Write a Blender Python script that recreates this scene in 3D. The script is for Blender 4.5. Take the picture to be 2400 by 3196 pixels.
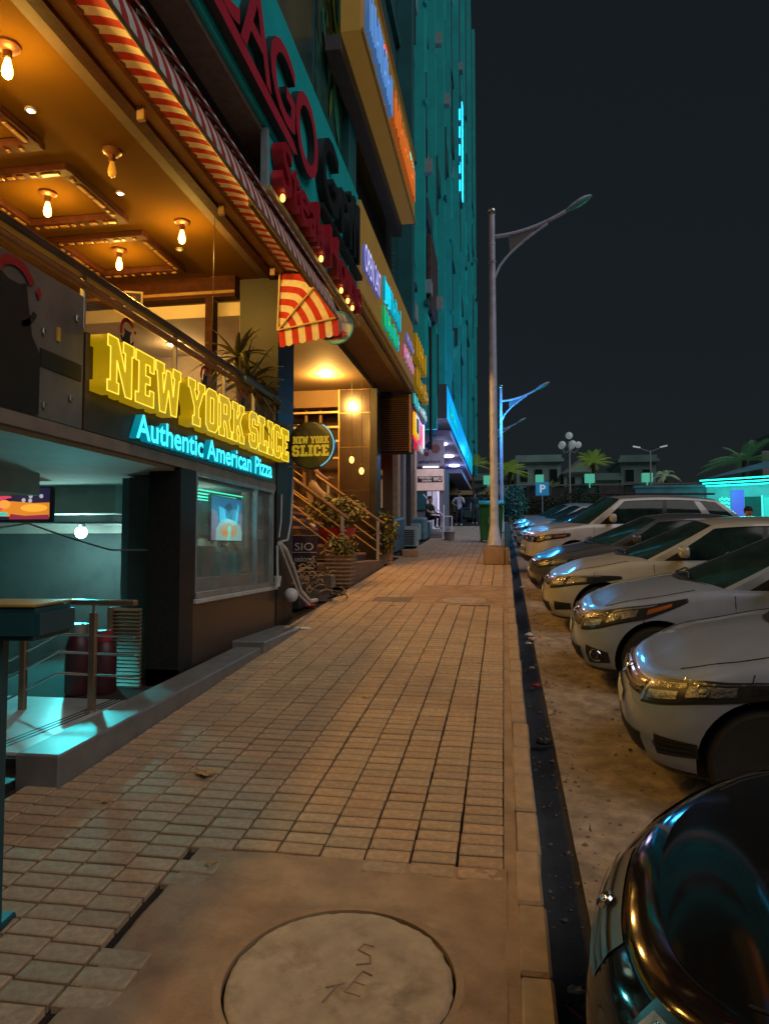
import bpy, bmesh, math, random
from mathutils import Vector, Matrix, noise
for o in list(bpy.data.objects): bpy.data.objects.remove(o)
scene = bpy.context.scene
R = math.radians
random.seed(7)
SLOPE = 0.075                       # the street climbs away from the viewer
def gz(y): return SLOPE * y         # pavement level
ROAD = -0.20                        # road surface below the pavement
# ------------------------------------------------------------------ camera
cam = bpy.data.cameras.new('Camera'); camo = bpy.data.objects.new('Camera', cam)
scene.collection.objects.link(camo); scene.camera = camo
cam.sensor_fit = 'VERTICAL'; cam.sensor_height = 36.0; cam.lens = 25.0
cam.clip_start = 0.05; cam.clip_end = 2000
psi, th = R(9.526), R(2.888)
fw = Vector((-math.sin(psi)*math.cos(th), math.cos(psi)*math.cos(th), math.sin(th)))
rt = Vector((math.cos(psi), math.sin(psi), 0)); up = rt.cross(fw)
mm = Matrix((rt, up, -fw)).transposed().to_4x4(); mm.translation = (0, 0, 1.62)
camo.matrix_world = mm
# ------------------------------------------------------------------ night sky, faint glow of the town as the one sun
w = bpy.data.worlds.new('World'); scene.world = w; w.use_nodes = True
nt = w.node_tree; bg = nt.nodes['Background']
sky = nt.nodes.new('ShaderNodeTexSky'); sky.sky_type = 'NISHITA'; sky.sun_disc = False
sky.sun_elevation = R(10); sky.sun_rotation = R(120)
mx = nt.nodes.new('ShaderNodeMix'); mx.data_type = 'RGBA'; mx.blend_type = 'MULTIPLY'
mx.inputs[0].default_value = 1.0
nt.links.new(sky.outputs[0], mx.inputs[6]); mx.inputs[7].default_value = (0.010, 0.010, 0.009, 1)
ad = nt.nodes.new('ShaderNodeMix'); ad.data_type = 'RGBA'; ad.blend_type = 'ADD'; ad.inputs[0].default_value = 1.0
nt.links.new(mx.outputs[2], ad.inputs[6]); ad.inputs[7].default_value = (0.046, 0.062, 0.078, 1)
nt.links.new(ad.outputs[2], bg.inputs[0]); bg.inputs[1].default_value = 0.15
sd = bpy.data.lights.new('Sun', 'SUN'); so = bpy.data.objects.new('Sun', sd); scene.collection.objects.link(so)
sd.energy = 0.88; sd.angle = R(50); sd.color = (1.0, 0.96, 0.93)
sdir = Vector((0.60, -0.38, 0.70))                      # towards the light
so.rotation_euler = sdir.to_track_quat('Z', 'Y').to_euler()
scene.view_settings.view_transform = 'Standard'; scene.view_settings.look = 'None'
scene.view_settings.exposure = 0.0; scene.view_settings.gamma = 1.0
scene.view_settings.use_curve_mapping = False
# ------------------------------------------------------------------ helpers
C = scene.collection
def tag(o, label=None, cat=None, group=None, kind=None):
    if label: o['label'] = label
    if cat: o['category'] = cat
    if group: o['group'] = group
    if kind: o['kind'] = kind
    return o
def empty(name, loc=(0,0,0), label=None, cat=None, group=None, rz=0, parent=None):
    o = bpy.data.objects.new(name, None); C.objects.link(o); o.location = loc; o.rotation_euler = (0,0,rz)
    o.empty_display_size = 0.1
    if parent: o.parent = parent
    return tag(o, label, cat, group)
class MB:
    def __init__(s): s.v = []; s.f = []; s.m = []; s.mi = 0
    def add(s, vs, fs):
        n = len(s.v); s.v += [tuple(v) for v in vs]
        for f in fs: s.f.append([i+n for i in f]); s.m.append(s.mi)
        return s
    def box(s, x0, x1, y0, y1, z0, z1):
        vs = [(x0,y0,z0),(x1,y0,z0),(x1,y1,z0),(x0,y1,z0),(x0,y0,z1),(x1,y0,z1),(x1,y1,z1),(x0,y1,z1)]
        return s.add(vs, [(0,3,2,1),(4,5,6,7),(0,1,5,4),(1,2,6,5),(2,3,7,6),(3,0,4,7)])
    def sbox(s, x0, x1, y0, y1, z0, z1):               # box whose bottom and top follow the street's slope
        vs = [(x0,y0,z0+gz(y0)),(x1,y0,z0+gz(y0)),(x1,y1,z0+gz(y1)),(x0,y1,z0+gz(y1)),(x0,y0,z1+gz(y0)),(x1,y0,z1+gz(y0)),(x1,y1,z1+gz(y1)),(x0,y1,z1+gz(y1))]
        return s.add(vs, [(0,3,2,1),(4,5,6,7),(0,1,5,4),(1,2,6,5),(2,3,7,6),(3,0,4,7)])
    def quad(s, a, b, c, d): return s.add([a,b,c,d], [(0,1,2,3)])
    def obox(s, c, ax, ay, az):                         # oriented box: centre, three half-axis vectors
        c = Vector(c); ax, ay, az = Vector(ax), Vector(ay), Vector(az)
        vs = [c+i*ax+j*ay+k*az for k in (-1,1) for (i,j) in ((-1,-1),(1,-1),(1,1),(-1,1))]
        return s.add(vs, [(0,3,2,1),(4,5,6,7),(0,1,5,4),(1,2,6,5),(2,3,7,6),(3,0,4,7)])
    def tube(s, pts, r, n=8, cap=True):
        pts = [Vector(p) for p in pts]; k = len(pts)
        rs = r if isinstance(r, (list, tuple)) else [r]*k
        t0 = (pts[1]-pts[0]).normalized(); a = Vector((0,0,1)) if abs(t0.z) < .9 else Vector((1,0,0))
        u = t0.cross(a).normalized(); vs = []
        for i in range(k):
            t = (pts[min(i+1,k-1)]-pts[max(i-1,0)]).normalized()
            u = (u - t*u.dot(t)).normalized(); w_ = t.cross(u)
            for j in range(n):
                an = 2*math.pi*j/n; vs.append(pts[i]+(u*math.cos(an)+w_*math.sin(an))*rs[i])
        fs = [(i*n+j, i*n+(j+1)%n, (i+1)*n+(j+1)%n, (i+1)*n+j) for i in range(k-1) for j in range(n)]
        if cap: fs += [tuple(range(n))[::-1], tuple((k-1)*n+j for j in range(n))]
        return s.add(vs, fs)
    def lathe(s, prof, o=(0,0,0), ax='Z', n=16, seg=None):  # prof: (r, h)
        vs = []
        for r, h in prof:
            for j in range(n):
                a = 2*math.pi*j/n; c_, s_ = r*math.cos(a), r*math.sin(a)
                p = {'Z':(c_,s_,h), 'Y':(s_,h,c_), 'X':(h,c_,s_)}[ax]
                vs.append((p[0]+o[0], p[1]+o[1], p[2]+o[2]))
        k = len(prof)
        fs = [(i*n+j, i*n+(j+1)%n, (i+1)*n+(j+1)%n, (i+1)*n+j) for i in range(k-1) for j in range(n)]
        fs += [tuple(range(n))[::-1], tuple((k-1)*n+j for j in range(n))]
        return s.add(vs, fs)
    def ball(s, c, r, n=12, m=8, sx=1, sy=1, sz=1):
        vs = []; c = Vector(c)
        for i in range(m+1):
            t = math.pi*i/m
            for j in range(n):
                a = 2*math.pi*j/n
                vs.append((c.x+sx*r*math.sin(t)*math.cos(a), c.y+sy*r*math.sin(t)*math.sin(a), c.z-sz*r*math.cos(t)))
        return s.add(vs, [(i*n+j, i*n+(j+1)%n, (i+1)*n+(j+1)%n, (i+1)*n+j) for i in range(m) for j in range(n)])
    def prism(s, poly, h0, h1, ax='Z'):                # poly of 2D points extruded along an axis
        def P(a, b, h): return {'Z':(a,b,h), 'X':(h,a,b), 'Y':(a,h,b)}[ax]
        n = len(poly); vs = [P(a,b,h0) for a,b in poly]+[P(a,b,h1) for a,b in poly]
        return s.add(vs, [tuple(range(n))[::-1], tuple(range(n,2*n))]+[(i,(i+1)%n,n+(i+1)%n,n+i) for i in range(n)])
    def grid(s, fn, nu, nv, flip=False):
        vs = [fn(i/nu, j/nv) for i in range(nu+1) for j in range(nv+1)]; q = nv+1
        fs = [(i*q+j, (i+1)*q+j, (i+1)*q+j+1, i*q+j+1) for i in range(nu) for j in range(nv)]
        if flip: fs = [f[::-1] for f in fs]
        return s.add(vs, fs)
    def build(s, name, mat, parent=None, smooth=False, bevel=0, fix=True, seg=1, loc=None):
        me = bpy.data.meshes.new(name); me.from_pydata(s.v, [], s.f)
        mats = mat if isinstance(mat, (list, tuple)) else [mat]
        for m_ in mats: me.materials.append(m_)
        if len(mats) > 1:
            for p, i in zip(me.polygons, s.m): p.material_index = i
        if bevel or fix:
            bm = bmesh.new(); bm.from_mesh(me)
            bmesh.ops.remove_doubles(bm, verts=bm.verts, dist=1e-5)
            bmesh.ops.recalc_face_normals(bm, faces=bm.faces)
            if bevel:
                es = [e for e in bm.edges if len(e.link_faces) == 2 and e.calc_face_angle(0) > .5]
                bmesh.ops.bevel(bm, geom=es, offset=bevel, segments=seg, affect='EDGES', clamp_overlap=True)
            bm.to_mesh(me); bm.free()
        if smooth:
            for p in me.polygons: p.use_smooth = True
            if smooth != 'all': me.set_sharp_from_angle(angle=R(38))
        o = bpy.data.objects.new(name, me); C.objects.link(o)
        if loc: o.location = loc
        if parent: o.parent = parent
        return o
def box(name, mat, x0, x1, y0, y1, z0, z1, parent=None, bevel=0.0):
    return MB().box(x0,x1,y0,y1,z0,z1).build(name, mat, parent, bevel=bevel)
def copy_tree(o, parent=None):
    c = o.copy(); C.objects.link(c)
    if parent is not None: c.parent = parent
    for ch in list(o.children): copy_tree(ch, c)
    return c
def kids(o): return list(o.children)
# ------------------------------------------------------------------ materials
def mat(name, col, rough=.6, metal=0., var=.15, scale=6., bump=0., bscale=60., emit=None, es=1., coat=0., island=0., spec=.5, dirt=None, dscale=1.5, damt=.5, trans=0., col2=None):
    m_ = bpy.data.materials.new(name); m_.use_nodes = True; n = m_.node_tree.nodes; L = m_.node_tree.links
    b = n['Principled BSDF']
    b.inputs['Roughness'].default_value = rough; b.inputs['Metallic'].default_value = metal
    b.inputs['Specular IOR Level'].default_value = spec
    if coat: b.inputs['Coat Weight'].default_value = coat; b.inputs['Coat Roughness'].default_value = .04
    tc = n.new('ShaderNodeTexCoord')
    def nz(sc, det=4., r_=.6):
        t = n.new('ShaderNodeTexNoise'); t.inputs['Scale'].default_value = sc; t.inputs['Detail'].default_value = det
        t.inputs['Roughness'].default_value = r_; L.new(tc.outputs['Object'], t.inputs['Vector']); return t
    c = None
    if var or island or dirt:
        t = nz(scale); mr = n.new('ShaderNodeMapRange'); L.new(t.outputs['Fac'], mr.inputs['Value'])
        mr.inputs[1].default_value = .3; mr.inputs[2].default_value = .7
        mr.inputs[3].default_value = 1-var; mr.inputs[4].default_value = 1+var
        fac = mr.outputs[0]
        if island:
            g = n.new('ShaderNodeNewGeometry'); m2 = n.new('ShaderNodeMapRange'); L.new(g.outputs['Random Per Island'], m2.inputs['Value'])
            m2.inputs[3].default_value = 1-island; m2.inputs[4].default_value = 1+island
            oi = n.new('ShaderNodeObjectInfo'); m3 = n.new('ShaderNodeMapRange'); L.new(oi.outputs['Random'], m3.inputs['Value'])
            m3.inputs[3].default_value = 1-island; m3.inputs[4].default_value = 1+island
            a1 = n.new('ShaderNodeMath'); a1.operation = 'MULTIPLY'; L.new(fac, a1.inputs[0]); L.new(m2.outputs[0], a1.inputs[1])
            a2 = n.new('ShaderNodeMath'); a2.operation = 'MULTIPLY'; L.new(a1.outputs[0], a2.inputs[0]); L.new(m3.outputs[0], a2.inputs[1]); fac = a2.outputs[0]
        vm = n.new('ShaderNodeVectorMath'); vm.operation = 'SCALE'; vm.inputs[0].default_value = col[:3]; L.new(fac, vm.inputs['Scale'])
        if col2:
            wn_ = n.new('ShaderNodeTexWhiteNoise'); wn_.noise_dimensions = '2D'; cb_ = n.new('ShaderNodeCombineXYZ'); L.new(g.outputs['Random Per Island'], cb_.inputs[0]); L.new(oi.outputs['Random'], cb_.inputs[1]); L.new(cb_.outputs[0], wn_.inputs['Vector'])
            mc_ = n.new('ShaderNodeMix'); mc_.data_type = 'RGBA'; L.new(wn_.outputs['Value'], mc_.inputs[0]); mc_.inputs[6].default_value = (*col[:3], 1); mc_.inputs[7].default_value = (*col2, 1); L.new(mc_.outputs[2], vm.inputs[0])
        c = vm.outputs[0]
        if dirt:
            t2 = nz(dscale, 6., .65); cr = n.new('ShaderNodeMapRange'); L.new(t2.outputs['Fac'], cr.inputs['Value'])
            cr.inputs[1].default_value = .5; cr.inputs[2].default_value = .68; cr.inputs[4].default_value = damt
            mxn = n.new('ShaderNodeMix'); mxn.data_type = 'RGBA'; L.new(cr.outputs[0], mxn.inputs[0]); L.new(c, mxn.inputs[6])
            mxn.inputs[7].default_value = (*dirt, 1); c = mxn.outputs[2]
        L.new(c, b.inputs['Base Color'])
    else: b.inputs['Base Color'].default_value = (*col[:3], 1)
    if bump:
        t3 = nz(bscale, 5.); bp = n.new('ShaderNodeBump'); bp.inputs['Strength'].default_value = bump; bp.inputs['Distance'].default_value = .01
        L.new(t3.outputs['Fac'], bp.inputs['Height']); L.new(bp.outputs[0], b.inputs['Normal'])
    if emit:
        b.inputs['Emission Color'].default_value = (*emit, 1); b.inputs['Emission Strength'].default_value = es
    if trans:                                            # thin clear pane: part of the light goes straight through
        tr = n.new('ShaderNodeBsdfTransparent'); ms = n.new('ShaderNodeMixShader'); ms.inputs[0].default_value = 1-trans
        L.new(tr.outputs[0], ms.inputs[1]); L.new(b.outputs[0], ms.inputs[2]); L.new(ms.outputs[0], n['Material Output'].inputs[0])
    return m_
MT = {}
def m(k, *a, **kw):
    if k not in MT: MT[k] = mat(k, *a, **kw)
    return MT[k]
def em(k, col, s=1., base=None):
    return m(k, base or tuple(min(.8, c) for c in col), .4, 0, 0, emit=col, es=s)
m('paver', (.42,.272,.155), .8, col2=(.38,.275,.165), var=.24, scale=30, bump=.35, bscale=160, island=.11, dirt=(.32,.205,.115), dscale=1.1, damt=.65)
m('paver_bed', (.022,.013,.008), .95, var=.3, scale=20, bump=.4)
m('kerb', (.36,.25,.15), .85, var=.2, scale=9, bump=.5, bscale=70, island=.1, dirt=(.12,.085,.06), damt=.6)
m('concrete', (.34,.22,.125), .88, var=.22, scale=5, bump=.5, bscale=60, dirt=(.21,.13,.075), dscale=2.6, damt=.8)
m('cover', (.40,.30,.20), .85, var=.2, scale=8, bump=.5, bscale=50, dirt=(.2,.135,.08), dscale=6, damt=.8)
m('road', (.29,.235,.19), .92, var=.4, scale=7, bump=1., bscale=28, dirt=(.15,.115,.085), dscale=3.2, damt=.7)
m('gutter', (.035,.036,.042), .85, var=.3, scale=4, bump=.25, bscale=25)
m('granite', (.020,.019,.019), .45, var=.4, scale=60, spec=.22)
m('granite_brown', (.035,.021,.014), .20, var=.35, scale=40, dirt=(.055,.035,.022), dscale=3, damt=.5)
m('bronze', (.085,.055,.035), .35, .3, var=.2, scale=5)
m('black', (.012,.012,.013), .5, var=0)
m('rubber', (.018,.018,.019), .8, var=.2, scale=30)
m('steel', (.55,.54,.52), .28, 1., var=.1, scale=12)
m('steel_dull', (.42,.40,.37), .45, .8, var=.2, scale=12)
m('pole_paint', (.50,.54,.74), .5, .1, var=.12, scale=5, dirt=(.22,.19,.17), dscale=4, damt=.5)
m('wood_dark', (.032,.008,.004), .7, spec=.12, var=.35, scale=12, bump=.3, bscale=30)
m('ceiling', (.066,.031,.002), .9, var=.08, scale=2, spec=.04)  # cream ceiling: the bulbs' orange tone is put into the colour
m('plaster', (.42,.36,.30), .85, var=.12, scale=3, dirt=(.3,.25,.2), damt=.4)
m('plaster_grey', (.30,.29,.28), .85, var=.15, scale=3)
m('red_cloth', (.42,.022,.018), .85, var=.2, scale=14); m('white_cloth', (.62,.58,.52), .85, var=.12, scale=14)
m('teal_panel', (.01,.52,.56), .5, var=.08, scale=3)
m('teal_wall', (.012,.15,.18), .8, var=.18, scale=1.2, dirt=(.02,.11,.12), dscale=.8, damt=.5)
m('teal_fin', (.01,.58,.62), .7, var=.15, scale=1.0)  # teal light on the tall block put into wall and fin colours
m('slate_wall', (.025,.10,.13), .8, var=.2, scale=1.1, dirt=(.03,.08,.10), dscale=.6, damt=.6)
m('dark_glass', (.010,.020,.024), .08, var=0, spec=.7)
m('pane', (.25,.28,.27), .06, var=0, spec=.6, trans=.72)
m('rail_glass', (.26,.21,.15), .12, var=.25, scale=3, spec=.4, trans=.70)
m('letter_red', (.55,.03,.06), .4, var=.1); m('letter_black', (.014,.016,.02), .5, var=.1)
m('leaf', (.06,.085,.015), .5, var=.5, scale=20); m('leaf_dark', (.03,.06,.02), .6, var=.5, scale=12)
m('bark', (.10,.065,.035), .9, var=.35, scale=20, bump=.6, bscale=40)
m('skin', (.42,.24,.16), .55, var=.05); m('hair', (.012,.009,.008), .7, var=.2)
m('mustard', (.36,.215,.05), .6, var=.12, scale=3)
m('brown_wall', (.055,.030,.017), .8, var=.25, scale=2.5)
m('pot', (.20,.125,.075), .85, var=.25, scale=14, bump=.5)
m('bin_green', (.02,.17,.045), .45, var=.2, scale=5, dirt=(.05,.07,.02), dscale=3, damt=.5)
m('white_paint', (.7,.7,.7), .5, var=.05); m('grey_paint', (.2,.2,.21), .5, var=.1)
def lamp(name, loc, power, col, size=.05, parent=None, kind='POINT', spot=None, target=None):
    l = bpy.data.lights.new(name, kind); l.energy = power; l.color = col
    if kind in ('POINT', 'SPOT'): l.shadow_soft_size = size
    if kind == 'SPOT': l.spot_size = spot or R(90); l.spot_blend = .6
    o = bpy.data.objects.new(name, l); C.objects.link(o); o.location = loc
    if target is not None: o.rotation_euler = (Vector(target)-Vector(loc)).to_track_quat('-Z', 'Y').to_euler()
    if parent: o.parent = parent
    return o
# ---- lettering
def text_mesh(txt, size=1., extrude=.02, offset=0., spacing=1.0, bevel=0.):
    cu = bpy.data.curves.new('t', 'FONT'); cu.body = txt; cu.size = size; cu.extrude = extrude; cu.offset = offset
    cu.space_character = spacing; cu.bevel_depth = bevel; cu.resolution_u = 4
    o = bpy.data.objects.new('t', cu); me = bpy.data.meshes.new_from_object(o)
    bpy.data.objects.remove(o); bpy.data.curves.remove(cu); return me
def bounds(me):
    xs = [v.co.x for v in me.vertices]; ys = [v.co.y for v in me.vertices]; return min(xs), max(xs), min(ys), max(ys)
def fit(me, mtx):
    me.transform(mtx); return me
# matrix that lays a letter (x right, y up, z out) on a wall facing +X (read from the street) or facing -Y
def wallX(x): return Matrix(((0,0,1,x),(1,0,0,0),(0,1,0,0),(0,0,0,1)))
def wallY(y): return Matrix(((1,0,0,0),(0,0,-1,y),(0,1,0,0),(0,0,0,1)))
def put_text(txt, name, mt, parent, a0, a1, z0, z1, wall, extrude=.02, offset=0., each=True, bold=0.):
    """text stretched to fill [a0,a1] x [z0,z1] of a wall; one part for each letter"""
    full = text_mesh(txt, 1., 0.01, bold); fx0, fx1, fy0, fy1 = bounds(full); bpy.data.meshes.remove(full)
    sx = (a1-a0)/(fx1-fx0); sy = (z1-z0)/(fy1-fy0); out = []
    items = []
    if each and len(txt) > 1:
        for i, ch in enumerate(txt):
            if ch == ' ': continue
            pre = text_mesh(txt[:i+1], 1., 0.01, bold); b1 = bounds(pre)[1]; bpy.data.meshes.remove(pre)
            me = text_mesh(ch, 1., 1.0, bold); items.append((me, b1-bounds(me)[1]))
    else: items = [(text_mesh(txt, 1., 1.0, bold), 0.)]
    for me, dx in items:
        S = Matrix(((sx,0,0,a0+(dx-fx0)*sx),(0,sy,0,z0-fy0*sy),(0,0,extrude/2,extrude/2+offset),(0,0,0,1)))
        me.transform(wall @ S); me.materials.append(mt)
        o = bpy.data.objects.new(name, me); C.objects.link(o); o.parent = parent; out.append(o)
    return out
def poly_mesh(polys, depth, mt=None):
    """filled flat outlines (first one outer, others holes) pushed out along z"""
    cu = bpy.data.curves.new('g', 'CURVE'); cu.dimensions = '2D'; cu.fill_mode = 'BOTH'; cu.extrude = depth/2
    for pl in polys:
        sp = cu.splines.new('POLY'); sp.points.add(len(pl)-1); sp.use_cyclic_u = True
        for p, q in zip(sp.points, pl): p.co = (q[0], q[1], 0, 1)
    o = bpy.data.objects.new('g', cu); me = bpy.data.meshes.new_from_object(o)
    bpy.data.objects.remove(o); bpy.data.curves.remove(cu)
    me.transform(Matrix.Translation((0,0,depth/2)))
    if mt: me.materials.clear(); me.materials.append(mt)
    return me
OCT = [(1.3,0),(4.7,0),(6,1.3),(6,8.7),(4.7,10),(1.3,10),(0,8.7),(0,1.3)]
GL = {
 'I': (4, [[(0,0),(4,0),(4,2),(3.1,2),(3.1,8),(4,8),(4,10),(0,10),(0,8),(.9,8),(.9,2),(0,2)]]),
 'L': (6, [[(0,0),(6,0),(6,3.6),(4.4,3.6),(4.4,2),(3.2,2),(3.2,8),(4.2,8),(4.2,10),(0,10),(0,8),(1,8),(1,2),(0,2)]]),
 'E': (6, [[(0,0),(6,0),(6,3.2),(4.6,3.2),(4.6,2),(3.2,2),(3.2,4.2),(4.7,4.2),(4.7,5.8),(3.2,5.8),(3.2,8),(4.6,8),(4.6,6.8),(6,6.8),(6,10),(0,10),(0,8),(1,8),(1,2),(0,2)]]),
 'C': (6, [[(1.3,0),(4.7,0),(6,1.3),(6,3.8),(4,3.8),(4,2),(2.3,2),(2.3,8),(4,8),(4,6.4),(6,6.4),(6,8.7),(4.7,10),(1.3,10),(0,8.7),(0,1.3)]]),
 'S': (6, [[(0,3.6),(0,1.3),(1.3,0),(4.7,0),(6,1.3),(6,4.7),(4.9,5.9),(2.2,5.9),(2.2,8),(3.9,8),(3.9,6.8),(6,6.8),(6,8.7),(4.7,10),(1.3,10),(0,8.7),(0,5.2),(1.1,4.1),(3.8,4.1),(3.8,2),(2.1,2),(2.1,3.6)]]),
 'O': (6, [OCT, [(2.2,2),(3.8,2),(3.8,8),(2.2,8)]]),
 'N': (7.6, [[(0,0),(3.2,0),(3.2,2),(2.6,2),(2.6,6.0),(5.2,0),(7,0),(7,8),(7.6,8),(7.6,10),(4.4,10),(4.4,8),(5.0,8),(5.0,4.6),(2.8,10),(0,10),(0,8),(.8,8),(.8,2),(0,2)]]),
 'W': (9.4, [[(1.6,0),(3.6,0),(4.7,5),(5.8,0),(7.8,0),(8.8,8),(9.4,8),(9.4,10),(6.4,10),(6.4,8),(7.0,8),(6.5,4),(5.5,9),(3.9,9),(2.9,4),(2.4,8),(3.0,8),(3.0,10),(0,10),(0,8),(.5,8)]]),
 'Y': (7.4, [[(2,0),(5.4,0),(5.4,2),(4.7,2),(4.7,4),(6.7,8),(7.4,8),(7.4,10),(4.3,10),(4.3,8),(4.8,8),(3.7,5.8),(2.6,8),(3.1,8),(3.1,10),(0,10),(0,8),(.7,8),(2.7,4),(2.7,2),(2,2)]]),
 'R': (6.8, [[(0,0),(3,0),(3,2),(2.6,2),(2.6,3.9),(3.4,3.9),(4.4,1.6),(4.4,0),(6.8,0),(6.8,2),(6.2,2),(5.4,4.5),(6.2,5.4),(6.2,8.7),(4.9,10),(0,10),(0,8),(.7,8),(.7,2),(0,2)], [(2.6,5.7),(4.1,5.7),(4.1,8.1),(2.6,8.1)]]),
 'K': (7, [[(0,0),(3,0),(3,2),(2.6,2),(2.6,3.6),(3.2,4.4),(4.6,2),(4.2,2),(4.2,0),(7,0),(7,2),(6.4,2),(4.5,5.4),(6.0,8),(6.8,8),(6.8,10),(4,10),(4,8),(4.3,8),(2.6,5.9),(2.6,8),(3,8),(3,10),(0,10),(0,8),(.7,8),(.7,2),(0,2)]]),
}
def slab_text(txt, mt, parent, a0, a1, z0, z1, wall, depth=.06, offset=0., gap=.6, space=3.2, name='letter', edge=None):
    W_ = sum((space if ch == ' ' else GL[ch][0]+gap) for ch in txt)-gap; s = (a1-a0)/W_; x = 0; out = []
    for ch in txt:
        if ch == ' ': x += space; continue
        me = poly_mesh(GL[ch][1], depth, mt)
        me.transform(wall @ Matrix(((s,0,0,a0+x*s),(0,(z1-z0)/10,0,z0),(0,0,1,offset),(0,0,0,1))))
        o = bpy.data.objects.new(name, me); C.objects.link(o); o.parent = parent; out.append(o)
        if edge:
            T = wall @ Matrix(((s,0,0,a0+x*s),(0,(z1-z0)/10,0,z0),(0,0,1,offset+depth+.001),(0,0,0,1))); b = MB()
            for pl in GL[ch][1]:
                for q0, q1 in zip(pl, pl[1:]+pl[:1]): b.tube([T @ Vector((q0[0],q0[1],0)), T @ Vector((q1[0],q1[1],0))], .0045, 5)
            e_ = b.build('lit_edge', edge, fix=False); e_.parent = o
        x += GL[ch][0]+gap
    return out
# ================================================================== ground
def plane_s(name, mt, x0, x1, y0, y1, dz, parent=None, ny=1):
    b = MB()
    for i in range(ny):
        a, c = y0+(y1-y0)*i/ny, y0+(y1-y0)*(i+1)/ny
        b.quad((x0,a,gz(a)+dz),(x1,a,gz(a)+dz),(x1,c,gz(c)+dz),(x0,c,gz(c)+dz))
    return b.build(name, mt, parent)
# the road sheet runs out to the horizon; its near part is uneven, pitted ground
b = MB()
def roadz(x, y):
    n_ = noise.noise(Vector((x*2.1, y*2.1, 0)))*.016+noise.noise(Vector((x*7, y*7, 3)))*.012+noise.noise(Vector((x*19, y*15, 5)))*.010
    return ROAD+gz(y)+n_*(1 if x > .46 else .35)
nx, ny = 120, 460
b.grid(lambda u, v: ((lambda x, y: (x, y, roadz(x, y)))(.345+4.015*u, -2+20*v)), nx, ny)
road = b.build('road', MT['road'], smooth='all'); tag(road, kind='structure')
b = MB(); b.quad((.345,18,ROAD+gz(18)),(4.36,18,ROAD+gz(18)),(4.36,75,ROAD+gz(75)),(.345,75,ROAD+gz(75)))
b.quad((4.36,-20,ROAD+gz(-20)),(60,-20,ROAD+gz(-20)),(60,75,ROAD+gz(75)),(4.36,75,ROAD+gz(75)))
b.quad((-60,75,ROAD+gz(75)),(60,75,ROAD+gz(75)),(700,900,ROAD+gz(75)),(-700,900,ROAD+gz(75)))
b.quad((.16,-20,ROAD+gz(-20)),(4.36,-20,ROAD+gz(-20)),(4.36,-2,ROAD+gz(-2)),(.16,-2,ROAD+gz(-2)))
tag(b.build('ground', MT['road']), kind='structure')
# gutter: a smooth wet channel; the kerb's deep shadow is in its dark colour
b = MB(); prof = [(.13,-.19),(.16,-.25),(.24,-.255),(.33,-.225),(.45,-.203)]
b.grid(lambda u, v: (lambda k, y: (prof[k][0]+.012*math.sin(y*2.1+k), y, prof[k][1]+gz(y)))(round(u*4), -2+64*v), 4, 160)
tag(b.build('gutter', MT['gutter'], smooth='all'), kind='structure')
# pavement bed
pav = plane_s('pavement', MT['paver_bed'], -4.6, .06, -6, 62, -.028); tag(pav, kind='structure')
# kerb stones
kerb = empty('kerb'); tag(kerb, kind='structure')
y = -1.2; kx = 0
km = {}
while y < 40:
    L_ = random.choice((.42,.46,.5)) if y < 20 else 1.5
    if L_ not in km:
        km[L_] = MB().box(.035,.148,0,L_-.012,-.26,.0).build('kerbstone', MT['kerb'], kerb, bevel=.012).data
        bpy.data.objects.remove(bpy.data.objects['kerbstone'])
    o = bpy.data.objects.new('kerbstone', km[L_]); C.objects.link(o); o.parent = kerb
    o.location = (random.uniform(-.007,.007), y, gz(y)+random.uniform(-.006,.008)); o.rotation_euler = (math.atan(SLOPE)+random.uniform(-.006,.006), random.uniform(-.03,.03), random.uniform(-.01,.01))
    y += L_
# mortar strip between pavers and kerb
b = MB(); b.grid(lambda u, v: (lambda x, y: (x, y, gz(y)-.006+.006*noise.noise(Vector((x*9, y*5, 1)))))(-.012+.055*u, -1.5+42*v), 2, 300)
tag(b.build('mortar_strip', MT['concrete'], pav, smooth='all'))
# cement patches (round the near cover, and the far ones)
def inpatch(x, y):
    if y < 3.14+.05*math.sin(x*5) and x > -1.36+.04*math.sin(y*9): return True
    if 10.55+.12*math.sin(x*4) < y < 12.75+.1*math.sin(x*5) and x > -1.5: return True
    return False
def patch(name, x0, x1, y0, y1, mt, n1, n2, hole=None):
    b = MB()
    def fn(u, v):
        x, y = x0+(x1-x0)*u, y0+(y1-y0)*v
        ex = min(x-x0, y1-y)*14                      # feathered edge towards the pavers
        z = gz(y)-.004+.007*noise.noise(Vector((x*4, y*4, 7)))+.005*noise.noise(Vector((x*13, y*13, 2)))+.003*noise.noise(Vector((x*40, y*40, 2)))
        if hole:
            d = math.hypot(x-hole[0], y-hole[1])-hole[2]
            if d < .02: z -= .05*min(1, (.02-d)/.012)
            elif d < .1: z += .008*(1-(d-.02)/.08)
        return (x, y, z-.03*max(0, .25-min(ex, .25))*4)
    b.grid(fn, n1, n2); return b.build(name, mt, pav, smooth='all')
patch('cement_patch', -1.42, .0, -.6, 3.20, MT['concrete'], 120, 260, hole=(-.555,2.40,.385))
patch('cement_patch', -1.56, .0, 10.5, 12.85, MT['concrete'], 40, 60)
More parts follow.
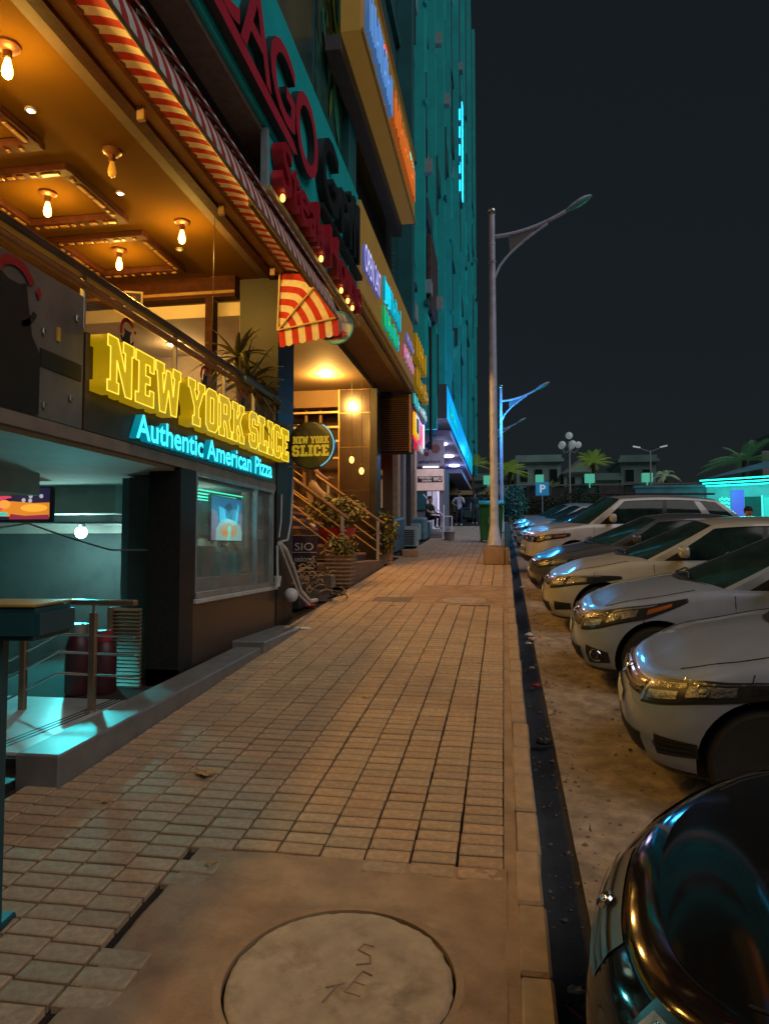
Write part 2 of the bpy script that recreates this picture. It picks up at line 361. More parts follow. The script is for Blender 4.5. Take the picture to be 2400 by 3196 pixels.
# pavers: 300 nearest as pieces, the rest as one mass
PX, PY = .205, .1035
def paver_mesh(seed):
    rr = random.Random(seed); x1, y1 = (PX-.011)/2, (PY-.012)/2; c = .005
    j = lambda a: a+rr.uniform(-.0012,.0008)
    b = MB(); vs = []
    for (z, k) in ((-.034,0),(-.004,0),(0,c)):
        for (sx, sy) in ((-1,-1),(1,-1),(1,1),(-1,1)): vs.append((sx*j(x1-k), sy*j(y1-k), z+(rr.uniform(-.001,.001) if k else 0)))
    b.add(vs, [(8,9,10,11)]+[(i+l*4, (i+1)%4+l*4, (i+1)%4+4+l*4, i+4+l*4) for l in (0,1) for i in range(4)])
    return b
pmb = [paver_mesh(s) for s in range(8)]
pme = []
for q in pmb:
    o = q.build('paver', MT['paver'], fix=False); pme.append(o.data); bpy.data.objects.remove(o)
cells = []
for c in range(13):
    for r in range(int((36+1.0)/PY)):
        x = -.115-c*PX; y = -.6+r*PY+(.012*math.sin(c*1.7))
        if x < -2.62 or inpatch(x, y): continue
        cells.append((y, c, x))
vis = sorted([q for q in cells if q[0] > 2.05+max(0, -(q[2]+1.5))*.9], key=lambda q: q[0])
near = set(id(q) for q in vis[:300]); mass = MB()
def place(q):
    y, c, x = q; rr = random.Random(int(y*1000)*31+c)
    dz = rr.uniform(-.0015,.0015)+.004*noise.noise(Vector((x*1.3, y*1.3, 4)))
    big = rr.random() < .05
    return Vector((x+rr.uniform(-.0015,.0015)+.004*noise.noise(Vector((c*3.1, y*.5, 0))), y+rr.uniform(-.0015,.0015), gz(y)+dz)), (math.atan(SLOPE)+rr.uniform(-.012,.012)*(3 if big else 1), rr.uniform(-.008,.008)*(3 if big else 1), rr.uniform(-.007,.007)), rr.randrange(8)
from mathutils import Euler
for q in cells:
    loc, rot, k = place(q)
    if id(q) in near:
        o = bpy.data.objects.new('paver', pme[k]); C.objects.link(o); o.parent = pav; o.location = loc; o.rotation_euler = rot
    elif q[0] > 1.2:
        M4 = Matrix.Translation(loc) @ Euler(rot).to_matrix().to_4x4()
        mass.add([M4 @ Vector(v) for v in pmb[k].v], pmb[k].f)
o = mass.build('pavers', MT['paver'], pav, fix=False); tag(o, kind='stuff')
# ---- covers
def cover(label, cx, cy, r, txt=None, sunk=0.):
    t = empty('manhole_cover', (cx, cy, gz(cy)), label, 'manhole cover'); t.rotation_euler = (math.atan(SLOPE), 0, 0)
    b = MB(); n = 84; ga = .006 if r > .38 else .022; rings = [(r-ga,-.05),(r-ga,-.006),(r-ga-.01,.003)]+[((r-ga)*(1-.05-.95*k/14),.005) for k in range(14)]+[(.001,.005)]
    rr = random.Random(3); jj = [rr.uniform(-.006,.003) for _ in range(n)]
    vs = []
    for k, (q, z) in enumerate(rings):
        for j in range(n):
            a = 2*math.pi*j/n; q2 = q+(jj[j] if k < 3 else 0)
            vs.append((q2*math.cos(a), q2*math.sin(a), z-sunk+(.004*noise.noise(Vector((q2*math.cos(a)*9, q2*math.sin(a)*9, 5)))-.004*max(0,noise.noise(Vector((q2*math.cos(a)*23, q2*math.sin(a)*23, 8)))))))
    b.add(vs, [(i*n+j, i*n+(j+1)%n, (i+1)*n+(j+1)%n, (i+1)*n+j) for i in range(len(rings)-1) for j in range(n)])
    b.build('lid', MT['cover'], t, smooth=True)
    b = MB(); b.lathe([(r+.0,-.05),(r+.0,-.028)], n=56); b.build('pit', MT['black'], t)
    b = MB(); vs = []
    for (q, z) in ((r+.004,-.05),(r+.004,.002-sunk),(r+.03,.0055),(r+.045,-.004)):
        for j in range(n):
            a = 2*math.pi*j/n; vs.append((q*math.cos(a), q*math.sin(a), z))
    b.add(vs, [(i*n+j, i*n+(j+1)%n, (i+1)*n+(j+1)%n, (i+1)*n+j) for i in range(3) for j in range(n)])
    b.build('rim', MT['concrete'], t, smooth=True)
    return t
cv = cover('large round concrete cover with scratched letters in the nearest cement patch', -.555, 2.40, .385)
scr = m('scratch', (.27,.195,.13), .95, var=.2)
def strokes(pts, par):
    for s in pts:
        MB().tube([(x+.012, y*.66+.04, .0070) for x, y in s], .0030, 6).build('scratched_letter', scr, par)
strokes([[(-.045,-.15),(.012,-.105)],[(-.012,-.128),(-.038,-.255)],      # T
         [(.06,-.005),(.02,-.165)],[(.02,-.165),(.075,-.19)],[(.04,-.09),(.08,-.11)],[(.06,-.005),(.095,-.03)],   # E
         [(.075,.20),(.035,.21),(.022,.16),(.07,.12),(.078,.06),(.03,.04)]], cv)  # S
cover('middle round cover set flush in the far cement patch', -.62, 10.98, .37)
cover('small farther round cover half sunk in the far cement patch', -.47, 12.35, .36, sunk=.012)
b = MB(); b.sbox(-2.02,-1.42,10.72,11.2,-.03,.004)
o = b.build('drain_slab', m('slab', (.17,.13,.10), .85, var=.2, scale=8, bump=.4), bevel=.005); tag(o, 'flat rectangular grey slab let into the pavers left of the far covers', 'drain slab')
# ---- leaves and litter
lm = m('dry_leaf', (.42,.22,.07), .7, var=.3, scale=40); lm2 = m('yellow_leaf', (.5,.33,.05), .6, var=.3, scale=40)
def dry_leaf(loc, s, mt, label, rz, lobes=5):
    vs = [(0,0,.004)]; n = 28
    for k in range(n):
        a = 2*math.pi*k/n; r = s*(.55+.45*abs(math.cos(a*lobes/2))**.8)*(1+.2*math.sin(3*a))
        vs.append((r*math.cos(a), r*math.sin(a)*.8, .006+.012*abs(math.sin(a*2))*s/.08))
    b = MB(); b.add(vs, [(0,k+1,(k+1)%n+1) for k in range(n)]); b.tube([(s*.5,0,.006),(s*1.6,.2*s,.012)], .0025, 5)
    o = b.build('dry_leaf', mt, fix=False); o.location = (loc[0], loc[1], gz(loc[1])+.004); o.rotation_euler = (math.atan(SLOPE), 0, rz); tag(o, label, 'leaf'); return o
dry_leaf((-1.72,3.98), .075, lm, 'large curled brown leaf lying on the pavers near the step', 2.4)
dry_leaf((-1.10,5.65), .035, lm2, 'small yellow leaf on the pavers in mid pavement', .5, 4)
dry_leaf((-1.62,10.35), .05, lm2, 'yellow leaf beside the rectangular grey slab', 1.0, 4)
dry_leaf((-1.28,3.02), .022, lm, 'tiny dry leaf at the corner of the near cement patch', .2, 4)
dry_leaf((-2.1,3.55), .03, lm, 'tiny leaf below the near end of the step', 1.2, 4)
wp = m('litter_white', (.6,.58,.56), .8, var=.2, scale=30)
def litter(name, loc, s, mt, label, flat=.5, rz=0):
    b = MB(); rr = random.Random(int(loc[0]*999+loc[1]*77)); b.ball((0,0,s*flat*.5), s*.5, 9, 6, 1.3, .8, flat)
    b.v = [(x*(1+rr.uniform(-.3,.3)), y*(1+rr.uniform(-.3,.3)), z*(1+rr.uniform(-.3,.3))) for x, y, z in b.v]
    o = b.build(name, mt, fix=False); o.location = loc; o.rotation_euler = (0, 0, rz); tag(o, label, 'litter', 'litter along the gutter'); return o
lt = [(.30,9.3,.09,wp,'crumpled white paper in the gutter beside the beige car'),(.33,9.05,.08,m('litter_pink',(.5,.36,.33),.8),'pinkish paper scrap next to the crumpled white paper'),(.28,8.8,.06,wp,'small white scrap in the gutter before the crumpled paper'),
      (.28,6.9,.07,m('litter_red',(.35,.03,.03),.7),'small red wrapper in the gutter beside the nearest corolla-shaped silver car'),(.27,5.35,.10,m('litter_dark',(.03,.04,.04),.5),'dark crushed plastic bag in the gutter by the silver bumper'),
      (.24,2.75,.05,wp,'white crumpled scrap beside the black car bumper'),(.34,14.0,.08,wp,'white scrap in the gutter near the dark grey car'),(.27,7.6,.05,wp,'white scrap between the two middle cars in the gutter')]
lt[3] = (*lt[3][:4], 'small red wrapper in the gutter beside the silver car')
for x, y, s, mt_, lb in lt: litter('paper_scrap', (x, y, gz(y)+ROAD-.006), s, mt_, lb)
o = MB().tube([(.20,2.66,gz(2.66)-.19),(.30,2.50,gz(2.5)-.17)], .006, 8).build('drinking_straw', m('straw', (.35,.03,.09), .5)); tag(o, 'red drinking straw lying in the gutter beside the black car', 'litter')
o = MB().box(-.09,.09,-.05,.05,0,.012).build('flat_box', wp, bevel=.004); o.location = (-2.42,8.45,gz(8.45)+.004); o.rotation_euler = (math.atan(SLOPE),.05,.5); tag(o, 'flat white scrap on the pavement beyond the stone step', 'litter')
# pebbles on the road
b = MB(); rr = random.Random(11)
for k in range(1500):
    x = rr.uniform(.40, 2.6) if k < 900 else rr.uniform(.18, .46); y = rr.uniform(1.5, 17); s = rr.choice((.006,.008,.012,.018)) * rr.uniform(.6,1.2)
    z = roadz(x, y) if x > .345 else gz(y)-.25+max(0,(x-.24)*.3); a = rr.uniform(0, 3.1); ca, sa = math.cos(a)*s, math.sin(a)*s
    b.add([(x-ca,y-sa,z),(x+sa,y-ca,z),(x+ca,y+sa,z),(x-sa,y+ca,z),(x+s*.2,y,z+s*.7)], [(0,1,4),(1,2,4),(2,3,4),(3,0,4)])
o = b.build('pebbles', m('pebble', (.16,.12,.09), .9, var=.4, scale=40), fix=False); tag(o, 'loose grit and pebbles strewn over the parking ground', 'gravel', kind='stuff')
# ================================================================== restaurant block with terrace
FX = -2.8
bld = empty('restaurant_building', (-4.5,6,0), 'restaurant block with lit open terrace above a sunken pizza shop', 'building')
def BP(mb, name, mt, parent=bld, **k):       # part given in world coordinates
    o = mb.build(name, mt, None, **k); o.parent = parent; o.matrix_parent_inverse = parent.matrix_world.inverted() if False else Matrix.Translation(-parent_world(parent)); return o
def parent_world(p):
    v = Vector((0,0,0))
    while p is not None: v += p.location; p = p.parent
    return v
def pbox(name, mt, x0, x1, y0, y1, z0, z1, parent=bld, bevel=0.): return BP(MB().box(x0,x1,y0,y1,z0,z1), name, mt, parent, bevel=bevel)
cl = MT['ceiling']; wd = MT['wood_dark']
# terrace slab and ceiling
pbox('terrace_slab', MT['plaster'], -9, -2.86, -5, 8.9, 2.36, 2.62)
pbox('ceiling', cl, -9, -2.86, -5, 9.25, 5.2, 5.45)
pbox('ceiling_edge', wd, -2.90, -2.80, -5, 8.62, 5.02, 5.14)
pbox('edge_moulding', m('gold_wood', (.16,.085,.02), .5, var=.2), -2.80, -2.69, -5, 8.62, 5.06, 5.12)
pbox('edge_moulding', m('gold_wood2', (.12,.06,.015), .5, var=.2), -2.685, -2.60, -5, 8.62, 5.10, 5.16)
# coffers of carved dark wood
def coffer(x0, x1, y0, y1, z):
    t = BP(MB().box(x0,x1,y0,y0+.13,z-.07,z).box(x0,x1,y1-.13,y1,z-.07,z).box(x0,x0+.13,y0+.13,y1-.13,z-.07,z).box(x1-.13,x1,y0+.13,y1-.13,z-.07,z), 'coffer_frame', wd, bevel=.012)
    gm = m('carving', (.16,.085,.02), .45, var=.2, scale=20); b = MB(); rr = random.Random(int(x0*10+y0*10))
    def bead(cx, cy, along):
        L_ = rr.choice((.02,.035,.05)); w_ = .022
        b.box(cx-(L_ if along == 'x' else w_), cx+(L_ if along == 'x' else w_), cy-(w_ if along == 'x' else L_), cy+(w_ if along == 'x' else L_), z-.084, z-.069)
    k = x0+.14
    while k < x1-.12: bead(k, y0+.065, 'x'); bead(k, y1-.065, 'x'); k += rr.choice((.085,.11,.13))
    k = y0+.2
    while k < y1-.18: bead(x0+.065, k, 'y'); bead(x1-.065, k, 'y'); k += rr.choice((.085,.11,.13))
    o = b.build('carved_beads', gm, None, bevel=.006); o.parent = t; tag(o, kind='stuff')
for k in range(-3, 5):
    y0 = 7.28-(3-k+1)*1.43 if False else 7.27+1.425*(k-4)
    coffer(-5.16, -3.97, y0, y0+1.13, 5.2)
    if k < 4: coffer(-7.2, -6.0, y0, y0+1.13, 5.2)
# back wall of the terrace (faces the viewer) with doorway to a bright room
pbox('terrace_end_wall', MT['plaster'], -3.45, -2.9, 8.9, 9.2, 2.62, 5.2)
wallpanel = m('wall_panel', (.28,.15,.06), .6, var=.2, scale=5)
pbox('wall_panel', wallpanel, -3.40, -2.98, 8.86, 8.9, 3.6, 5.05)
pbox('wall_strip', wd, -3.21, -3.17, 8.83, 8.86, 3.6, 5.05)
pbox('lintel', wd, -9, -3.45, 8.72, 8.9, 4.92, 5.2)
pbox('lintel_trim', m('gold_wood',(0,0,0)), -9, -3.45, 8.70, 8.72, 4.96, 5.0)
pbox('door_post', wd, -3.86, -3.76, 8.72, 8.9, 2.62, 4.92)
pbox('room_ceiling', MT['plaster'], -9, -3.45, 8.9, 10.9, 4.72, 4.9)
pbox('room_wall', MT['plaster'], -9, -3.45, 10.7, 10.9, 2.5, 4.72)
pbox('room_floor', MT['plaster'], -9, -3.45, 8.9, 10.9, 2.3, 2.5)
pbox('inner_wall', m('wall_ochre', (.5,.34,.16), .8, var=.1), -9, -8.8, -5, 8.7, 2.62, 5.2)
# brown wall above the awning, hidden behind the signs
pbox('upper_wall', MT['brown_wall'], -3.1, -2.8, -5, 10.6, 5.45, 6.4)
pbox('upper_wall', MT['brown_wall'], -3.1, -2.82, -5, 10.6, 5.14, 5.45)
pbox('soffit_rail', m('rail_brown', (.14,.08,.045), .6, var=.2), -2.72, -2.66, -5, 10.5, 5.60, 5.66)
pbox('sign_beam', m('beam_grey', (.16,.125,.10), .7, var=.2, scale=12), -2.5, -2.24, -5, 10.6, 5.58, 5.645)
# fascia (behind the pizza letters), left panels, bottom edge
pbox('fascia_panel', MT['bronze'], -2.86, -2.80, 4.39, 8.5, 2.42, 3.10, bevel=.004)
pbox('fascia_underside', m('fascia_under', (.20,.16,.13), .6, var=.2), -3.1, -2.80, -5, 8.5, 2.33, 2.415)
pbox('side_panel', m('panel_grey', (.13,.12,.105), .4, .0, var=.35, scale=2.2), -2.86, -2.805, 3.05, 4.37, 2.42, 3.33, bevel=.004)
pbox('side_panel', m('panel_grey',(0,0,0)), -2.86, -2.805, 1.6, 3.04, 2.42, 3.33, bevel=.004)
pbox('side_panel', m('panel_grey',(0,0,0)), -2.86, -2.805, -5, 1.58, 2.42, 3.33, bevel=.004)
pbox('panel_band', MT['black'], -2.805, -2.797, 3.91, 4.34, 2.74, 2.85)
pbox('panel_marker', m('marker_gold', (.5,.33,.04), .4), -2.805, -2.795, 4.07, 4.10, 2.94, 3.03)
for y0, z0 in ((4.27,3.15),(3.93,2.96),(3.95,2.5),(3.45,2.66),(4.22,2.6)): pbox('stud', MT['steel'], -2.80, -2.785, y0-.015, y0+.015, z0-.018, z0+.018, bevel=.004)
# column of black granite right of the shop, plinth, pillar
gr = MT['granite']
pbox('column', gr, -3.3, -2.79, 8.52, 9.2, .5, 5.05)
pbox('pillar', gr, -3.10, -2.80, 5.86, 6.14, .2, 2.33)
pbox('plinth', m('granite_dim', (.055,.034,.022), .35, var=.3, scale=30), -3.1, -2.80, 6.14, 8.52, .1, 1.10)
pbox('granite_panel', gr, -3.06, -2.80, 6.14-.28, 7.3, .2, .62) if False else None
pbox('lower_wall', gr, -3.1, -2.78, 5.86, 7.35, .0, .56)
# shop ceiling beams, back walls of the sunken forecourt
pbox('soffit', m('soffit', (.46,.42,.37), .85, var=.1), -9, -2.86, -5, 8.5, 2.30, 2.36)
pbox('soffit_beam', m('soffit',(0,0,0)), -9, -4.2, 7.2, 7.5, 2.0, 2.30)
pbox('soffit_beam', m('soffit',(0,0,0)), -4.6, -4.2, -2, 5.9, 2.10, 2.30)
tw = m('forecourt_wall', (.10,.12,.12), .7, var=.3, scale=2, dirt=(.05,.06,.06), dscale=2)
pbox('forecourt_wall', tw, -9, -3.1, 8.2, 8.4, -1.4, 2.3)
pbox('forecourt_wall', m('teal_side', (.22,.42,.40), .7, var=.1), -6.6, -6.45, 3.0, 8.2, -1.4, 1.75)
pbox('wall_ledge', m('soffit',(0,0,0)), -9, -3.1, 8.08, 8.2, 1.80, 1.92)
pbox('forecourt_floor', m('fc_floor', (.30,.32,.31), .5, var=.25, scale=3), -9, -2.86, 5.95, 8.3, -1.5, -1.4)
# kitchen shopfront left reflecting strip between pillar and window
pbox('window_jamb', gr, -3.0, -2.80, 6.14, 6.18, 1.10, 2.33)
# ---- terrace railing: handrail, glass panes with logos
rl = empty('glass_railing', (FX, 4, 2.9), 'long glass terrace railing with dark handrail and printed emblems', 'railing')
BP(MB().box(-2.84,-2.76,-5,8.5,3.46,3.52), 'handrail', m('rail_dark', (.06,.05,.045), .35, .4, var=.3), rl, bevel=.012)
BP(MB().box(-2.83,-2.775,-5,8.5,3.385,3.42), 'glass_channel', m('rail_wood', (.20,.09,.04), .5, var=.3), rl, bevel=.005)
ys = [-5,-3.6,-2.0,-.4,1.3,3.0,4.37,5.75,6.85,7.72,8.48]
for a, c in zip(ys, ys[1:]):
    BP(MB().box(-2.85,-2.838,a+.01,c-.01,2.62,3.385), 'glass_pane', MT['rail_glass'], rl)
for y0 in ys[3:]:
    BP(MB().box(-2.835,-2.80,y0-.012,y0+.012,3.11,3.46), 'post', MT['steel_dull'], rl, bevel=.003)
cw = m('pipe_blue', (.10,.16,.18), .4, .5, var=.2)
BP(MB().tube([(-2.74,7.2,3.44),(-2.74,8.46,3.44),(-2.76,8.46,3.3)], .03, 10), 'lower_rail', cw, rl, smooth=True)
lr, lb = m('logo_red', (.28,.012,.015), .5), m('logo_black', (.01,.009,.008), .6)
def ring(cy, cz, r0, r1, a0, a1, n=16):
    p = [(cy+r1*math.cos(R(a0+(a1-a0)*i/n)), cz+r1*math.sin(R(a0+(a1-a0)*i/n))) for i in range(n+1)]
    return p+[(cy+r0*math.cos(R(a0+(a1-a0)*i/n)), cz+r0*math.sin(R(a0+(a1-a0)*i/n))) for i in range(n, -1, -1)]
def emblem(cy, cz, s, xx=-2.834):
    W_ = wallX(xx)
    def put(poly, mt_):
        me = poly_mesh([poly], .004, mt_); me.transform(W_); o = bpy.data.objects.new('emblem', me); C.objects.link(o)
        o.parent = rl; o.matrix_parent_inverse = Matrix.Translation(-parent_world(rl))
    put(ring(cy, cz, s*.72, s, 40, 200), lr); put(ring(cy, cz, s*.82, s, 205, 330), lb)
    put([(cy+s*.88,cz+s*.28),(cy+s*1.02,cz+s*.46),(cy+s*1.16,cz+s*.28),(cy+s*1.02,cz+s*.1)], lr)
    put([(cy-s*.62,cz-s*.72),(cy+s*.35,cz-s*.75),(cy+s*.3,cz-s*.2),(cy+s*.55,cz+s*.2),(cy+s*.3,cz+s*.12),(cy-s*.2,cz+s*.12),(cy-s*.5,cz+s*.2),(cy-s*.35,cz-s*.1)], lb)
emblem(4.98, 3.27, .11); emblem(6.42, 3.27, .11); emblem(7.45, 3.27, .11)
# the large emblem with a bull's dark silhouette on the near panel
def bigemblem():
    W_ = wallX(-2.797); cy, cz, s = 3.66, 3.12, .20
    for poly, mt_ in ((ring(cy, cz, s*.72, s, 30, 200), lr), (ring(cy+.02, cz, s*.82, s, 285, 335), lb),
                      ([(cy+s*.95,cz+s*.28),(cy+s*1.08,cz+s*.48),(cy+s*1.2,cz+s*.28),(cy+s*1.08,cz+s*.06)], lr),
                      ([(3.1,2.43),(3.90,2.43),(3.90,2.80),(3.82,2.90),(3.78,3.08),(3.76,3.20),(3.70,3.17),(3.60,3.17),(3.53,3.20),(3.55,3.1),(3.3,3.02),(3.1,2.95)], lb)):
        me = poly_mesh([poly], .004, mt_); me.transform(W_); o = bpy.data.objects.new('emblem', me); C.objects.link(o)
        o.parent = bld; o.matrix_parent_inverse = Matrix.Translation(-parent_world(bld))
bigemblem()
# ---- terrace bulbs (filament bulbs in ceiling holders)
warm = (1.0, .54, .09)
bm_ = em('bulb_glow', (1.0,.62,.12), 14.); bm_dim = m('bulb_dim', (.55,.30,.06), .2, var=.2, emit=(1.,.45,.05), es=.25)
cop = m('copper', (.16,.07,.04), .4, .6, var=.2)
bulb_spots = [(-3.45,4.38,1,'bulb hanging nearest the viewer at the terrace edge'),(-3.45,5.75,0,'unlit clear bulb in the middle of the terrace edge row'),(-3.45,7.16,1,'lit bulb in the terrace edge row farthest from the viewer'),
              (-4.50,6.34,1,'lit bulb inside the middle carved coffer'),(-4.52,7.73,1,'lit bulb inside the farthest carved coffer'),(-4.52,4.95,1,'lit bulb inside the nearest visible carved coffer')]
for k in range(6): bulb_spots.append((-3.45 if k % 2 else -4.5, 3.0-1.4*(k//2), 1, ''))  # unseen bulbs added past the frame to light the pavement
for k, (x, y, lit, lb_) in enumerate(bulb_spots):
    t = empty('ceiling_bulb', (x, y, 5.2), lb_ or 'added terrace ceiling bulb out of view, %s behind the nearest visible one' % ['first','second','third','fourth','fifth','sixth'][k-6], 'light bulb', 'bulbs on the terrace ceiling')
    MB().lathe([(.085,0),(.085,-.02),(.06,-.045),(.03,-.05),(.03,-.10),(.022,-.105)], n=18).build('holder', cop, t, smooth=True)
    MB().lathe([(.016,-.10),(.024,-.13),(.036,-.18),(.038,-.205),(.03,-.235),(.012,-.25)], n=16).build('bulb', bm_ if lit else bm_dim, t, smooth='all')
    if lit: lamp('bulb_light', (0,0,-.29), 68, warm, .06, t)
for k, (x, y) in enumerate(((-3.78,5.08),(-3.78,6.46),(-3.80,7.83))):
    t = empty('spot_light', (x, y, 5.2), ['small bright ceiling spotlight nearest the viewer','small bright ceiling spotlight between two coffers','small unlit ceiling spotlight at the far end of the terrace'][k], 'spotlight', 'small ceiling spotlights')
    MB().lathe([(.045,0),(.045,-.012),(.03,-.016)], n=16).build('ring', MT['steel_dull'], t, smooth=True)
    MB().lathe([(.028,-.0165),(.020,-.024)], n=16).build('lens', em('spot_glow', (.8,.85,1.), 9.) if k < 2 else MT['white_paint'], t)
t = empty('room_downlight', (-4.9, 10.0, 4.72), 'bright oval downlight in the room behind the terrace', 'downlight')
MB().lathe([(.13,0),(.13,-.02),(.11,-.022)], n=20).build('ring', MT['white_paint'], t, smooth=True)
MB().lathe([(.105,-.0225),(.09,-.03)], n=20).build('lens', em('warm_lens', (1.,.72,.35), 8.), t)
lamp('downlight_lamp', (0,0,-.15), 30, (1.,.6,.2), .08, t)
# thin hanging wire
tag(MB().tube([(-3.0,7.0,5.2),(-3.02,7.0,3.55)], .004, 5).build('hanging_wire', MT['black']), 'thin dark wire hanging from the terrace ceiling', 'wire')
# wall lantern, picture frame at the railing
t = empty('wall_lantern', (-3.18, 8.72, 3.72), 'glowing glass lantern on the wall beside the terrace plant', 'lantern')
MB().lathe([(.10,0),(.13,.26),(.14,.27),(.09,.33),(.02,.37)], n=4).build('frame', MT['black'], t) if False else None
b = MB()
for sx in (-1,1):
    for sy in (-1,1): b.obox((sx*.115, sy*.115, .14), (.010,0,0), (0,.010,0), (0,0,.15))
b.box(-.15,.15,-.15,.15,.28,.30).box(-.07,.07,-.07,.07,.30,.36).box(-.13,.13,-.13,.13,-.02,0).tube([(0,0,.36),(0,0,.55),(0,.14,.55)], .012, 8)
b.build('frame', MT['black'], t)
MB().box(-.10,.10,-.10,.10,.005,.275).build('glass', em('lantern_glass', (.95,.62,.30), .8), t)
t = empty('picture_frame', (-3.0, 5.35, 3.55), 'small framed dark menu card standing behind the handrail', 'menu card'); t.rotation_euler = (R(-8), 0, R(20))
MB().box(-.075,.075,0,.012,0,.20).build('frame', m('frame_cream', (.6,.48,.3), .6), t, bevel=.003); MB().box(-.058,.058,-.004,0,.02,.18).build('card', MT['black'], t)
MB().box(-.018,.018,-.007,-.004,.12,.15).build('printed_spot', lr, t); MB().box(-.04,.04,-.007,-.004,.045,.055).build('printed_line', MT['white_paint'], t)
# ---- spiky plant on the terrace
def spiky(name, loc, label, n, L0, seed):
    t = empty(name, loc, label, 'plant'); rr = random.Random(seed)
    MB().lathe([(.12,0),(.16,.28),(.17,.30),(.14,.30)], n=14).build('pot', MT['pot'], t, smooth=True)
    for k in range(3):
        x, y, h = rr.uniform(-.06,.06), rr.uniform(-.2,.2), .45+.28*k
        MB().tube([(x*.4,y*.3,.25),(x,y,h)], .022, 7).build('stem', MT['bark'], t)
        b = MB()
        for q in range(n):
            a = rr.uniform(0, 6.28); el = rr.uniform(-.5, 1.35); L_ = L0*rr.uniform(.6,1.15); w_ = .020
            d = Vector((math.cos(a)*math.cos(el), math.sin(a)*math.cos(el), math.sin(el))); sd_ = d.cross(Vector((0,0,1))).normalized()
            pts = []
            for i in range(6):
                u = i/5; p = Vector((x,y,h))+d*L_*u+Vector((0,0,-.5*L_*u*u*math.cos(el)))
                ww = w_*(1-u**2)*(.5+1.2*min(1,u*4)); pts += [p-sd_*ww, p+Vector((0,0,-.008)), p+sd_*ww]
            b.add(pts, [(i*3+j, i*3+j+1, i*3+j+4, i*3+j+3) for i in range(5) for j in range(2)])
        o = b.build('leaves', m('leaf_spiky', (.085,.085,.025), .5, var=.5, scale=9), t, fix=False)
    return t
spiky('yucca_plant', (-3.02,7.85,2.85), 'spiky leafed yucca plant at the far end of the terrace railing', 26, .62, 5)
spiky('yucca_plant', (-3.05,8.3,2.7), 'drooping spiky plant squeezed against the terrace end column', 24, .5, 9)
# ================================================================== sunken pizza shop: entry, window, sign
def two_tone(objs, front, side, axis=0, sgn=1):
    for o in objs:
        me = o.data; me.materials.clear(); me.materials.append(front); me.materials.append(side)
        for p in me.polygons: p.material_index = 0 if p.normal[axis]*sgn > .9 else 1
def at_world(objs, root):
    for o in objs: o.parent = root; o.matrix_parent_inverse = Matrix.Translation(-parent_world(root))
ny = empty('letter_sign', (-2.8,6.5,2.7), 'big glowing yellow block letters NEW YORK SLICE on the fascia', 'sign')
yl = m('yellow_face', (.58,.385,.004), .4, var=.25, scale=9, emit=(.58,.385,.004), es=.72); ys_ = em('yellow_side', (.42,.26,.002), .62)
L_ = slab_text('NEW YORK SLICE', yl, ny, 4.42, 8.56, 2.695, 3.085, wallX(-2.80), depth=.13, offset=.012, space=2.6, edge=em('yellow_edge', (.95,.70,.06), 1.25))
at_world(L_, ny); two_tone(L_, yl, ys_)
cy_ = em('cyan_face', (.05,.80,1.0), 1.5); cys = em('cyan_side', (.0,.30,.42), .55)
cs = empty('neon_sign', (-2.8,6.5,2.5), 'cyan lit lettering Authentic American Pizza under the yellow letters', 'sign')
L_ = put_text('Authentic American Pizza', 'letter', cy_, cs, 4.95, 8.14, 2.45, 2.645, wallX(-2.80), .06, .012, bold=.018); at_world(L_, cs); two_tone(L_, cy_, cys)
# landing inside the curb, grooves, curb, stone step
mar = m('marble', (.42,.45,.44), .30, var=.18, scale=4, dirt=(.3,.32,.31), damt=.4)
ent = empty('sunken_entry', (-3.2,5,.3), 'stone landing of the sunken pizza shop with grooved edge', 'landing')
pbox('landing', mar, -4.15, -2.752, 3.95, 5.86, .24, .38, ent, bevel=.006)
for k in range(3): pbox('groove', MT['black'], -3.17+.045*k, -3.155+.045*k, 3.96, 5.85, .379, .3835, ent)
for k in range(6): pbox('step', mar, -4.15-.28*(k+1), -4.15-.28*k, 3.95, 5.86, .05-.19*k, .20-.19*k, ent, bevel=.005)
pbox('landing_front', MT['granite'], -4.15, -2.752, 3.90, 3.95, -.1, .36, ent)
pbox('lower_step', MT['granite'], -2.95, -2.752, 3.55, 3.90, .1, .30, ent, bevel=.006)
cb = MB(); cb.add([(-2.75,3.70,.1),(-2.47,3.70,.1),(-2.47,7.06,.3),(-2.75,7.06,.3),(-2.75,3.70,.455),(-2.47,3.70,.455),(-2.47,7.06,.60),(-2.75,7.06,.60)], [(0,3,2,1),(4,5,6,7),(0,1,5,4),(1,2,6,5),(2,3,7,6),(3,0,4,7)])
o = cb.build('stone_curb', m('curb_stone', (.16,.15,.14), .45, var=.2, scale=6), bevel=.012); tag(o, 'long grey stone curb beside the sunken shop entry', 'curb')
o = MB().box(-2.80,-2.44,7.08,8.62,.3,.655).build('stone_step', m('curb_stone',(0,0,0)), bevel=.01); tag(o, 'low stone step below the pizza shop window', 'step')
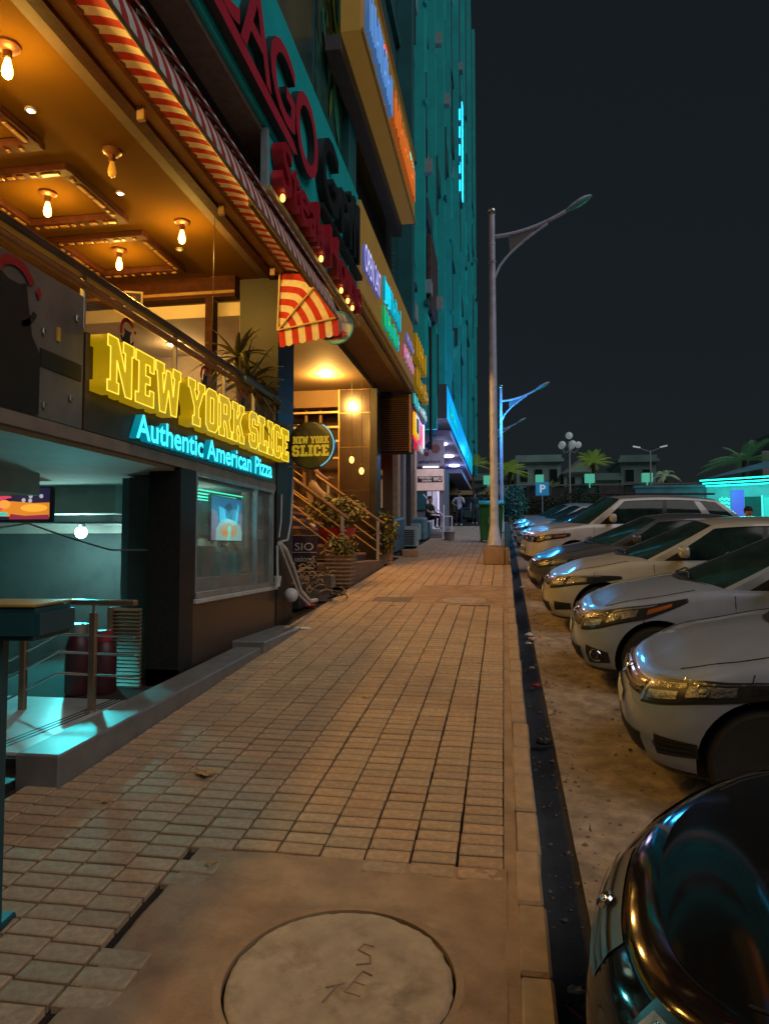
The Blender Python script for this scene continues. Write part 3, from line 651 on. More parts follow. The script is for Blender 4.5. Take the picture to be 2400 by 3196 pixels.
# steel balustrade of the landing
br = empty('steel_balustrade', (-3.1,5.0,.38), 'steel balustrade with flat posts guarding the sunken landing', 'railing')
brn = m('brown_steel', (.30,.20,.13), .35, .7, var=.2)
for (x, z0, z1) in ((-3.08,.38,1.13),(-3.66,.30,.92)): BP(MB().box(x-.028,x+.028,4.98,5.02,z0,z1), 'post', brn, br, bevel=.006)
BP(MB().box(-3.105,-3.055,4.94,5.06,.38,.40), 'foot_plate', MT['steel_dull'], br)
BP(MB().tube([(-3.08,5.0,1.13),(-3.08,5.0,1.19)], .01, 8), 'pin', MT['steel'], br)
BP(MB().obox((-3.09,5.0,1.205), (.36,0,0), (0,.03,0), (0,0,.022)), 'handrail', brn, br, bevel=.008)
for z0 in (.95,.815,.655):
    BP(MB().tube([(-2.74,5.0,z0),(-3.37,5.0,z0+.01),(-3.66,5.0,z0-.14),(-4.1,5.0,z0-.36)], .009, 8), 'rail', MT['steel'], br, smooth=True)
# louvred cupboard
lv = empty('louvre_door', (-3.27,6.0,.3), 'narrow brown louvred door behind the balustrade', 'door')
lvm = m('louvre_brown', (.26,.17,.10), .45, .3, var=.2)
pbox('frame', lvm, -3.43, -3.38, 5.78, 5.84, .3, 1.10, lv)
for k in range(24): BP(MB().obox((-3.25,5.80,.33+k*.0325), (.13,0,0), (0,.018,.010), (0,-.003,.005)), 'slat', lvm, lv)
# gas cylinders
for k, (x, y, s, lb_) in enumerate(((-3.55,5.55,1.,'dark red gas cylinder standing behind the balustrade post'),(-3.36,5.62,.9,'dark gas cylinder beside the louvred door'))):
    t = empty('gas_cylinder', (x, y, .38), lb_, 'gas cylinder')
    MB().lathe([(.085,0),(.105,.03),(.105,.40*s),(.085,.48*s),(.03,.53*s)], n=18).build('body', m('cyl_red', (.06,.012,.016), .45, var=.3), t, smooth=True)
    MB().lathe([(.07,.50*s),(.075,.60*s),(.06,.60*s)], n=12).build('collar', m('cyl_collar', (.30,.02,.03), .4) if k else MT['steel_dull'], t, smooth=True)
    MB().tube([(0,0,.53*s),(0,0,.58*s),(.05,-.02,.60*s)], .012, 8).build('valve', MT['steel'], t)
# television
tv = empty('television', (-4.95,6.6,2.05), 'wall television showing hot food under the shop soffit', 'television')
MB().box(-.50,.40,0,.05,-.165,.20).build('case', MT['black'], tv, bevel=.008)
MB().tube([(-.05,.03,.2),(-.05,.03,.30)], .018, 8).build('bracket', MT['black'], tv)
def blob(poly, mt_, d, name='picture', par=tv):
    me = poly_mesh([poly], .002, mt_); me.transform(wallY(-d)); o = bpy.data.objects.new(name, me); C.objects.link(o); o.parent = par; return o
def ell(cx, cz, rx, rz, n=20): return [(cx+rx*math.cos(6.2832*k/n), cz+rz*math.sin(6.2832*k/n)) for k in range(n)]
e = lambda k, c_, s_=1.: em('tv_'+k, c_, s_)
blob([(-.48,-.14),(.375,-.14),(.375,.185),(-.48,.185)], e('bg', (.012,.012,.04)), .001, 'screen')
blob([(-.48,-.10),(.372,-.115),(.372,.035),(.20,.03),(-.05,.05),(-.48,.06)], e('orange', (.62,.22,.02)), .004)
blob([(-.48,-.02),(-.2,.06),(-.05,.09),(-.12,.13),(-.28,.17),(-.48,.18)], e('hand', (.62,.05,.12)), .0065)
blob([(-.48,-.06),(-.25,-.07),(-.12,-.02),(-.2,.01),(-.48,0)], e('hand', (0,0,0)), .0085)
blob(ell(-.14,.02,.07,.045), e('bread', (.85,.35,.06)), .0105); blob(ell(.20,-.02,.15,.04), e('gold', (.9,.42,.04)), .0085)
blob([(-.08,-.135),(.372,-.135),(.372,-.09),(.1,-.10),(-.06,-.08)], e('dish', (.25,.02,.05)), .0115)
blob([(-.48,-.10),(-.10,-.10),(-.10,-.065),(-.48,-.065)], e('cap', (.03,.55,.50)), .0135); blob([(-.48,-.135),(-.22,-.135),(-.22,-.108),(-.48,-.108)], e('cap', (0,0,0)), .0135)
for a, c_ in ((.10,.13),(.16,.10),(.155,.055),(.28,.10),(.08,.06)): blob(ell(a, c_, .022, .022, 14), e('bokeh', (.35,.38,.45)), .0065)
lamp('screen_glow', (-.05,-.25,.0), .8, (1.,.45,.2), .2, tv)
# floodlight of the entry with its cables
t = empty('flood_light', (-4.86,7.6,1.80), 'blinding round cyan floodlight hanging over the sunken entry', 'floodlight')
MB().ball((0,0,0), .068, 16, 10).build('lamp_globe', em('flood', (.55,.95,1.), 22.), t, smooth='all')
MB().lathe([(.03,.05),(.05,.09),(.02,.12)], n=12).build('holder', MT['black'], t, smooth=True)
lamp('flood_beam', (.02,-.12,-.03), 240, (.0,.74,.80), .06, t, 'SPOT', R(75), (-3.0+4.86, 4.6-7.6-.12, .3-1.8))
lamp('flood_spill', (0,-.15,-.05), 42, (.42,.92,.88), .08, t)
cab = m('cable_grey', (.30,.34,.32), .6, var=.1)
for k, (pts, r, lb_) in enumerate((([(-5.9,6.4,1.82),(-5.2,6.4,1.80),(-4.6,6.3,1.86),(-4.1,6.2,1.72),(-3.6,6.1,1.60),(-3.1,6.0,1.60)], .009, 'sagging grey cable below the floodlight'),
        ([(-6.5,7.9,1.93),(-5.0,7.9,1.90),(-3.2,7.9,1.89)], .010, 'straight greenish cable above the floodlight'), ([(-4.3,7.6,1.80),(-3.9,7.2,1.72),(-3.5,6.6,1.64),(-3.25,6.2,1.58),(-3.1,6.05,1.50)], .028, 'thick grey conduit bending down to the dark pillar'))):
    tag(MB().tube(pts, r, 8).build('cable', cab, smooth=True), lb_, 'cable')
# the teal lectern-like board close to the viewer on the left
t = empty('menu_stand', (-1.95,2.35,gz(2.35)), 'blue green menu stand with a yellow top at the left edge', 'menu stand')
tl = m('stand_teal', (.008,.060,.072), .5, var=.1)
MB().box(-.62,.36,-.02,.30,1.10,1.22).build('desk', tl, t, bevel=.02, seg=2, smooth=True)
o = MB().box(-.62,.345,-.01,.29,1.223,1.235).build('top', m('stand_yellow', (.34,.22,.04), .5, var=.25, scale=3), t, bevel=.003)
MB().box(.11,.19,.05,.11,0,1.10).build('post', tl, t, bevel=.01); MB().box(-.06,.195,-.04,.20,0,.03).build('foot', tl, t, bevel=.008)
t.location = (-2.05,2.35,gz(2.35)); t.rotation_euler = (0,0,R(8))
# ---- shop window
wn = empty('shop_window', (-2.82,7.3,1.15), 'dusty pizza shop window crowded with kitchen things', 'window')
al = m('alu', (.30,.31,.31), .45, .5, var=.15)
BP(MB().box(-2.832,-2.822,6.20,8.42,1.20,2.30), 'pane', MT['pane'], wn)
BP(MB().box(-2.86,-2.77,6.15,8.52,1.105,1.15), 'sill', m('sill_stone', (.42,.42,.40), .6, var=.15), wn, bevel=.006)
BP(MB().box(-2.85,-2.79,6.18,8.46,1.155,1.205), 'frame_rail', al, wn); BP(MB().box(-2.85,-2.80,6.18,8.46,2.295,2.33), 'frame_rail', al, wn)
for y0 in (6.18,7.82,8.40): BP(MB().box(-2.85,-2.80,y0,y0+.035,1.205,2.295), 'frame_stile', al, wn)
kt = empty('kitchen_room', (-3.6,7.3,1.1), 'kitchen behind the shop window with tiled walls and counter', 'kitchen')
pbox('wall', m('kit_wall', (.10,.22,.24), .5, var=.2), -3.55, -3.45, 6.2, 8.5, .3, 2.28, kt); pbox('end_wall', m('kit_end', (.16,.22,.22), .5, var=.3, scale=4), -3.45, -2.95, 8.42, 8.5, .3, 2.28, kt)
pbox('near_wall', m('kit_near', (.08,.09,.09), .5), -3.45, -3.11, 6.15, 6.2, .3, 2.28, kt); pbox('counter', m('kit_counter', (.24,.24,.22), .4, .2, var=.3), -3.44, -2.95, 6.2, 8.4, .9, 1.32, kt)
pbox('ceiling_board', m('kit_ceiling', (.1,.11,.11), .7), -3.45, -2.86, 6.2, 8.45, 2.26, 2.285, kt)
rr = random.Random(4)
cols = [(.30,.27,.22),(.16,.30,.30),(.10,.12,.12),(.34,.33,.30),(.04,.28,.28),(.22,.18,.14)]
ktn = ['steel pot','carton','tray stack','food tin','plastic tub','paper sack']
for k in range(14):
    y0 = 6.3+.148*k; h = rr.uniform(.12,.42); w_ = rr.uniform(.08,.13); x0 = rr.uniform(-3.22,-3.08); c_ = cols[k % 6]
    mt_ = m('kit%d' % (k % 6), c_, .45, .2, var=.3, scale=8)
    b = MB()
    if k % 3 == 0: b.lathe([(w_*.8,0),(w_,.02),(w_,h),(w_*1.08,h+.01),(w_*.9,h+.012)], n=16)
    elif k % 3 == 1: b.box(-w_,w_,-w_*.9,w_*.9,0,h).box(-w_*1.03,w_*1.03,-w_*.93,w_*.93,h*.8,h*.83)
    else: b.lathe([(w_*.7,0),(w_*.95,h*.3),(w_*.95,h*.8),(w_*.4,h),(w_*.4,h*1.1)], n=14)
    o = b.build(['steel_pot','carton','jar'][k % 3], mt_, smooth=True, loc=(x0, y0, 1.32))
    tag(o, ['round dented steel pot','plain cardboard carton','shouldered storage jar'][k % 3]+', number %s from the left on the window counter' % ['one','two','three','four','five','six','seven','eight','nine','ten','eleven','twelve','thirteen','fourteen'][k], ['pot','carton','jar'][k % 3], 'kitchen things on the window counter')
t = empty('kitchen_poster', (-2.96,7.33,1.70), 'lit poster of a cook behind a pizza in the shop window', 'poster')
def pblob(poly, mt_, d, name='print'):
    me = poly_mesh([poly], .002, mt_); me.transform(wallX(d)); o = bpy.data.objects.new(name, me); C.objects.link(o); o.parent = t
MB().box(-.03,0,-.44,.44,-.01,.47).build('backing', MT['black'], t)
p_ = lambda k, c_: em('poster_'+k, c_, .9)
pblob([(-.43,0),(.43,0),(.43,.46),(-.43,.46)], p_('bg', (.01,.16,.34)), .001)
pblob([(-.43,0),(-.26,0),(-.24,.18),(-.3,.3),(-.43,.32)], p_('arm', (.20,.18,.26)), .004); pblob([(.3,0),(.43,0),(.43,.3),(.34,.32)], p_('arm', (0,0,0)), .004)
pblob([(-.22,.2),(-.05,.14),(.02,.22),(-.02,.33),(-.24,.36)], p_('sleeve', (.04,.55,.75)), .0045); pblob([(-.06,.24),(.12,.22),(.16,.34),(.05,.42),(-.08,.36)], p_('dark', (.005,.06,.12)), .0045)
pblob([(.18,.12),(.24,.12),(.34,.38),(.29,.42)], p_('sleeve', (0,0,0)), .0065)
pblob([(-.33,0),(.40,0),(.42,.08),(.36,.17),(.2,.22),(0,.235),(-.2,.21),(-.32,.12)], p_('pie', (.30,.55,.50)), .0085)
pblob(ell(.02,.11,.24,.085), p_('pie2', (.55,.38,.20)), .0105); pblob([(-.16,.06),(.16,.06),(.16,.10),(-.16,.10)], p_('pie3', (.75,.28,.04)), .0125); pblob([(-.02,.0),(.06,.0),(.08,.15),(.0,.16)], p_('pie4', (.25,.75,.60)), .0145)
lamp('poster_glow', (.12,0,.25), 2.6, (.1,.75,1.), .15, t)
tag(MB().lathe([(.05,0),(.05,.66),(.06,.66),(.06,.68)], n=14, o=(-2.95,7.86,1.62)).build('inner_pole', m('pole_beige', (.40,.28,.20), .6, var=.15), smooth=True), 'beige round pole standing behind the shop window', 'pole')
tag(MB().lathe([(.14,0),(.14,.10),(.10,.13)], n=4, o=(-2.98,8.15,1.72)).box(-3.08,-2.92,8.05,8.30,1.86,2.02).build('wall_socket_box', m('sockbox', (.26,.22,.18), .6), bevel=.004), 'beige electrical box inside the right of the shop window', 'electrical box')
g_ = em('reflection_green', (.04,.95,.55), 2.0)  # glowing strips stand for the lit shop's reflection in the window
for k in range(4):
    o = MB().tube([(-3.0-.10*k,6.25,2.20-.02*k),(-2.96-.08*k,7.78,2.205-.02*k)], .007, 6).build('reflection_strip', g_); tag(o, 'green strip for a reflection, under the kitchen ceiling, %s from the window' % ['first','second','third','fourth'][k], 'reflection strip', 'green reflection strips in the kitchen')
lamp('reflection_fill', (-3.4,7.0,2.1), 6, (.05,.9,.75), .3, kt).location = (-3.15+3.6, 7.0-7.3, 2.1-1.1)  # added fill lamp in the reflection's green
lamp('kitchen_light', (.45,-.2,1.0), 11, (.9,.8,.6), .25, kt)
# small cup on the sill, pipes and cables on the column
t = empty('paper_cup', (-2.70,8.30,1.155), 'pale paper cup hanging at the right end of the window sill', 'cup'); MB().lathe([(.028,0),(.045,.12),(.048,.125),(.04,.12),(.026,.02)], n=14).build('cup', m('cup', (.55,.58,.55), .6), t, smooth=True)
wcab = m('cable_white', (.42,.42,.40), .6, var=.15)
for k, (pts, r, lb_) in enumerate((([(-2.76,9.1,3.0),(-2.76,9.08,2.4),(-2.74,8.95,1.95),(-2.72,8.75,1.72),(-2.72,8.5,1.70)], .014, 'white cable looping down the black column'),
       ([(-2.73,8.45,1.68),(-2.70,8.6,1.6),(-2.70,8.95,1.35),(-2.68,9.2,1.05),(-2.66,9.6,.88),(-2.7,10.1,.86)], .03, 'thick grey conduit running down from the window to the rubble'),
       ([(-2.73,8.45,1.66),(-2.70,8.75,1.35),(-2.67,9.1,1.0),(-2.64,9.5,.84)], .018, 'thinner grey conduit beside the thick one'),
       ([(-2.76,8.45,1.65),(-2.75,8.44,1.3),(-2.74,8.43,1.14)], .014, 'short vertical white pipe at the window corner'),
       ([(-2.77,8.65,2.3),(-2.76,8.6,1.95),(-2.76,8.52,1.75)], .010, 'thin white cable at the top of the black column'))):
    tag(MB().tube(pts, r, 8).build('cable', wcab, smooth=True), lb_, 'cable')
# ================================================================== awning (quarter barrel)
AX, AZ, AR = -2.76, 4.33, .775
aw = empty('striped_awning', (AX,3,AZ), 'red and white striped barrel awning along the terrace', 'awning')
def ap(a, r=AR): return AX+r*math.cos(R(a)), AZ+r*math.sin(R(a))
b = MB(); y0, y1, sw = -3.0, 8.42, .0865; n = int((y1-y0)/sw)
for k in range(n):
    b.mi = k % 2
    def fn(u, v, k=k):
        a = 9+81*v; x, z = ap(a, AR+.012*math.sin(math.pi*u)*math.sin(math.pi*v)); return (x, y0+(k+u)*sw, z)
    b.grid(fn, 2, 12)
BP(b, 'canopy', [MT['red_cloth'], MT['white_cloth']], aw, smooth='all', fix=False)
BP(MB().tube([(ap(8.3)[0],y0,ap(8.3)[1]),(ap(8.3)[0],y1,ap(8.3)[1])], .016, 8), 'front_bar', m('bar_brown', (.25,.17,.10), .4, .4, var=.2), aw, smooth=True)
# scalloped tongues along the brow
b = MB(); tw_ = .0865
for k in range(int((y1-y0)/tw_)):
    b.mi = k % 2
    def fn(u, v, k=k):
        half = math.sqrt(max(0, 1-(2*u-1)**2)); a = 47-(9+12*half)*v; x, z = ap(a, AR+.03+.022*math.sin(math.pi*u)+.015*v); return (x, y0+(k+u)*tw_, z)
    b.grid(fn, 6, 4)
BP(b, 'valance', [MT['red_cloth'], MT['white_cloth']], aw, smooth='all', fix=False)
# striped end fan with two ribs, hem below
b = MB(); nb = 9
for k in range(nb):
    b.mi = (k+1) % 2; r0, r1 = AR*(k/nb), AR*((k+1)/nb)
    def fn(u, v, r0=r0, r1=r1):
        r = r0+(r1-r0)*v; a = 90-81*u; seg = 1-.06*abs(math.sin(R(a)*3)) ; x, z = ap(a, r*seg); return (x, 8.42, z)
    b.grid(fn, 16, 2)
BP(b, 'end_cloth', [MT['white_cloth'], MT['red_cloth']], aw, fix=False)
b = MB()
for k in range(nb):
    b.mi = (k+1) % 2; r0, r1 = AR*(k/nb), AR*((k+1)/nb)
    def fn(u, v, r0=r0, r1=r1):
        x0_, z0_ = ap(9, r0+(r1-r0)*u); return (x0_+.02*v, 8.425, z0_-.20*v-.02*math.sin(u*math.pi)*v)
    b.grid(fn, 3, 2)
BP(b, 'end_hem', [MT['white_cloth'], MT['red_cloth']], aw, fix=False)
for a in (9,48,88): BP(MB().tube([(AX,8.40,AZ),(ap(a)[0],8.40,ap(a)[1])], .012, 8), 'rib', m('rib_cream', (.55,.42,.26), .5), aw, smooth=True)
for y_ in (5.0,6.6,8.2,3.4,1.8): BP(MB().obox((-2.76,y_,5.0), (.03,0,0), (0,.02,0), (0,0,.05)), 'bracket', m('bar_brown',(0,0,0)), aw)
# disc sign at the end of the awning
t = empty('disc_sign', (-2.03,8.50,4.36), 'round white disc reading Steak House at the awning end', 'sign')
MB().lathe([(.21,0),(.21,.03)], ax='Y', n=32).build('disc', m('disc_white', (.5,.47,.42), .5), t)
me = poly_mesh([ring(0, .02, .10, .17, 215, 325)], .004, m('letter_red',(0,0,0))); me.transform(wallY(-.001)); o = bpy.data.objects.new('band', me); C.objects.link(o); o.parent = t
put_text('Steak House', 'letter', MT['letter_black'], t, -.17, .15, -.155, -.085, wallY(-.002), .006)
me = poly_mesh([ring(0, 0, .19, .208, 0, 359.5, 40)], .004, m('teal_panel',(0,0,0))); me.transform(wallY(-.002)); o = bpy.data.objects.new('rim', me); C.objects.link(o); o.parent = t
# ================================================================== signs over the terrace
SX = -2.2
cg = empty('grill_sign', (SX,5,5.65), 'teal sign board with big red CHICAGO and black Grill lettering', 'sign')
BP(MB().box(SX-.07,SX,-5,10.62,5.65,7.11), 'board', MT['teal_panel'], cg, bevel=.004)
lt_ = [('O',6.98,7.88),('G',6.16,6.96),('A',5.40,6.20),('C',4.62,5.38),('I',4.28,4.5),('H',3.4,4.2)]
for ch, a, c_ in lt_:
    L_ = put_text(ch, 'letter', MT['letter_red'], cg, a, c_, 5.86 if ch != 'O' else 5.76, 6.62, wallX(SX), .08, .01, bold=.01); at_world(L_, cg); two_tone(L_, MT['letter_red'], MT['letter_black'])
me = poly_mesh([[(2.2,6.4),(2.5,5.85),(3.2,5.75),(6.9,5.70),(7.05,5.76),(6.9,5.82),(3.4,5.88),(2.8,6.0),(2.5,6.5)]], .08, MT['letter_red']); me.transform(wallX(SX+.01))
o = bpy.data.objects.new('letter', me); C.objects.link(o); at_world([o], cg); two_tone([o], MT['letter_red'], MT['letter_black'])
L_ = put_text('Grill', 'letter', MT['letter_black'], cg, 8.02, 10.25, 5.84, 6.72, wallX(SX), .10, .01, bold=.006); at_world(L_, cg)
for k in range(4): BP(MB().box(SX,SX+.1,8.1+.62*k,8.62+.62*k,5.70,5.765), 'dash', MT['letter_black'], cg)
sh = empty('steak_sign', (SX,8,5.06), 'chunky dark red Steak House letters on a teal strip under the grill sign', 'sign')
BP(MB().box(SX-.05,SX,6.36,10.45,5.05,5.60), 'board', MT['teal_panel'], sh); BP(MB().box(SX-.05,SX+.012,6.30,6.36,5.05,5.62), 'edge_strip', m('edge_grey', (.25,.33,.36), .5), sh)
L_ = put_text('Steak House', 'letter', m('letter_red2', (.42,.015,.03), .3, var=.1), sh, 6.42, 10.30, 5.08, 5.60, wallX(SX), .12, .01, bold=.02); at_world(L_, sh)
BP(MB().box(SX-.06,SX+.06,6.28,10.5,4.99,5.045), 'bottom_rail', m('rail_yellow', (.46,.34,.13), .5, var=.15), sh, bevel=.005)
BP(MB().box(SX-.16,SX-.06,6.28,10.5,4.86,4.985), 'under_beam', MT['brown_wall'], sh)
for y_ in (6.52,8.0,9.05,9.45,9.75):
    BP(MB().ball((SX+.10,y_,5.03), .028, 10, 6, 1,1,1.5), 'sign_bulb', em('amber_bulb', (1.,.6,.15), 2.), sh, smooth='all')
# ================================================================== portico with stairs (next shop)
po = empty('stair_portico', (-4,13,1.2), 'warmly lit portico with granite pillar beneath the yellow sign', 'portico')
be = m('beige_soffit', (.13,.085,.04), .8, var=.06)
pbox('ceiling', be, -9, -2.95, 9.25, 16.4, 5.30, 5.5, po)
pbox('outer_soffit', m('soffit_tan', (.17,.11,.045), .7, var=.12), -2.94, -2.36, 10.66, 17.0, 5.44, 5.50, po)
pbox('edge_beam', MT['brown_wall'], -2.36, -2.24, 10.66, 17.1, 5.38, 5.53, po); pbox('edge_gutter', m('gutter_gold', (.34,.22,.09), .5, var=.2), -2.24, -2.18, 10.66, 17.15, 5.42, 5.46, po)
gb = MT['granite_brown']
zs = (1.2,2.0,2.95,3.95,4.75,5.3)
for a, c_ in zip(zs, zs[1:]): pbox('granite_tile', gb, -3.74, -3.02, 16.0, 16.4, a+.006, c_-.006, po)
pbox('tile_joint', m('brass', (.45,.30,.12), .4, .6), -3.73, -3.03, 16.01, 16.39, 1.2, 5.3, po); pbox('corner_trim', m('brass',(0,0,0)), -3.765, -3.742, 15.98, 16.0, 1.3, 5.3, po)
pbox('dark_pier', MT['granite'], -3.01, -2.86, 16.0, 16.5, 1.2, 5.3, po)
pbox('back_wall', be, -9, -3.0, 19.2, 19.4, 1.2, 5.3, po); pbox('inner_lintel', be, -9, -3.75, 16.0, 16.3, 4.9, 5.3, po)
pbox('hall_floor', MT['plaster'], -9, -3.75, 16.4, 19.2, 1.2, 1.35, po)
for k in range(3): BP(MB().obox((-5.0+.55*k,17.6,4.15), (.85,0,-.75), (0,.3,0), (.03,0,.04)), 'stringer', be, po)
for k, (z0, x0) in enumerate(((4.45,-4.4),(4.12,-4.15),(3.72,-4.0),(4.8,-5.2))): BP(MB().box(x0-.7,-3.76,16.1,16.16,z0-.022,z0+.022), 'inner_rail', m('rail_gold', (.5,.36,.16), .4, .3), po)
for k, x0 in enumerate((-4.25,-4.6)): BP(MB().box(x0-.03,x0+.03,16.2,16.26,3.6,4.9), 'inner_post', be, po)
pbox('red_board', m('board_red', (.5,.05,.05), .5), -5.6, -4.75, 18.2, 18.25, 4.0, 4.35, po); pbox('dark_board', MT['black'], -4.6, -3.8, 18.2, 18.25, 4.1, 4.36, po)
L_ = put_text('AAC', 'letter', MT['letter_black'], po, -5.35, -4.9, 4.05, 4.3, wallY(18.2), .01, .002, bold=.02); at_world(L_, po)
L_ = put_text('FOOT', 'letter', MT['white_paint'], po, -4.5, -3.9, 4.14, 4.32, wallY(18.2), .01, .002, bold=.02); at_world(L_, po)
plm = m('plinth_brown', (.14,.085,.055), .6, var=.25, scale=5)
BP(MB().box(-6,-2.72,12.85,16.2,.9,1.345), 'plinth', plm, po, bevel=.01)
BP(MB().box(-6,-3.14,12.3,12.85,.8,1.20), 'plinth_wing', m('plinth_dark', (.03,.022,.022), .6, var=.2), po, bevel=.01)
# stair flight going up to the left
sf = empty('stair_flight', (-3,14.5,1.35), 'open stair flight with dark treads climbing to the left', 'stairs')
tr = m('tread', (.30,.15,.11), .5, var=.2); ris = m('riser', (.05,.03,.04), .6)
for k in range(15):
    BP(MB().box(-3.06-.24*(k+1)-.03,-3.06-.24*k,13.05,15.75,1.345+.17*(k+1)-.05,1.345+.17*(k+1)), 'tread', tr, sf, bevel=.006)
    BP(MB().box(-3.06-.24*k-.03,-3.06-.24*k-.01,13.08,15.72,1.345+.17*k,1.345+.17*(k+1)-.052), 'riser', ris, sf)
def stair_rail(y, x0, z0, lb_):
    t = empty('stair_rail', (x0, y, 1.345), lb_, 'railing', 'railings of the stair flight')
    sl = .72; yy = m('rail_olive', (.42,.27,.07), .4, .4, var=.2)
    def P(d, h): return (x0-d, y, z0+sl*d+h)
    BP(MB().tube([P(-.12,.0),P(3.2,.0)], .038, 10), 'handrail', m('rail_dark_brown', (.16,.09,.045), .35, .2, var=.2), t, smooth=True)
    for h in (-.26,-.50,-.72): BP(MB().tube([P(-.08,h),P(3.2,h)], .013, 8), 'rail', yy, t, smooth=True)
    for d in (0,1.15,2.3): BP(MB().obox((x0-d,y,(1.345+.70*d+z0+sl*d)/2), (.032,0,0), (0,.032,0), (0,0,(z0+sl*d-1.345-.70*d)/2)), 'newel', m('newel_grey', (.26,.25,.27), .5, .2, var=.15), t, bevel=.005)
stair_rail(13.0, -2.98, 2.24, 'near stair railing that ends behind the corrugated planter'); stair_rail(15.8, -2.80, 2.25, 'far stair railing that ends by the brown granite pillar')
pbox('pink_glow_post', m('pink', (.6,.10,.26), .5, emit=(.5,.05,.2), es=.25), -3.86, -3.79, 12.2, 12.26, 1.75, 2.75, sf)  # magenta light on the post put into its colour and glow
# portico downlights
for k, (x, y, lb_) in enumerate(((-3.72,14.6,'bright round downlight in the portico ceiling'),(-3.6,11.2,'portico downlight nearer the black column'),(-5.2,13.0,'portico downlight deep inside above the stairs'))):
    t = empty('portico_downlight', (x, y, 5.30), lb_, 'downlight', 'downlights of the portico')
    MB().lathe([(.12,0),(.12,-.015),(.10,-.018)], n=20).build('ring', m('ring_gold', (.6,.4,.2), .4), t, smooth=True)
    MB().lathe([(.095,-.0185),(.08,-.026)], n=20).build('lens', em('warm_lens2', (1.,.68,.28), 10.), t)
    lamp('downlight_lamp', (0,0,-.12), (360,230,50)[k], (1.,.50,.11), .09, t)
# hung bulbs near the pillar
for k, (x, z) in enumerate(((-3.28,3.55),(-3.06,3.30))):
    t = empty('pendant_bulb', (x, 15.2, z), ['higher warm pendant bulb in front of the granite pillar','lower warm pendant bulb in front of the granite pillar'][k], 'pendant bulb', 'pendant bulbs by the pillar')
    MB().tube([(0,0,.14),(0,0,5.30-z)], .006, 5).build('cord', MT['black'], t); MB().lathe([(.02,.08),(.03,.13),(.015,.16)], n=10).build('cap', cop, t, smooth=True)
    MB().ball((0,0,0), .055, 12, 8, 1,1,1.4).build('bulb', em('pendant_glow', (1.,.55,.12), 3.), t, smooth='all')
# round NEW YORK SLICE sign on the column
t = empty('round_sign', (-2.46,8.9,2.955), 'round dark sign reading NEW YORK SLICE jutting out from the column', 'sign')
MB().lathe([(.30,0),(.312,.01),(.312,.10),(.30,.11)], ax='Y', n=44).build('drum', m('drum', (.045,.04,.012), .25, var=.2), t, smooth=True)
gy = em('gold_letters', (.50,.34,.02), .55)
slab_text('NEW YORK', gy, t, -.24, .24, .02, .112, wallY(0), depth=.014, offset=.002); slab_text('SLICE', gy, t, -.25, .24, -.147, .0, wallY(0), depth=.014, offset=.002)
me = poly_mesh([ring(0, 0, .298, .311, -65, 60, 24)], .006, em('rim_blue', (.10,.55,.85), .8)); me.transform(wallY(-.001)); o = bpy.data.objects.new('lit_rim', me); C.objects.link(o); o.parent = t
MB().tube([(-.1,.06,-.27),(-.36,.06,-.27)], .014, 8).build('bracket', MT['steel_dull'], t); MB().tube([(-.1,.06,.27),(-.36,.06,.27)], .014, 8).build('bracket', MT['steel_dull'], t)
# dark notice board with pale lettering by the column foot
t = empty('notice_board', (-3.12,10.95,1.16), 'dark notice board with pale lettering half hidden by the column', 'notice board')
MB().box(-.40,.20,0,.04,.10,.66).build('board', m('board_plum', (.045,.022,.04), .5), t, bevel=.005)
put_text('SIO', 'letter', m('pale', (.55,.5,.42), .6), t, -.16, .14, .42, .54, wallY(0), .006, .002); put_text('usion S', 'letter', m('pale',(0,0,0)), t, -.16, .17, .24, .33, wallY(0), .006, .002); MB().box(-.2,.2,-.006,0,.385,.395).build('rule', m('pale',(0,0,0)), t)
# planters and bushes
def leaf_cloud(par, name, c, rx, ry, rz, n, mt_, s, seed, stems=True):
    rr = random.Random(seed); b = MB(); c = Vector(c)
    for k in range(n):
        a = rr.uniform(0, 6.283); el = math.asin(rr.uniform(-1, 1)); q = rr.uniform(.25, 1)**.5*(1+.25*noise.noise(Vector((a*2, el*3, seed))))
        p = c+Vector((rx*q*math.cos(a)*math.cos(el), ry*q*math.sin(a)*math.cos(el), rz*q*math.sin(el)))
        d = Vector((rr.uniform(-1,1), rr.uniform(-1,1), rr.uniform(-.6,.9))).normalized(); u = d.cross(Vector((rr.uniform(-1,1),rr.uniform(-1,1),1))).normalized()
        L_ = s*rr.uniform(.6,1.3); w_ = L_*.30
        b.add([p, p+d*L_*.5+u*w_-Vector((0,0,.12*L_)), p+d*L_-Vector((0,0,.3*L_)), p+d*L_*.5-u*w_-Vector((0,0,.12*L_)), p+d*L_*.5], [(0,1,4),(1,2,4),(2,3,4),(3,0,4)])
    return b.build(name, mt_, par, fix=False)
lfw = m('leaf_warm', (.15,.13,.022), .5, var=.45, scale=14)
t = empty('corrugated_planter', (-2.86,12.36,gz(12.36)), 'corrugated brown square planter with a small bush on the pavement', 'planter')
b = MB(); prof = []
for k in range(7): prof += [(.27+.010*k,.04+.07*k),(.285+.010*k,.06+.07*k),(.27+.010*k,.095+.07*k)]
prof = [(.25,0),(.25,.04)]+prof+[(.345,.535),(.355,.56),(.30,.56),(.29,.50)]
b.lathe([(r*.98, h) for r, h in prof], n=4); b.v = [((x+y)*.72, (y-x)*.72, z) for x, y, z in b.v]
b.build('box', MT['pot'], t, bevel=.004); MB().box(-.19,.19,-.19,.19,.46,.50).build('soil', MT['paver_bed'], t)
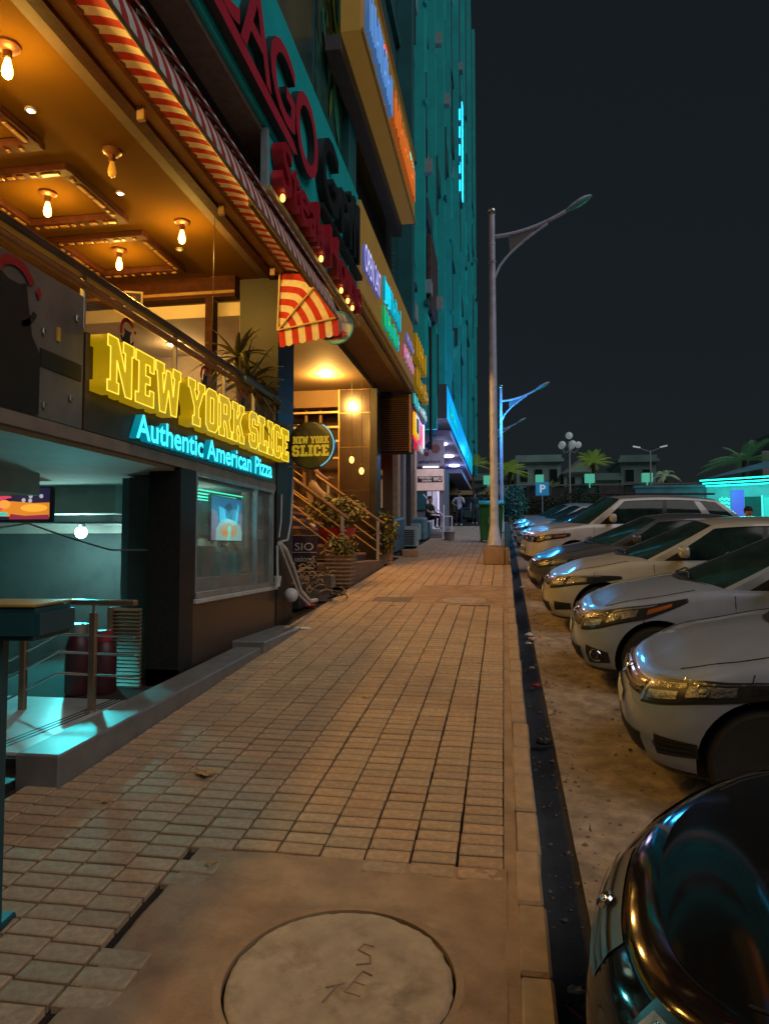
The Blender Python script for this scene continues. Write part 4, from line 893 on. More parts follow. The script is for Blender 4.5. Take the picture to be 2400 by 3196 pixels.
for k in range(7): MB().tube([(random.uniform(-.1,.1),random.uniform(-.1,.1),.48),(random.uniform(-.2,.2),random.uniform(-.2,.2),.85)], .007, 5).build('stem', MT['bark'], t)
leaf_cloud(t, 'foliage', (0,0,.72), .30, .28, .24, 420, lfw, .085, 3)
t = empty('red_planter', (-3.18,13.4,1.345), 'tall dark red tapering planter with a leafy bush between the stair rails', 'planter')
MB().lathe([(.20,0),(.22,.03),(.36,.62),(.38,.66),(.34,.66),(.33,.6)], n=20).build('pot', m('pot_red', (.34,.02,.03), .35, var=.15), t, smooth=True)
for k in range(8): MB().tube([(random.uniform(-.1,.1),random.uniform(-.1,.1),.6),(random.uniform(-.35,.35),random.uniform(-.25,.25),1.15)], .008, 5).build('stem', MT['bark'], t)
leaf_cloud(t, 'foliage', (-.05,0,.98), .58, .42, .32, 900, lfw, .105, 5)
t = empty('leafy_shrub', (-2.82,16.4,1.25), 'leafy yellow green shrub at the foot of the far stair railing', 'shrub')
MB().lathe([(.13,0),(.17,.28),(.18,.30),(.15,.30)], n=14).build('pot', MT['pot'], t, smooth=True)
for k in range(6): MB().tube([(0,0,.25),(random.uniform(-.2,.2),random.uniform(-.2,.2),.95)], .008, 5).build('stem', MT['bark'], t)
leaf_cloud(t, 'foliage', (0.05,-.1,.72), .36, .34, .52, 800, lfw, .10, 8)
# small brick pier and litter stones
t = empty('brick_pier', (-2.70,16.55,gz(16.5)), 'small orange brick pier at the end of the portico plinth', 'pier')
for k in range(6): MB().box(-.16,.10,-.12,.12,.006+.085*k,.085+.085*k-.006).build('brick', m('brick', (.42,.20,.08), .8, var=.25, scale=12, island=.1), t, bevel=.006)
for k, (x, y, sx, sy, sz, lb_) in enumerate(((-2.45,18.5,.22,.12,.20,'broken square concrete block on the pavement beyond the brick pier'),(-2.85,18.2,.28,.10,.06,'flat concrete shard beside the broken block'))):
    o = MB().box(-sx,sx,-sy,sy,0,sz).build('concrete_block', MT['concrete'], bevel=.02); o.location = (x, y, gz(y)-.01); o.rotation_euler = (R(4), R(3*k), R(18)); tag(o, lb_, 'block')
# rubble heap by the column: black box, blocks, dry twigs
o = MB().box(-.24,.14,-.18,.18,0,.36).build('black_box', m('box_black', (.016,.017,.020), .6, var=.2), bevel=.012); o.location = (-3.0,9.95,gz(9.95)); tag(o, 'plain black box standing against the black column', 'box')
o = MB().ball((0,0,.09), .09, 14, 10).build('white_lamp_globe', m('globe_pale', (.5,.5,.5), .4, var=.1), smooth='all'); o.location = (-2.66,8.72,gz(8.72)+.28); tag(o, 'pale round globe at the right end of the window plinth', 'globe')
bk = m('cinder', (.17,.13,.10), .9, var=.3, scale=12, bump=.6)
for k, (x, y, z, rz, lb_) in enumerate(((-2.83,10.75,0,.15,'lower cinder block of the rubble stack by the column'),(-2.80,10.77,.20,-.1,'upper cinder block of the rubble stack with a hollow core'))):
    t = empty('cinder_block', (x, y, gz(y)+z), lb_, 'cinder block', 'cinder blocks by the column'); t.rotation_euler = (R(4),0,rz)
    b = MB(); b.box(-.20,.20,-.10,.10,0,.03).box(-.20,-.16,-.10,.10,.03,.19).box(.16,.20,-.10,.10,.03,.19).box(-.16,.16,-.10,-.06,.03,.19).box(-.16,.16,.06,.10,.03,.19).box(-.02,.02,-.06,.06,.03,.19)
    b.build('shell', bk, t, fix=False)
b = MB(); rr = random.Random(21)
for k in range(70):
    p = Vector((-2.95+rr.gauss(0,.18), 10.4+rr.gauss(0,.22), gz(10.5)+.1+abs(rr.gauss(.28,.14)))); d = Vector((rr.uniform(-1,1), rr.uniform(-1,1), rr.uniform(-.5,.4)))*rr.uniform(.1,.28)
    b.tube([p, p+d*.5+Vector((0,0,.04)), p+d], rr.uniform(.006,.016), 5)
tag(b.build('dry_twigs', m('twig', (.30,.20,.11), .85, var=.3, scale=20), fix=False), 'tangle of dry twigs and frayed cable ends on the rubble', 'twigs', kind='stuff')
for k in range(3):
    pts = [(-2.62+.22*math.cos(a*.7+k)*(1-.1*k), 10.85+.18*math.sin(a*.7+k), gz(10.85)+.03+.05*math.sin(a)+.05*k) for a in range(0,9)]
    tag(MB().tube(pts, .011, 7).build('coiled_cable', MT['black'], smooth=True), ['outer','middle','inner'][k]+' loop of black cable beside the cinder blocks', 'cable', 'coiled black cables')
o = MB().ball((0,0,.02), .09, 10, 6, 1.6, .8, .4).build('red_wrapper', m('wrap_red', (.45,.04,.05), .6, var=.4, scale=30)); o.location = (-2.86,10.15,gz(10.15)); tag(o, 'crumpled red and white wrapper in front of the black box', 'litter')
# ================================================================== the long yellow sign box and its lettering
yb = empty('yellow_sign_box', (SX,14,5.56), 'long mustard yellow sign box with neon lettering OPEN 24/7', 'sign')
my = m('mustard_lit', (.36,.215,.05), .6, var=.14, scale=2, emit=(.36,.19,.03), es=.22)
BP(MB().box(-2.55,-2.165,10.66,17.2,5.55,7.07), 'box', my, yb, bevel=.006)
BP(MB().box(-2.60,-2.56,10.66,17.2,7.07,7.2), 'top_frame', MT['grey_paint'], yb); BP(MB().box(-2.165,-2.13,10.66,17.2,5.50,5.56), 'bottom_trim', m('gold_trim', (.5,.29,.06), .5), yb)
wv = em('neon_violet', (.62,.58,1.0), 1.0); wvs = em('neon_violet_side', (.10,.12,.45), .5)
L_ = put_text('OPEN 24/7', 'letter', wv, yb, 10.72, 12.15, 5.98, 6.42, wallX(-2.165), .05, .01, bold=.0); at_world(L_, yb); two_tone(L_, wv, wvs)
def stroke_word(par, a0, a1, z0, z1, mts, seed, n, xw=-2.165, dep=.05, name='letter'):
    """lettering too slanted to read: close-set upright strokes of uneven height, some joined by a bar"""
    rr = random.Random(seed); w_ = (a1-a0)/n; out = []
    for k in range(n):
        a = a0+k*w_; h0 = z0+(z1-z0)*rr.choice((0,0,0,.1)); h1 = z1-(z1-z0)*rr.choice((0,0,.08,.3)); sw = w_*.30
        polys = [[(a,h0),(a+sw,h0),(a+sw,h1),(a,h1)]]
        if rr.random() < .7: c_ = rr.choice((h0, (h0+h1)/2-.02, h1-.07)); polys = [[(a,h0),(a+sw,h0),(a+sw,c_),(a+w_*.86,c_),(a+w_*.86,min(c_+.07,h1)),(a+sw,min(c_+.07,h1)),(a+sw,h1),(a,h1)]] if h0 < c_ < h1-.075 else polys
        me = poly_mesh(polys, dep, mts[k % len(mts)]); me.transform(wallX(xw+.01)); o = bpy.data.objects.new(name, me); C.objects.link(o); out.append(o)
    at_world(out, par)
    for o in out:
        k_ = o.data.materials[0]; sd_k = k_.name+'_dim'
        if sd_k not in MT: c_ = k_.node_tree.nodes['Principled BSDF'].inputs['Emission Color'].default_value; em(sd_k, tuple(v*.28 for v in c_[:3]), .8)
        two_tone([o], k_, MT[sd_k])
ncy = em('neon_cyan', (.01,.72,1.0), .95); ngr = em('neon_green', (.02,.9,.25), .85); nrd = em('neon_pink', (1.,.18,.35), .9); nwh = em('neon_white', (.7,.6,.8), 1.0); npu = em('neon_lilac', (.35,.30,.8), .9)
stroke_word(yb, 12.62, 14.75, 6.16, 6.60, [ncy], 1, 12); BP(MB().box(-2.155,-2.11,12.66,13.3,6.2,6.56), 'lit_block', ncy, yb)
stroke_word(yb, 12.56, 14.42, 5.66, 6.03, [ngr, ngr, ncy], 2, 12); stroke_word(yb, 15.62, 16.85, 6.26, 6.46, [npu], 3, 8); stroke_word(yb, 15.15, 16.95, 5.77, 6.10, [nrd, nwh], 4, 11)
# upper yellow sign with blue and orange lettering
yu = empty('upper_sign_box', (SX,14,9.8), 'upper mustard sign box with blue and orange lit lettering', 'sign')
BP(MB().box(-2.5,-2.165,10.66,17.5,9.82,11.5), 'box', my, yu, bevel=.006); BP(MB().box(-2.16,-2.13,10.66,17.5,9.78,9.86), 'trim', m('gold_trim',(0,0,0)), yu); BP(MB().box(-2.16,-2.13,10.66,17.5,11.44,11.52), 'trim', m('gold_trim',(0,0,0)), yu)
nbl = em('neon_blue', (.16,.42,1.0), 1.1); nbs = em('neon_blue_side', (.02,.12,.5), .9); nor = em('neon_orange', (1.,.22,.03), 1.1); nos = em('neon_orange_side', (.6,.02,.01), .9)
stroke_word(yu, 10.9, 13.35, 9.98, 10.78, [nbl], 5, 19, dep=.09); stroke_word(yu, 13.5, 16.9, 10.02, 10.78, [nor], 6, 22, dep=.09); BP(MB().box(-2.16,-2.1,12.6,12.85,10.86,10.98), 'lit_dot', em('neon_red', (1.,.08,.08), 1.2), yu)
BP(MB().box(-2.16,-2.1,16.2,16.9,10.82,10.95), 'lit_dash', em('neon_mint', (.05,.8,.6), 1.2), yu)
BP(MB().box(-2.75,-2.5,10.66,17.6,9.55,9.80), 'support_beam', m('beam_dark', (.10,.09,.095), .6, var=.2), yu)
# ================================================================== the tall teal block above and beyond
tb = empty('tall_block', (-6,30,5), 'tall teal lit apartment block with vertical fins rising out of frame', 'building')
tw_, tf, sl_ = MT['teal_wall'], MT['teal_fin'], MT['slate_wall']
pbox('wall', m('dark_teal_glass', (.02,.07,.075), .25, var=.3, scale=1.5), -8, -2.86, -6, 10.35, 6.4, 30, tb)
pbox('wall', sl_, -9, -2.86, 13.0, 19.0, 10.6, 46, tb); pbox('wall', sl_, -9, -2.86, 10.35, 13.0, 7.15, 46, tb)
pbox('wall', tw_, -9, -2.84, 19.0, 24, 5.4, 46, tb); pbox('wall', tw_, -9, -2.84, 24, 60, 6.3, 46, tb); pbox('wall', MT['brown_wall'], -9, -3.4, 17.0, 27.0, 1.0, 5.4, tb); pbox('wall', MT['brown_wall'], -9, -4.2, 27.0, 60, 1.0, 6.3, tb)
pbox('recess', MT['black'], -4.2, -3.6, 13.0, 19.0, 7.15, 10.6, tb); pbox('recess_floor', MT['grey_paint'], -3.6, -2.6, 13.0, 19.0, 7.10, 7.2, tb)
for k in range(26): pbox('recess_slat', m('slat_dark', (.045,.05,.055), .5, .3), -2.98, -2.94, 13.1+.22*k, 13.16+.22*k, 7.2, 10.5, tb)
for k in range(15): pbox('vent_slat', m('slat_pale', (.14,.17,.18), .5, .3), -3.3, -2.9, 18.78, 18.82, 7.35+.16*k, 7.43+.16*k, tb)
# mural of leaves on the wall beside the grill sign
mu = empty('leaf_mural', (-2.84,11.3,8.2), 'tall green painted leaf mural on the wall above the grill sign', 'mural')
BP(MB().box(-2.855,-2.83,10.42,12.25,7.2,16), 'panel', m('mural_base', (.015,.10,.085), .5, var=.6, scale=2.5), mu)
rr = random.Random(12); mcs = [m('mural1', (.03,.34,.22), .5), m('mural2', (.16,.28,.06), .5), m('mural3', (.01,.05,.05), .5), m('mural4', (.02,.22,.24), .5)]
for k in range(60):
    cy, cz = rr.uniform(10.5,12.1), rr.uniform(7.3,15.6); a = rr.uniform(-.9,.9); L_ = rr.uniform(.4,1.3); w_ = L_*.14
    d = (math.sin(a), math.cos(a)); pts = [(cy+d[0]*L_*u-d[1]*w_*math.sin(math.pi*u)*s_, cz+d[1]*L_*u+d[0]*w_*math.sin(math.pi*u)*s_) for s_, us in ((1,(0,.25,.5,.75,1)),(-1,(.75,.5,.25))) for u in us]
    pts = [(min(12.24,max(10.43,p[0])), p[1]) for p in pts]
    me = poly_mesh([pts], .003, mcs[k % 4]); me.transform(wallX(-2.829+.0035*(k % 3)+.0004*k)); o = bpy.data.objects.new('painted_leaf', me); C.objects.link(o); at_world([o], mu)
pbox('pilaster', tw_, -2.86, -2.72, 12.28, 12.95, 7.15, 46, tb)
fins = [(19.0,.55,tw_,.42),(20.6,.30,sl_,.25),(22.0,.22,tf,.45),(23.2,.9,sl_,.30),(25.2,.25,tf,.50),(26.6,.9,tw_,.28),(28.6,.3,tf,.55),(30.3,1.0,sl_,.35),(32.6,.35,tf,.52),(35,1.3,tw_,.36),(38,.4,tf,.58),(41,1.5,sl_,.42),(44.5,.5,tf,.60),(48,2.0,tw_,.45),(52,.6,tf,.66),(56,2.5,sl_,.5),(59.2,.7,tf,.70)]
for y_, w_, mt_, d_ in fins: pbox('fin', mt_, -2.85, -2.84+d_, y_, y_+w_, 5.5+(y_-19)*.06 if y_ < 30 else 7.6, 46, tb)
rr = random.Random(8)
for y_, w_, mt_, d_ in fins:
    for fl in range(7):
        z_ = 9.3+3.3*fl+rr.uniform(-.1,.1); xf = -2.84+d_
        if rr.random() < .45: pbox('fin_ledge', rr.choice((sl_, tf, tw_)), xf, xf+rr.uniform(.05,.12), y_-.05, y_+w_+.05, z_, z_+.16, tb)
        if rr.random() < .03: pbox('wall_unit', m('ac_white', (.35,.45,.5), .5, var=.1), xf, xf+.22, y_+.02, y_+.02+min(.5, w_), z_+.9, z_+1.35, tb)
        if rr.random() < .4: pbox('drain_pipe', rr.choice((tf, sl_)), xf, xf+.07, y_+w_*.4, y_+w_*.4+.08, z_-2.2, z_-.01, tb)
rr = random.Random(5)
for k in range(9):
    y_ = 23.5+3.6*k; pbox('balcony', rr.choice((tw_, sl_)), -2.85, -2.45+.02*k, y_, y_+2.2, 12+3.2*(k % 4)+rr.uniform(0,1), 12.35+3.2*(k % 4)+rr.uniform(1,1.2), tb)
for fl in range(9):
    for k in range(12):
        y_ = 19.75+3.3*k; z_ = 8.4+3.3*fl
        o = pbox('window', m('win_frame', (.06,.22,.22), .6), -2.845, -2.80, y_, y_+1.0, z_, z_+1.7, tb)
        o2 = MB().box(-2.80,-2.79,y_+.07,y_+.93,z_+.07,z_+1.63).build('pane', MT['dark_glass'] if (fl*7+k*3) % 11 else em('lit_room', (.35,.30,.16), .5)); o2.parent = o
        if (fl+k) % 3 == 0: pbox('wall_unit', m('ac_white', (.35,.45,.5), .5, var=.1), -2.84, -2.55, y_+1.15, y_+1.75, z_+.1, z_+.6, tb)
    pbox('floor_ledge', sl_ if fl % 2 else tw_, -2.84, -2.70, 19.0, 60, 10.5+3.3*fl, 10.68+3.3*fl, tb)
for fl in range(6):
    for k in range(5):
        y_ = -1.0+2.3*k; pbox('window_bar', m('bar_teal', (.03,.12,.13), .5), -2.86, -2.82, y_, y_+.06, 7.3, 30, tb) if fl == 0 else None
    pbox('floor_ledge', tw_, -2.86, -2.74, 10.4, 19.0, 12.3+3.3*fl, 12.5+3.3*fl, tb)
o = MB().box(-2.5,-2.33,23.4,25.8,9.7,12.2).build('blade_sign', m('blade', (.10,.06,.06), .6, var=.3), bevel=.02); tag(o, 'unlit reddish brown blade sign on the teal facade', 'sign')
# glowing blue vertical sign high on the block
t = empty('vertical_neon_sign', (-2.2,38.5,20.5), 'glowing blue vertical neon sign high on the tall block', 'sign')
MB().box(-.2,.08,-.4,.4,0,6.0).build('box', m('box_dark_teal', (.03,.2,.24), .5), t); 
for k in range(9): MB().box(.08,.14,-.28,.28,.3+.62*k,.75+.62*k).build('letter', em('neon_sky', (.02,.55,1.), 2.6), t)
for k in range(5): MB().box(-.05,.03,-.46,-.40,.6+1.0*k,1.2+1.0*k).build('edge_light', em('neon_sky',(0,0,0)), t)
# ================================================================== shops between the portico and the bank
lo = empty('louvre_canopy', (-2.6,17,4), 'brown slatted louvre box over the next shopfront', 'louvre')
lom = m('louvre_copper', (.17,.10,.065), .5, .2, var=.25)
BP(MB().box(-3.10,-2.20,17.12,17.5,3.95,5.34), 'core', MT['brown_wall'], lo)
for k in range(24): BP(MB().obox((-2.64,17.05,4.0+.0545*k), (.46,0,0), (0,.05,.012), (0,-.004,.010)), 'slat', lom, lo)
for x0 in (-3.08,-2.22): BP(MB().box(x0-.02,x0+.02,16.98,17.10,3.93,5.36), 'stile', lom, lo)
BP(MB().box(-3.0,-2.95,16.96,17.0,5.25,5.6), 'bracket', MT['steel_dull'], lo)
s3 = empty('gold_letter_sign', (SX,19,5.6), 'two rows of yellow raised letters on the teal wall beyond the sign box', 'sign')
ygl = em('gold_raised', (.62,.34,.01), .75)
stroke_word(s3, 17.6, 20.1, 6.45, 7.05, [ygl], 7, 7, xw=-2.3, dep=.16); stroke_word(s3, 17.6, 20.4, 5.72, 6.2, [ygl], 8, 9, xw=-2.3, dep=.16); BP(MB().box(-2.84,-2.3,17.45,20.5,5.62,7.1), 'backing', m('backing_teal', (.05,.16,.16), .7, var=.2), s3)
s4 = empty('small_light_box', (SX,18.5,5.1), 'small white and cyan light box below the yellow raised letters', 'sign'); BP(MB().box(-2.4,-2.2,17.2,20.3,5.12,5.5), 'box', m('lb_dark', (.03,.05,.055), .5), s4); stroke_word(s4, 17.25, 18.4, 5.16, 5.46, [em('lb_cyan', (.1,.75,.75), 1.1)], 9, 4, xw=-2.2); stroke_word(s4, 18.6, 20.2, 5.2, 5.42, [em('lb_white', (.65,.75,.65), 1.0)], 10, 6, xw=-2.2)
s5 = empty('red_yellow_sign', (SX,18.3,4.3), 'red and yellow light box sign on the louvre side', 'sign'); BP(MB().box(-2.4,-2.2,17.2,19.7,4.32,5.05), 'box', em('lb_red', (.75,.01,.05), .75), s5); BP(MB().box(-2.19,-2.12,17.22,18.1,4.38,4.98), 'yellow_block', em('lb_yellow', (.75,.42,.0), .9), s5, bevel=.03); BP(MB().box(-2.17,-2.14,19.3,19.42,4.35,5.0), 'white_tube', em('lb_tube', (.7,.7,.9), 1.5), s5); BP(MB().box(-2.118,-2.10,17.5,17.8,4.5,4.85), 'black_mark', MT['black'], s5)
stroke_word(s5, 18.2, 19.2, 4.15, 4.30, [em('lb_white',(0,0,0))], 13, 5, xw=-2.2)
# standing poster, blue fascia, shop piers, air conditioners
t = empty('poster_board', (-3.36,19,2.75), 'cream poster board with a red swoosh below the louvre', 'poster'); MB().box(-.10,.10,0,.12,-.05,1.0).build('board', m('poster_cream', (.62,.42,.24), .6, emit=(.5,.3,.12), es=.2), t, bevel=.01); 
for poly, mt_ in (([(-.08,.1),(.08,.16),(.08,.2),(-.02,.26),(-.08,.2)], m('swoosh', (.45,.03,.02), .5)), ([(-.08,.55),(.06,.62),(.07,.70),(.04,.64),(-.08,.585)], MT['black'])):
    me = poly_mesh([poly], .004, mt_); me.transform(wallY(-.001)); o = bpy.data.objects.new('print', me); C.objects.link(o); o.parent = t
MB().box(-.12,.16,-.05,.2,-.6,-.05).build('pedestal', MT['brown_wall'], t)
o = MB().box(-3.46,-3.22,20.0,20.1,3.82,4.48).build('blue_shop_sign', em('shop_blue', (.10,.20,.30), .7), bevel=.01); tag(o, 'small pale blue sign board hanging under the louvre', 'sign')
pier_m = [m('pier1', (.42,.30,.18), .8, var=.2), m('pier2', (.22,.22,.26), .8, var=.2), m('pier3', (.08,.06,.06), .8, var=.2)]
for k in range(4):
    y_ = 21.2+1.5*k; o = MB().box(-3.38,-3.14-.03*(k % 2),y_,y_+.45,gz(y_)-.1,5.4).build('shop_pier', pier_m[k % 3], bevel=.02)
    tag(o, ['cream','grey','dark'][k % 3]+' shopfront pier, number %s after the cream poster' % ['one','two','three','four','five','six','seven'][k], 'pier', 'piers between the shops')
acm = m('ac_white', (.35,.45,.5), .5, var=.1)
for k, (x, y, lb_) in enumerate(((-2.92,22.6,'air conditioner outdoor unit with grille at the pavement edge'),(-3.0,24.4,'air conditioner outdoor unit behind the nearest one'),(-2.72,21.4,'smaller air conditioner outdoor unit nearer than the others'))):
    t = empty('air_conditioner_unit', (x, y, gz(y)), lb_, 'air conditioner', 'air conditioners along the wall')
    MB().box(-.30,.16,-.15,.15,.06,.62).build('case', acm, t, bevel=.012)
    for q in range(8): MB().box(-.24,.06,-.165,-.152,.12+.058*q,.145+.058*q).build('grille_bar', MT['black'], t)
    MB().box(-.25,.1,-.1,.1,0,.06).build('feet', MT['black'], t)
for k, (x0, x1, y0, y1, h, c_, lb_) in enumerate(((-3.35,-2.95,19.4,21.3,.95,(.05,.12,.16),'dark blue tarpaulin covered counter beyond the poster'),(-3.35,-2.75,24.9,26.0,.8,(.10,.20,.24),'blue grey metal cabinet beside the air conditioners'),(-3.35,-2.72,26.25,27.1,.6,(.07,.15,.18),'covered blue crate against the bank kiosk steps'))):
    o = MB().sbox(x0,x1,y0,y1,0,h).build(['covered_counter','metal_cabinet','covered_crate'][k], m('bluebox%d' % k, c_, .6, var=.4, scale=5, bump=.4, bscale=12), bevel=.05); tag(o, lb_, ['counter','cabinet','crate'][k])
# ---- bank kiosk with steps
bk_ = empty('bank_kiosk', (-2.8,27.5,2.1), 'grey bank kiosk with sign panels and a lit white door', 'kiosk')
gp = m('kiosk_grey', (.20,.20,.21), .5, var=.1)
pbox('body', gp, -3.83, -2.23, 27.5, 29.5, 2.0, 4.69, bk_); pbox('sign_panel', m('kiosk_panel', (.34,.33,.34), .5, var=.08), -3.38, -2.25, 27.33, 27.48, 4.79, 5.79, bk_, .02)
for tx, a, c_, z0, z1, mt_ in (('24', -3.29, -2.79, 5.40, 5.73, m('bank_blue', (.01,.03,.09), .5)), ('askari', -3.25, -2.75, 4.89, 5.03, m('bank_blue',(0,0,0))), ('bank', -2.72, -2.37, 4.89, 5.03, m('bank_grey', (.10,.09,.09), .5))):
    L_ = put_text(tx, 'letter', mt_, bk_, a, c_, z0, z1, wallY(27.33), .01, .002, bold=.015); at_world(L_, bk_)
for cx_, cz_, r_, mt_ in ((-2.93,5.25,.09,m('bank_red', (.25,.03,.03), .5)),(-2.58,5.45,.18,m('bank_rust', (.25,.11,.07), .6))):
    me = poly_mesh([ell(cx_, cz_, r_, r_)], .01, mt_); me.transform(wallY(27.327)); o = bpy.data.objects.new('round_mark', me); C.objects.link(o); at_world([o], bk_)
pbox('lit_strip', em('kiosk_strip', (.8,.78,.9), 1.4), -3.08, -2.46, 27.25, 27.33, 4.71, 4.77, bk_)
pbox('transfer_panel', m('wu_panel', (.62,.45,.38), .5, emit=(.6,.42,.36), es=.45), -3.33, -2.28, 27.35, 27.48, 3.85, 4.67, bk_); pbox('transfer_band', m('wu_band', (.10,.035,.03), .5), -3.29, -2.33, 27.335, 27.348, 4.15, 4.39, bk_)
for tx, a, c_, z0, z1 in (('WESTERN',-3.25,-2.75,4.29,4.37),('UNION',-3.12,-2.75,4.18,4.26),('WU',-2.68,-2.37,4.19,4.36)):
    L_ = put_text(tx, 'letter', m('wu_white', (.7,.6,.55), .5, emit=(.7,.6,.5), es=.4), bk_, a, c_, z0, z1, wallY(27.335), .01, .002, bold=.02); at_world(L_, bk_)
pbox('glass_door', m('door_lit', (.5,.5,.55), .3, emit=(.48,.46,.58), es=.55), -2.92, -2.46, 27.42, 27.48, 2.35, 3.81, bk_); pbox('door_frame', em('door_edge', (.7,.62,.95), .9), -2.52, -2.46, 27.38, 27.415, 2.35, 3.81, bk_); pbox('door_mullion', gp, -2.75, -2.72, 27.39, 27.42, 2.35, 3.81, bk_)
pbox('glass_side', m('kiosk_glass', (.05,.16,.17), .2, var=.2), -3.33, -2.93, 27.42, 27.48, 3.1, 3.81, bk_)
lamp('kiosk_fill', (.75,-1.9,3.0), 45, (.62,.55,1.), .3, bk_)  # added fill in front of the kiosk, brightens its sign panel
for k in range(4): pbox('step', MT['plaster_grey'], -3.33, -2.27, 26.35+.29*k, 27.5, 1.85, 2.07+.085*k, bk_)
kr = empty('white_step_rail', (-2.3,26.6,2.1), 'white patterned railing beside the bank kiosk steps', 'railing')
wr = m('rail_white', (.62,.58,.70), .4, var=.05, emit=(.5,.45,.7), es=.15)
for (x, y, z0, z1) in ((-2.27,27.3,2.2,3.27),(-2.18,26.0,1.95,2.77),(-1.87,26.0,1.95,2.77),(-2.54,27.3,2.4,3.6)): BP(MB().box(x-.02,x+.02,y-.02,y+.02,z0,z1), 'post', wr, kr)
BP(MB().tube([(-3.0,26.8,3.64),(-2.18,26.0,2.79)], .022, 8), 'handrail', wr, kr); BP(MB().tube([(-2.18,26.0,2.77),(-1.87,26.0,2.77)], .018, 8), 'handrail', wr, kr)
for k in range(26):
    x_ = -2.79+.0235*k; zc = 2.1+max(0,(-2.18-x_))*.5; BP(MB().tube([(x_+.042*math.cos(a), 26.5, zc+.08+.095*(k % 4)+.042*math.sin(a)) for a in (0,1.2,2.4,3.6,4.8)], .009, 5), 'scroll', wr, kr)
for k in range(8): BP(MB().tube([(-2.13+.075*(k % 4)+.025*math.cos(a), 26.0, 2.2+.17*(k//4)+.04*math.sin(a)) for a in (0,1.4,2.8,4.2,5.6)], .007, 5), 'scroll', wr, kr)
t = empty('stone_planter', (-1.92,25.3,gz(25.3)), 'grey stone planter at the foot of the bank steps', 'planter'); MB().lathe([(.17,0),(.20,.26),(.22,.29),(.19,.29)], n=14).build('pot', MT['plaster_grey'], t, smooth=True)
# ---- the long blue light box of the far bank and the soffit it lights
fb = empty('blue_light_box', (-2.0,35,6.3), 'long glowing blue light box sign on the far facade', 'sign')
blm = em('box_blue', (.0,.34,.80), .85); BP(MB().box(-2.62,-2.0,25.5,46,6.3,7.55), 'box', [m('fb_side', (.10,.12,.15), .6, var=.1)], fb)
BP(MB().box(-2.0,-1.985,25.52,46,6.3,7.5), 'lit_face', blm, fb); stroke_word(fb, 26.5, 31, 6.55, 7.0, [em('box_green', (.0,.75,.65), 1.0)], 15, 14, xw=-1.985, dep=.03); stroke_word(fb, 39, 45, 6.4, 7.1, [em('box_green',(0,0,0))], 16, 8, xw=-1.985, dep=.03)
pbox('shop_soffit', m('purple_lit_soffit', (.40,.36,.50), .7, var=.1), -4.5, -2.05, 28, 47, 6.05, 6.28, tb); pbox('shop_band', m('purple_lit_soffit',(0,0,0)), -2.9, -2.1, 36, 47, 5.4, 5.6, tb)  # purple light on soffit and band put into their colour
for k in range(3):
    t = empty('soffit_light', (-2.6,30+4*k,6.05), ['nearest','middle','farthest'][k]+' white soffit light under the blue light box', 'downlight', 'lights under the blue box'); MB().lathe([(.28,0),(.28,-.05),(.2,-.08)], n=16).build('shade', em('soffit_white', (.85,.8,1.), 4.), t); lamp('soffit_lamp', (0,0,-.3), 16, (.55,.55,1.), .2, t)
lamp('blue_wash', (1.9,-6,.6), 220, (.03,.42,1.), .3, fb); lamp('blue_wash', (1.3,4,.6), 220, (.03,.42,1.), .3, fb)
# thin dark post in front of the facade
tag(MB().tube([(-2.45,24.2,5.0),(-2.45,24.2,12)], .05, 8).build('sign_post', MT['black'], smooth=True), 'thin dark pipe hanging down the facade in front of the far shops', 'post')
